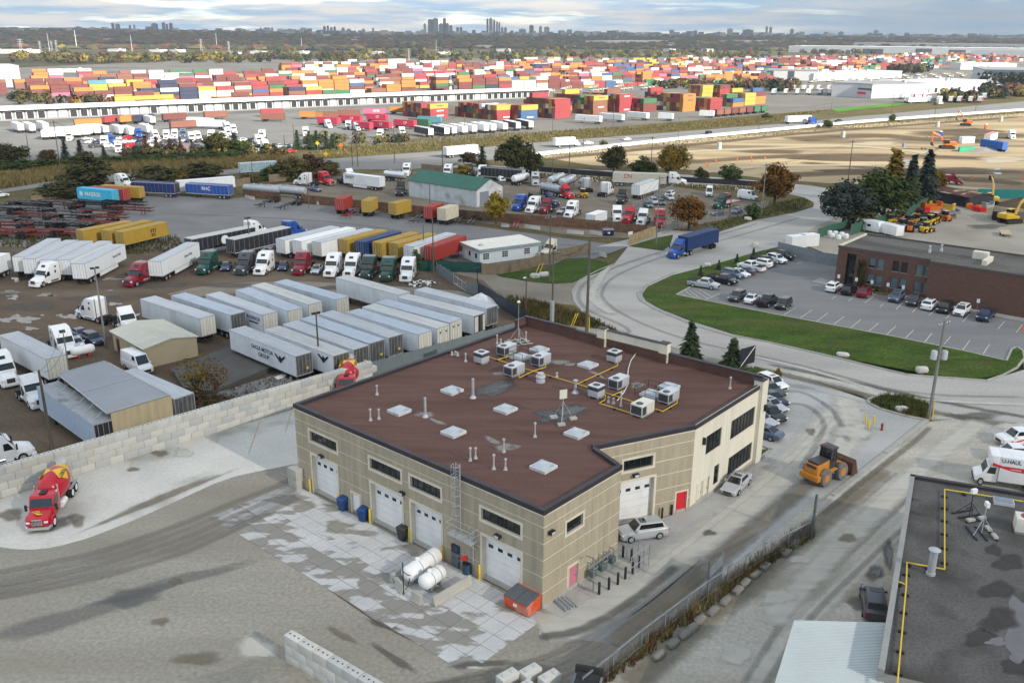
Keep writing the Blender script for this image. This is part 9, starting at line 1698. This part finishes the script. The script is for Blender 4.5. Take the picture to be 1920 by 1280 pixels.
for a,b,lb in(((1127,218),(1081,215),'white trailer with a small logo below the red block'),((1169,215),(1123,211.5),'white trailer right of the small logo one'),((1215,212),(1178,209),'white trailer beside a teal box'),((1262,213),(1243,212),'short white trailer by the orange block'),((1339,208),(1317,207),'short white trailer by the right red block')):trl(lb,a,b,Vw,Vw,Vw,far=True,lim=(8,15))
for k in range(7):fcont((1342+k*14,205.5-k*1.1),(1355+k*14,204.5-k*1.1),['brown','brown','maroon','brown','maroon','green','green'][k],'low container along the edge track, '+ORD[k]+' from the left',None,6.1)
TP=[((192,275),'white'),((209,271),'blue'),((222,287),'white'),((262,259),'blue'),((297,262),'white'),((311,263),'white'),((328,261),'white'),((343,260),'slate'),((362,267),'white'),((376,265),'white'),((392,263),'white'),((432,246),'white'),((441,251),'white'),((276,250),'white'),((488,262),'white'),((489,272),'white'),((503,283),'white'),((573,256),'white'),((620,241),'white'),((651,243),'white'),((673,246),'grey'),((710,261),'white'),((757,256),'white'),((129,265),'white'),((413,266),'white'),((430,258),'white')]
PN_=dict(white=PW,blue=PBL,slate=PSB,grey=PS)
for k,((x,y),c)in enumerate(TP):trc('%s truck standing in the far left truck park, %s'%(c,('%s from the left'%ORD[k])if k<20 else['rightmost near the cream box','by the crimson containers','near the road bank','by the magenta container','behind the round dark tree','left of the round dark tree'][k-20]),PN_[c],(x,y),rz=R(-70+fr_.uniform(-25,25)),far=True,Gp='trucks in the far left truck park',kit=TK)
cc_=[('white',PW),('silver',PS),('black',PB),('navy',PN),('grey',PG),('white',PW),('red',PR)];k=0
for r_,(y,x0,x1,st)in enumerate(((262.5,150,420,15),(269,160,480,14),(277,165,300,13),(281,310,545,14),(290,380,545,13),(248,640,720,11))):
 x=x0;j=0
 while x<x1:
  x+=st*fr_.uniform(.8,1.25)
  if fr_.random()<.18:continue
  cn,pm=cc_[fr_.randrange(7)];a=g(x,y-(x-150)*.01);kd=fr_.choice(('sedan','suv','sedan','pickup'));nm={'sedan':'car','suv':'suv','pickup':'pickup truck'}[kd]
  tag(CK[kd].one(CAR_N[kd],'%s %s parked in the far left truck park, %s along its %s row'%(cn,nm,ORD[min(j,19)],['rear','second','third','fourth','front','gravel'][r_]),nm,(a.x,a.y,0),R(60+fr_.uniform(-20,20)),pm,'cars in the far left truck park'));j+=1
def ware(name,Lb,a,b,depth,top,wall,roof,bands=(),doors=0,z0=0.0):
 p,q=g(*a),g(*b);d=(q-p).to_2d().normalized();n=Vector((-d.y,d.x));n=n if n.dot(p.to_2d())>0 else-n;L_=(q-p).length;h=max(3.5,hgt(a[0],top,a[1]));t=Tg(name,Lb,'warehouse',(p.x,p.y,0),math.atan2(d.y,d.x));s=1 if Vector((-d.y,d.x)).dot(n)>0 else-1
 MB().box(0,L_,*sorted((0,s*depth)),0,h-.5).bd('wall',[wall],t);MB().box(-.3,L_+.3,*sorted((-s*.3,s*(depth+.3))),h-.49,h).bd('roof',[roof],t)
 for f0,f1,z0_,z1_,m in bands:MB().box(f0*L_,f1*L_,*sorted((-s*.12,0)),z0_*h,z1_*h).bd('window',[m],t)
 for k in range(doors):x=(k+.5)*L_/doors;MB().box(x-1.7,x+1.7,*sorted((-s*.15,0)),.6,4.2).bd('dock_door',[Mb if k%3 else Mp],t)
 ru=MB();rr=random.Random(int(a[0]))
 for k in range(int(L_/22)):x,y=rr.uniform(3,L_-3),s*rr.uniform(3,depth-3);ru.box(x-1.5,x+1.5,y-1.2,y+1.2,h+.001,h+1.6)
 if ru.v:o=ru.bd('rooftop_unit',[Mp],t);o['kind']='stuff'
 return t
M_wg=mat('ware_grey',(.42,.44,.46),ro=.7,var=.08,scale=.05);M_ww=mat('ware_white',(.56,.56,.55),ro=.7,var=.04,scale=.05);M_wl=mat('ware_light',(.48,.49,.5),ro=.7,var=.06,scale=.05);M_wd=mat('ware_dark',(.07,.08,.1),ro=.6,var=.1);M_wgr=mat('ware_roof_grey',(.25,.25,.25),ro=.8,var=.1)
ware('warehouse','grey warehouse with a red band, above the upper right of the highway',(1559,179),(1633,185),60,153,M_wg,M_wgr,((.02,.98,.55,.68,M_wd),(.38,.86,.25,.42,M_red),(.05,.5,.08,.2,M_wd)))
ware('warehouse','white warehouse wing right of the grey red banded one',(1634,184),(1668,177),30,157,M_wl,M_wgr,((.1,.9,.62,.7,M_wg),));ware('warehouse','long white warehouse with many docks behind the lorries',(1669,179),(1846,171),40,156,M_wl,M_ww,((.0,1,.85,.92,M_wg),),12)
ware('warehouse','low grey and white warehouse left of the red banded one',(1436,150),(1532,152),45,131,M_ww,M_wgr,((0,.14,.1,.9,M_wd),(.42,.55,.1,.9,M_wd)));ware('warehouse','long white roofed warehouse behind the red banded one',(1525,152),(1690,146),40,138,M_ww,M_ww)
ware('warehouse','grey warehouse with a dark blue parapet at the right edge',(1842,155),(1990,158),90,130,M_wg,M_wgr,((0,1,.62,.98,mat('ware_blue',(.05,.1,.16),ro=.6)),));ware('warehouse','white building with a sign wall above the blue parapet warehouse',(1800,131),(1905,132),40,118,M_ww,M_ww)
ware('warehouse','very long white warehouse with dark panels, far right',(1478,98),(1990,106),160,86,M_ww,M_ww,((.3,.38,0,.7,M_wd),(.5,.56,0,.8,M_wd),(.62,.68,0,.7,M_wd),(0,.16,.1,.8,M_wg),(.7,1,.1,.7,M_wg)));ware('warehouse','second long white warehouse behind the dark panelled one',(1600,89),(1990,95),150,80,M_ww,M_ww,((.15,.2,.1,.8,M_wd),(.35,.38,.1,.8,M_wd)))
ware('warehouse','white warehouse on the far plain left of centre right',(1150,84),(1252,82),140,77,M_ww,M_ww);ware('warehouse','low white warehouse far off between wooded patches',(1380,82),(1470,82),140,76,M_ww,M_ww);ware('warehouse','white warehouse with a grey upper wall at the left edge',(-40,165),(41,163),50,124,M_ww,M_ww,((0,1,.62,.92,M_wg),));ware('warehouse','long low white building beyond the left trees',(-40,101),(76,100),60,94,M_ww,M_ww)
for k,(x,y,w_)in enumerate(((212,97,20),(290,98,20),(325,98,14),(130,136,40),(430,103,14),(560,101,18),(905,90,26),(1062,91,10),(480,101,22),(700,102,18),(840,103,40),(940,97,20),(1250,97,14),(1320,97,12),(1745,128,30),(1880,172,60),(1560,118,20))):ware('warehouse','small pale far building, %s in order along the plain'%ORD[min(k,19)],(x-w_/2,y),(x+w_/2,y+.3),25,y-5,M_ww,M_ww)
k=0
for y,x0,x1,st in((176,1690,1850,17),(182,1700,1850,19),(161,1445,1560,16),(168,1450,1560,18)):
 x=x0;k=0
 while x<x1:
  k+=1;cn=fr_.choice(('white','white','red','teal','maroon'));trl('%s trailer by the right hand warehouses, %s'%(cn,ORD[(k-1)%20]+' in the'+{176:' rear',182:' front',161:' far left',168:' near left'}[y]+' line'),(x,y),(x+fr_.uniform(4,10),y-4),Vw if cn=='white' else FC[cn],Vw,Vw,far=True,Lf=13,Gp='trailers by the right hand warehouses');x+=st*fr_.uniform(.8,1.3)
def pylon(Lb,x,yb,yt):
 p=g(x,yb);h=min(55,max(20,hgt(x,yt,yb)));t=Tg('lattice_pylon',Lb,'pylon',(p.x,p.y,0),.4);mb=MB();w_=h*.09
 for a in(-1,1):
  for b in(-1,1):mb.cyl((a*w_,b*w_,0),(a*w_*.15,b*w_*.15,h),.22,n=4)
 for i in range(8):z0,z1=h*i/8,h*(i+1)/8;q0,q1=w_*(1-.85*i/8),w_*(1-.85*(i+1)/8);mb.cyl((-q0,-q0,z0),(q1,-q1,z1),.12,n=4).cyl((q0,-q0,z0),(-q1,-q1,z1),.12,n=4)
 mb.bd('tower',[Mz],t);ar=MB()
 for f in(.72,.84,.95):ar.cyl((-h*.16,0,h*f),(h*.16,0,h*f),.2,n=4).cyl((-h*.16,0,h*f),(0,0,h*(f+.04)),.12,n=4).cyl((h*.16,0,h*f),(0,0,h*(f+.04)),.12,n=4)
 ar.bd('cross_arm',[Mz],t);return p,h
for x,yb,yt,lb in((42,108,73,'leftmost lattice pylon on the plain'),(76,96,77,'lattice pylon second from the left'),(98,96,77,'lattice pylon third from the left'),(107,97,76,'lattice pylon fourth from the left'),(378,96,74,'lattice pylon above the orange stacks'),(430,98,78,'lattice pylon right of the orange stacks')):pylon(lb,x,yb,yt)
for x,yb,yt,lb,r in((144,91,57,'thick white mast rising over the left woods',1.0),(93,96,63,'thin mast left of the thick white one',.5),(248,97,66,'thin mast under the twin towers',.5),(407,92,63,'thin mast below the left tower group',.5),(566,92,70,'thin mast over the middle woods',.5),(767,114,92,'lamp mast at the back of the terminal',.4),(1143,88,62,'thin mast over the right plain',.5),(818,95,75,'thin mast below the big towers',.4)):p=g(x,yb);h=hgt(x,yt,yb);tag(MB().La([(r,0),(r*.5,h)],8).bd('mast',[Mw],None,(p.x,p.y,0)),lb,'mast')
M_wood=mat('wood_floor',(.05,.047,.032),var=.3,scale=.003,ro=.95,Di=((.085,.055,.03),.7),ds=.0015)
nx,ny=60,14;v=[];f=[]
for j in range(ny+1):
 for i in range(nx+1):
  x=-8900+17800*i/nx;y=3600+6700*j/ny;u=max(0,(y-4200)/6100);lf=max(0,-x/6000-.22)
  v.append((x,y,-.2+41*min(1,u*1.25)**1.2+42*lf*u+3*math.sin(x*.0013+y*.0007)*u))
for j in range(ny):
 for i in range(nx):f.append((j*(nx+1)+i,j*(nx+1)+i+1,(j+1)*(nx+1)+i+1,(j+1)*(nx+1)+i))
me=bpy.data.meshes.new('hills');me.from_pydata(v,[],f);me.materials.append(M_wood);me.shade_smooth();tag(obj('hills',me),kind='structure')
def hz(x,y):
 u=max(0,(y-4200)/6100);lf=max(0,-x/6000-.22);return-.2+41*min(1,u*1.25)**1.2+42*lf*u+3*math.sin(x*.0013+y*.0007)*u if y>3600 else-.3
WM=[Lm('wood_dark',(.03,.036,.022),scale=.01),Lm('wood_brown',(.07,.048,.03),scale=.01),Lm('wood_rust',(.125,.055,.03),scale=.01),Lm('wood_olive',(.085,.08,.03),scale=.01),Lm('wood_yellow',(.19,.15,.035),scale=.01)]
def lump(mb,x,y,z,r,h,m,rr):
 n=7;o=len(mb.v);a0=rr.uniform(0,6);vs_=[(x+rr.uniform(-.2,.2)*r,y,z+h)]
 for k,(q,zz)in enumerate(((.75,.72),(1.0,.35),(.85,0))):
  for i in range(n):t=a0+6.283*i/n;e_=rr.uniform(.75,1.15);vs_.append((x+r*q*e_*math.cos(t),y+r*q*e_*math.sin(t),z+h*zz*rr.uniform(.85,1.1)))
 fs=[(0,1+i,1+(i+1)%n)for i in range(n)]
 for k in range(2):fs+=[(1+k*n+i,1+(k+1)*n+i,1+(k+1)*n+(i+1)%n,1+k*n+(i+1)%n)for i in range(n)]
 mb.add(vs_,fs,m)
rr=random.Random(77);mb=MB()
for i in range(9000):
 y=2500*(10000/2500)**(rr.random()**.9);x=rr.uniform(-.62,.62)*y
 u=.5+.5*math.sin(x*.0021+y*.0016)*math.sin(y*.0031-x*.0009)
 if y<3600 and u<.45:continue
 r=rr.uniform(8,22)*(1+y/9000);left=x<-.28*y
 m=rr.choices((0,1,2,3,4),(5,4,3.2 if left else 1.4,2,.3))[0]
 lump(mb,x,y,hz(x,y)-1,r,rr.uniform(7,15),m,rr)
tag(mb.bd('woods',WM),'far autumn woods covering the plain up to the horizon','woods',kind='stuff')
def belt(name,Lb,spots,h,hue,leaves=70,seed=1):
 rr=random.Random(seed);mb=MB()
 for x,y in spots:
  p=g(x,y);H_=h*rr.uniform(.6,1.25);W_=H_*rr.uniform(.5,.8);m=rr.choices((0,1,2,3,4),hue)[0]
  for q in range(leaves):
   d=Vector((rr.gauss(0,1),rr.gauss(0,1),rr.gauss(0,1))).normalized()*rr.uniform(.6,1.0);c=Vector((p.x+d.x*W_,p.y+d.y*W_,H_*(.5+.48*d.z)));n=(d+Vector((rr.uniform(-.5,.5),rr.uniform(-.5,.5),rr.uniform(0,.6)))).normalized();a=n.orthogonal().normalized();b=n.cross(a);s=H_*rr.uniform(.08,.17);mb.add([c-a*s-b*s*.7,c+a*s-b*s*.7,c+a*s+b*s*.7,c-a*s+b*s*.7],[(0,1,2,3)],m)
 return tag(mb.bd(name,WM),Lb,'trees',kind='stuff')
rr=random.Random(4)
belt('tree_belt','yellowish tree belt behind the left end of the terminal',[(rr.uniform(20,460),rr.uniform(106,119))for _ in range(150)],11,(.6,.8,.2,3,3),seed=2)
belt('tree_belt','olive tree belt behind the middle of the terminal',[(rr.uniform(440,1000),rr.uniform(95,117))for _ in range(230)],10,(2,1,.3,4,.8),seed=3)
belt('tree_belt','olive and yellow tree belt behind the right of the terminal',[(rr.uniform(980,1480),rr.uniform(90,112))for _ in range(240)],10,(1.5,.8,.5,4,1.6),seed=4)
belt('tree_belt','dark trees among the right hand warehouses',[(rr.uniform(1665,1740),rr.uniform(134,139))for _ in range(22)]+[(rr.uniform(1500,1640),rr.uniform(99,103))for _ in range(26)]+[(rr.uniform(1845,1930),rr.uniform(150,160))for _ in range(14)],11,(5,1,0,1,.3),seed=5)
belt('tree_belt','brown scrub and trees on the bank behind the container blocks',[(rr.uniform(1225,1440),rr.uniform(158,168))for _ in range(80)]+[(rr.uniform(20,90),rr.uniform(175,192))for _ in range(20)]+[(rr.uniform(0,220),rr.uniform(190,200))for _ in range(16)],6,(1,2,.8,3,.5),60,seed=6)
belt('shrub_belt','low scrub along the edge of the far left truck park',[(rr.uniform(230,540),rr.uniform(286,296))for _ in range(60)]+[(rr.uniform(560,760),rr.uniform(262,272))for _ in range(30)],3.4,(2,1.2,.3,3,.6),60,seed=8)
belt('tree_belt','autumn trees beside the highway at the upper right',[(rr.uniform(1765,1830),rr.uniform(186,193))for _ in range(14)]+[(rr.uniform(1850,1935),rr.uniform(178,186))for _ in range(16)]+[(rr.uniform(1440,1500),rr.uniform(164,172))for _ in range(12)],9,(2,2,1,2,1.2),90,seed=7)
Gr('grass_bank',[(1560,205),(1640,197),(1715,189),(1722,193),(1640,203),(1570,211)],.05,mat('bright_grass',(.08,.2,.03),var=.2,scale=.05,ro=.95))
mb=MB();pts=[g(x,y)for x,y in((1003,292),(1290,260.5),(1560,234.5),(1660,226),(1920,207),(2200,188))]
for a,b in zip(pts,pts[1:]):mb.Ob((a+b)/2,b-a,(b-a).length,2.2,0,1.1)
tag(mb.bd('highway_barrier',[mat('barrier_white',(.7,.69,.66),ro=.8,var=.06)]),'long white concrete barrier along the near side of the highway','barrier')
M_city=[mat('city_%d'%i,c,ro=.5,var=.15,scale=.02)for i,c in enumerate(((.16,.2,.25),(.26,.29,.33),(.4,.41,.42),(.1,.14,.19)))]
def tower(x,top,wpx,lb,D=8700,base=None):
 a=(x-CX)/F;p=Vector((a*D,D));z=hz(p.x,p.y);d=ray(x,top);t_=D/d.y;zt=CH+d.z*t_;h=max(14,zt-z);w_=wpx*D/F;t=Tg('tower_block',lb,'tower',(p.x,p.y,z-1),fr_.uniform(-.3,.3));m=M_city[fr_.randrange(4)]
 MB().box(-w_/2,w_/2,-w_/2,w_/2,0,h).box(-w_*.25,w_*.25,-w_*.25,w_*.25,h,h+5).bd('shaft',[m],t);mb=MB();n=max(3,int(h/9))
 for i in range(1,n):mb.box(-w_/2-.4,w_/2+.4,-w_/2-.4,w_/2+.4,h*i/n-1.6,h*i/n+1.6)
 o=mb.bd('window_band',[M_city[3]],t);o['kind']='stuff'
TW=[(249,44,4,'left slim tower of the left pair'),(257.5,46,6,'broader tower of the left pair'),(279,48,3,'left of the two thin pale towers'),(287,47,3,'right of the two thin pale towers'),(323,45,8,'broad tower left of the trio'),(339,43,5,'first tower of the trio'),(345,46,3,'middle tower of the trio'),(352,44,4,'last tower of the trio'),(187,51,11,'low broad block at the far left'),(213,52,9,'second low broad block at the far left'),(511,53,5,'first small tower left of centre'),(531,53,4,'second small tower left of centre'),(546,55,12,'low wide block left of centre'),(562,55,5,'third small tower left of centre'),(624,50,4,'first of four small towers'),(630,49,3.5,'second of four small towers'),(636,52,4,'third of four small towers'),(642,51,4,'fourth of four small towers'),(657,53,5,'lone small tower right of the four'),(667,55,7,'low block beside the lone small tower'),(693,55,5,'small block further right'),(710,53,4,'small tower before the gap'),(802,45,4,'leftmost tower of the tall cluster'),(812,37,8,'broad tall tower of the cluster'),(821,35,9,'tallest broad tower of the cluster'),(831,45,7,'dark lower tower of the cluster'),(837,35,4.5,'slim tall tower of the cluster'),(842,44,4,'slim lower tower of the cluster'),(848,48,5,'low tower at the right of the cluster'),(860,52,5,'low block right of the cluster'),(866,52,4,'second low block right of the cluster'),(913,36,3,'left slim tower of the twin group'),(919,35,5,'twisting tower of the twin group'),(925,38,3,'third slim tower of the twin group'),(930,41,2.5,'fourth slim tower of the twin group'),(934,43,2.5,'fifth slim tower of the twin group'),(939,52,4,'low block right of the twin group'),(945,52,4,'second low block right of the twin group'),(975,55,12,'low dome like block right of centre'),(991,48,7,'dark tower right of centre'),(1007,50,4,'thin dark tower right of centre'),(1018,51,8,'broad dark tower right of centre'),(1240,57,8,'pale block on the right horizon'),(1282,58,6,'small block on the right horizon'),(1343,54,7,'tower on the right horizon'),(1408,50,3,'slim tower of the hazy right cluster'),(1415,51,4,'second tower of the hazy right cluster'),(1375,56,16,'low slab of the hazy right cluster'),(1453,55,5,'lone hazy tower'),(1602,57,7,'twin hazy tower far right'),(1540,60,8,'low hazy block far right')]
for x,y,w_,lb in TW:tower(x,y,w_,'hazy tower block on the horizon, '+lb)
mb=MB();rr=random.Random(9)
for i in range(420):
 x=rr.uniform(470,1920)if i%5 else rr.uniform(0,1920);D=rr.uniform(7600,9200);px_=(x-CX)/F*D;z=hz(px_,D);w_,h=rr.uniform(20,70),rr.uniform(14,34)*(1.4 if rr.random()<.15 else 1);mb.box(px_-w_/2,px_+w_/2,D-15,D+15,z-2,z+h,rr.randrange(4))
tag(mb.bd('city_blocks',M_city),'low hazy city blocks strung along the horizon','city',kind='stuff')
mb=MB()
for i in range(90):x=rr.uniform(100,1920);D=rr.uniform(3600,7500);px_=(x-CX)/F*D;z=hz(px_,D);w_=rr.uniform(15,50);mb.box(px_-w_/2,px_+w_/2,D-25,D+25,z-2,z+rr.uniform(5,9),0)
tag(mb.bd('far_buildings',[M_ww]),'scattered pale roofs among the far woods','buildings',kind='stuff')
hm=bpy.data.materials.new('haze_air');hm.use_nodes=True;tq=hm.node_tree;tq.nodes.clear();o=tq.nodes.new('ShaderNodeOutputMaterial');pv=tq.nodes.new('ShaderNodeVolumePrincipled');pv.inputs['Color'].default_value=(.78,.88,1,1);pv.inputs['Density'].default_value=HAZE;pv.inputs['Anisotropy'].default_value=0.1;tq.links.new(pv.outputs[0],o.inputs['Volume'])
tag(MB().box(-9200,9200,-1000,10800,-2,260).bd('haze',[hm]),kind='stuff')
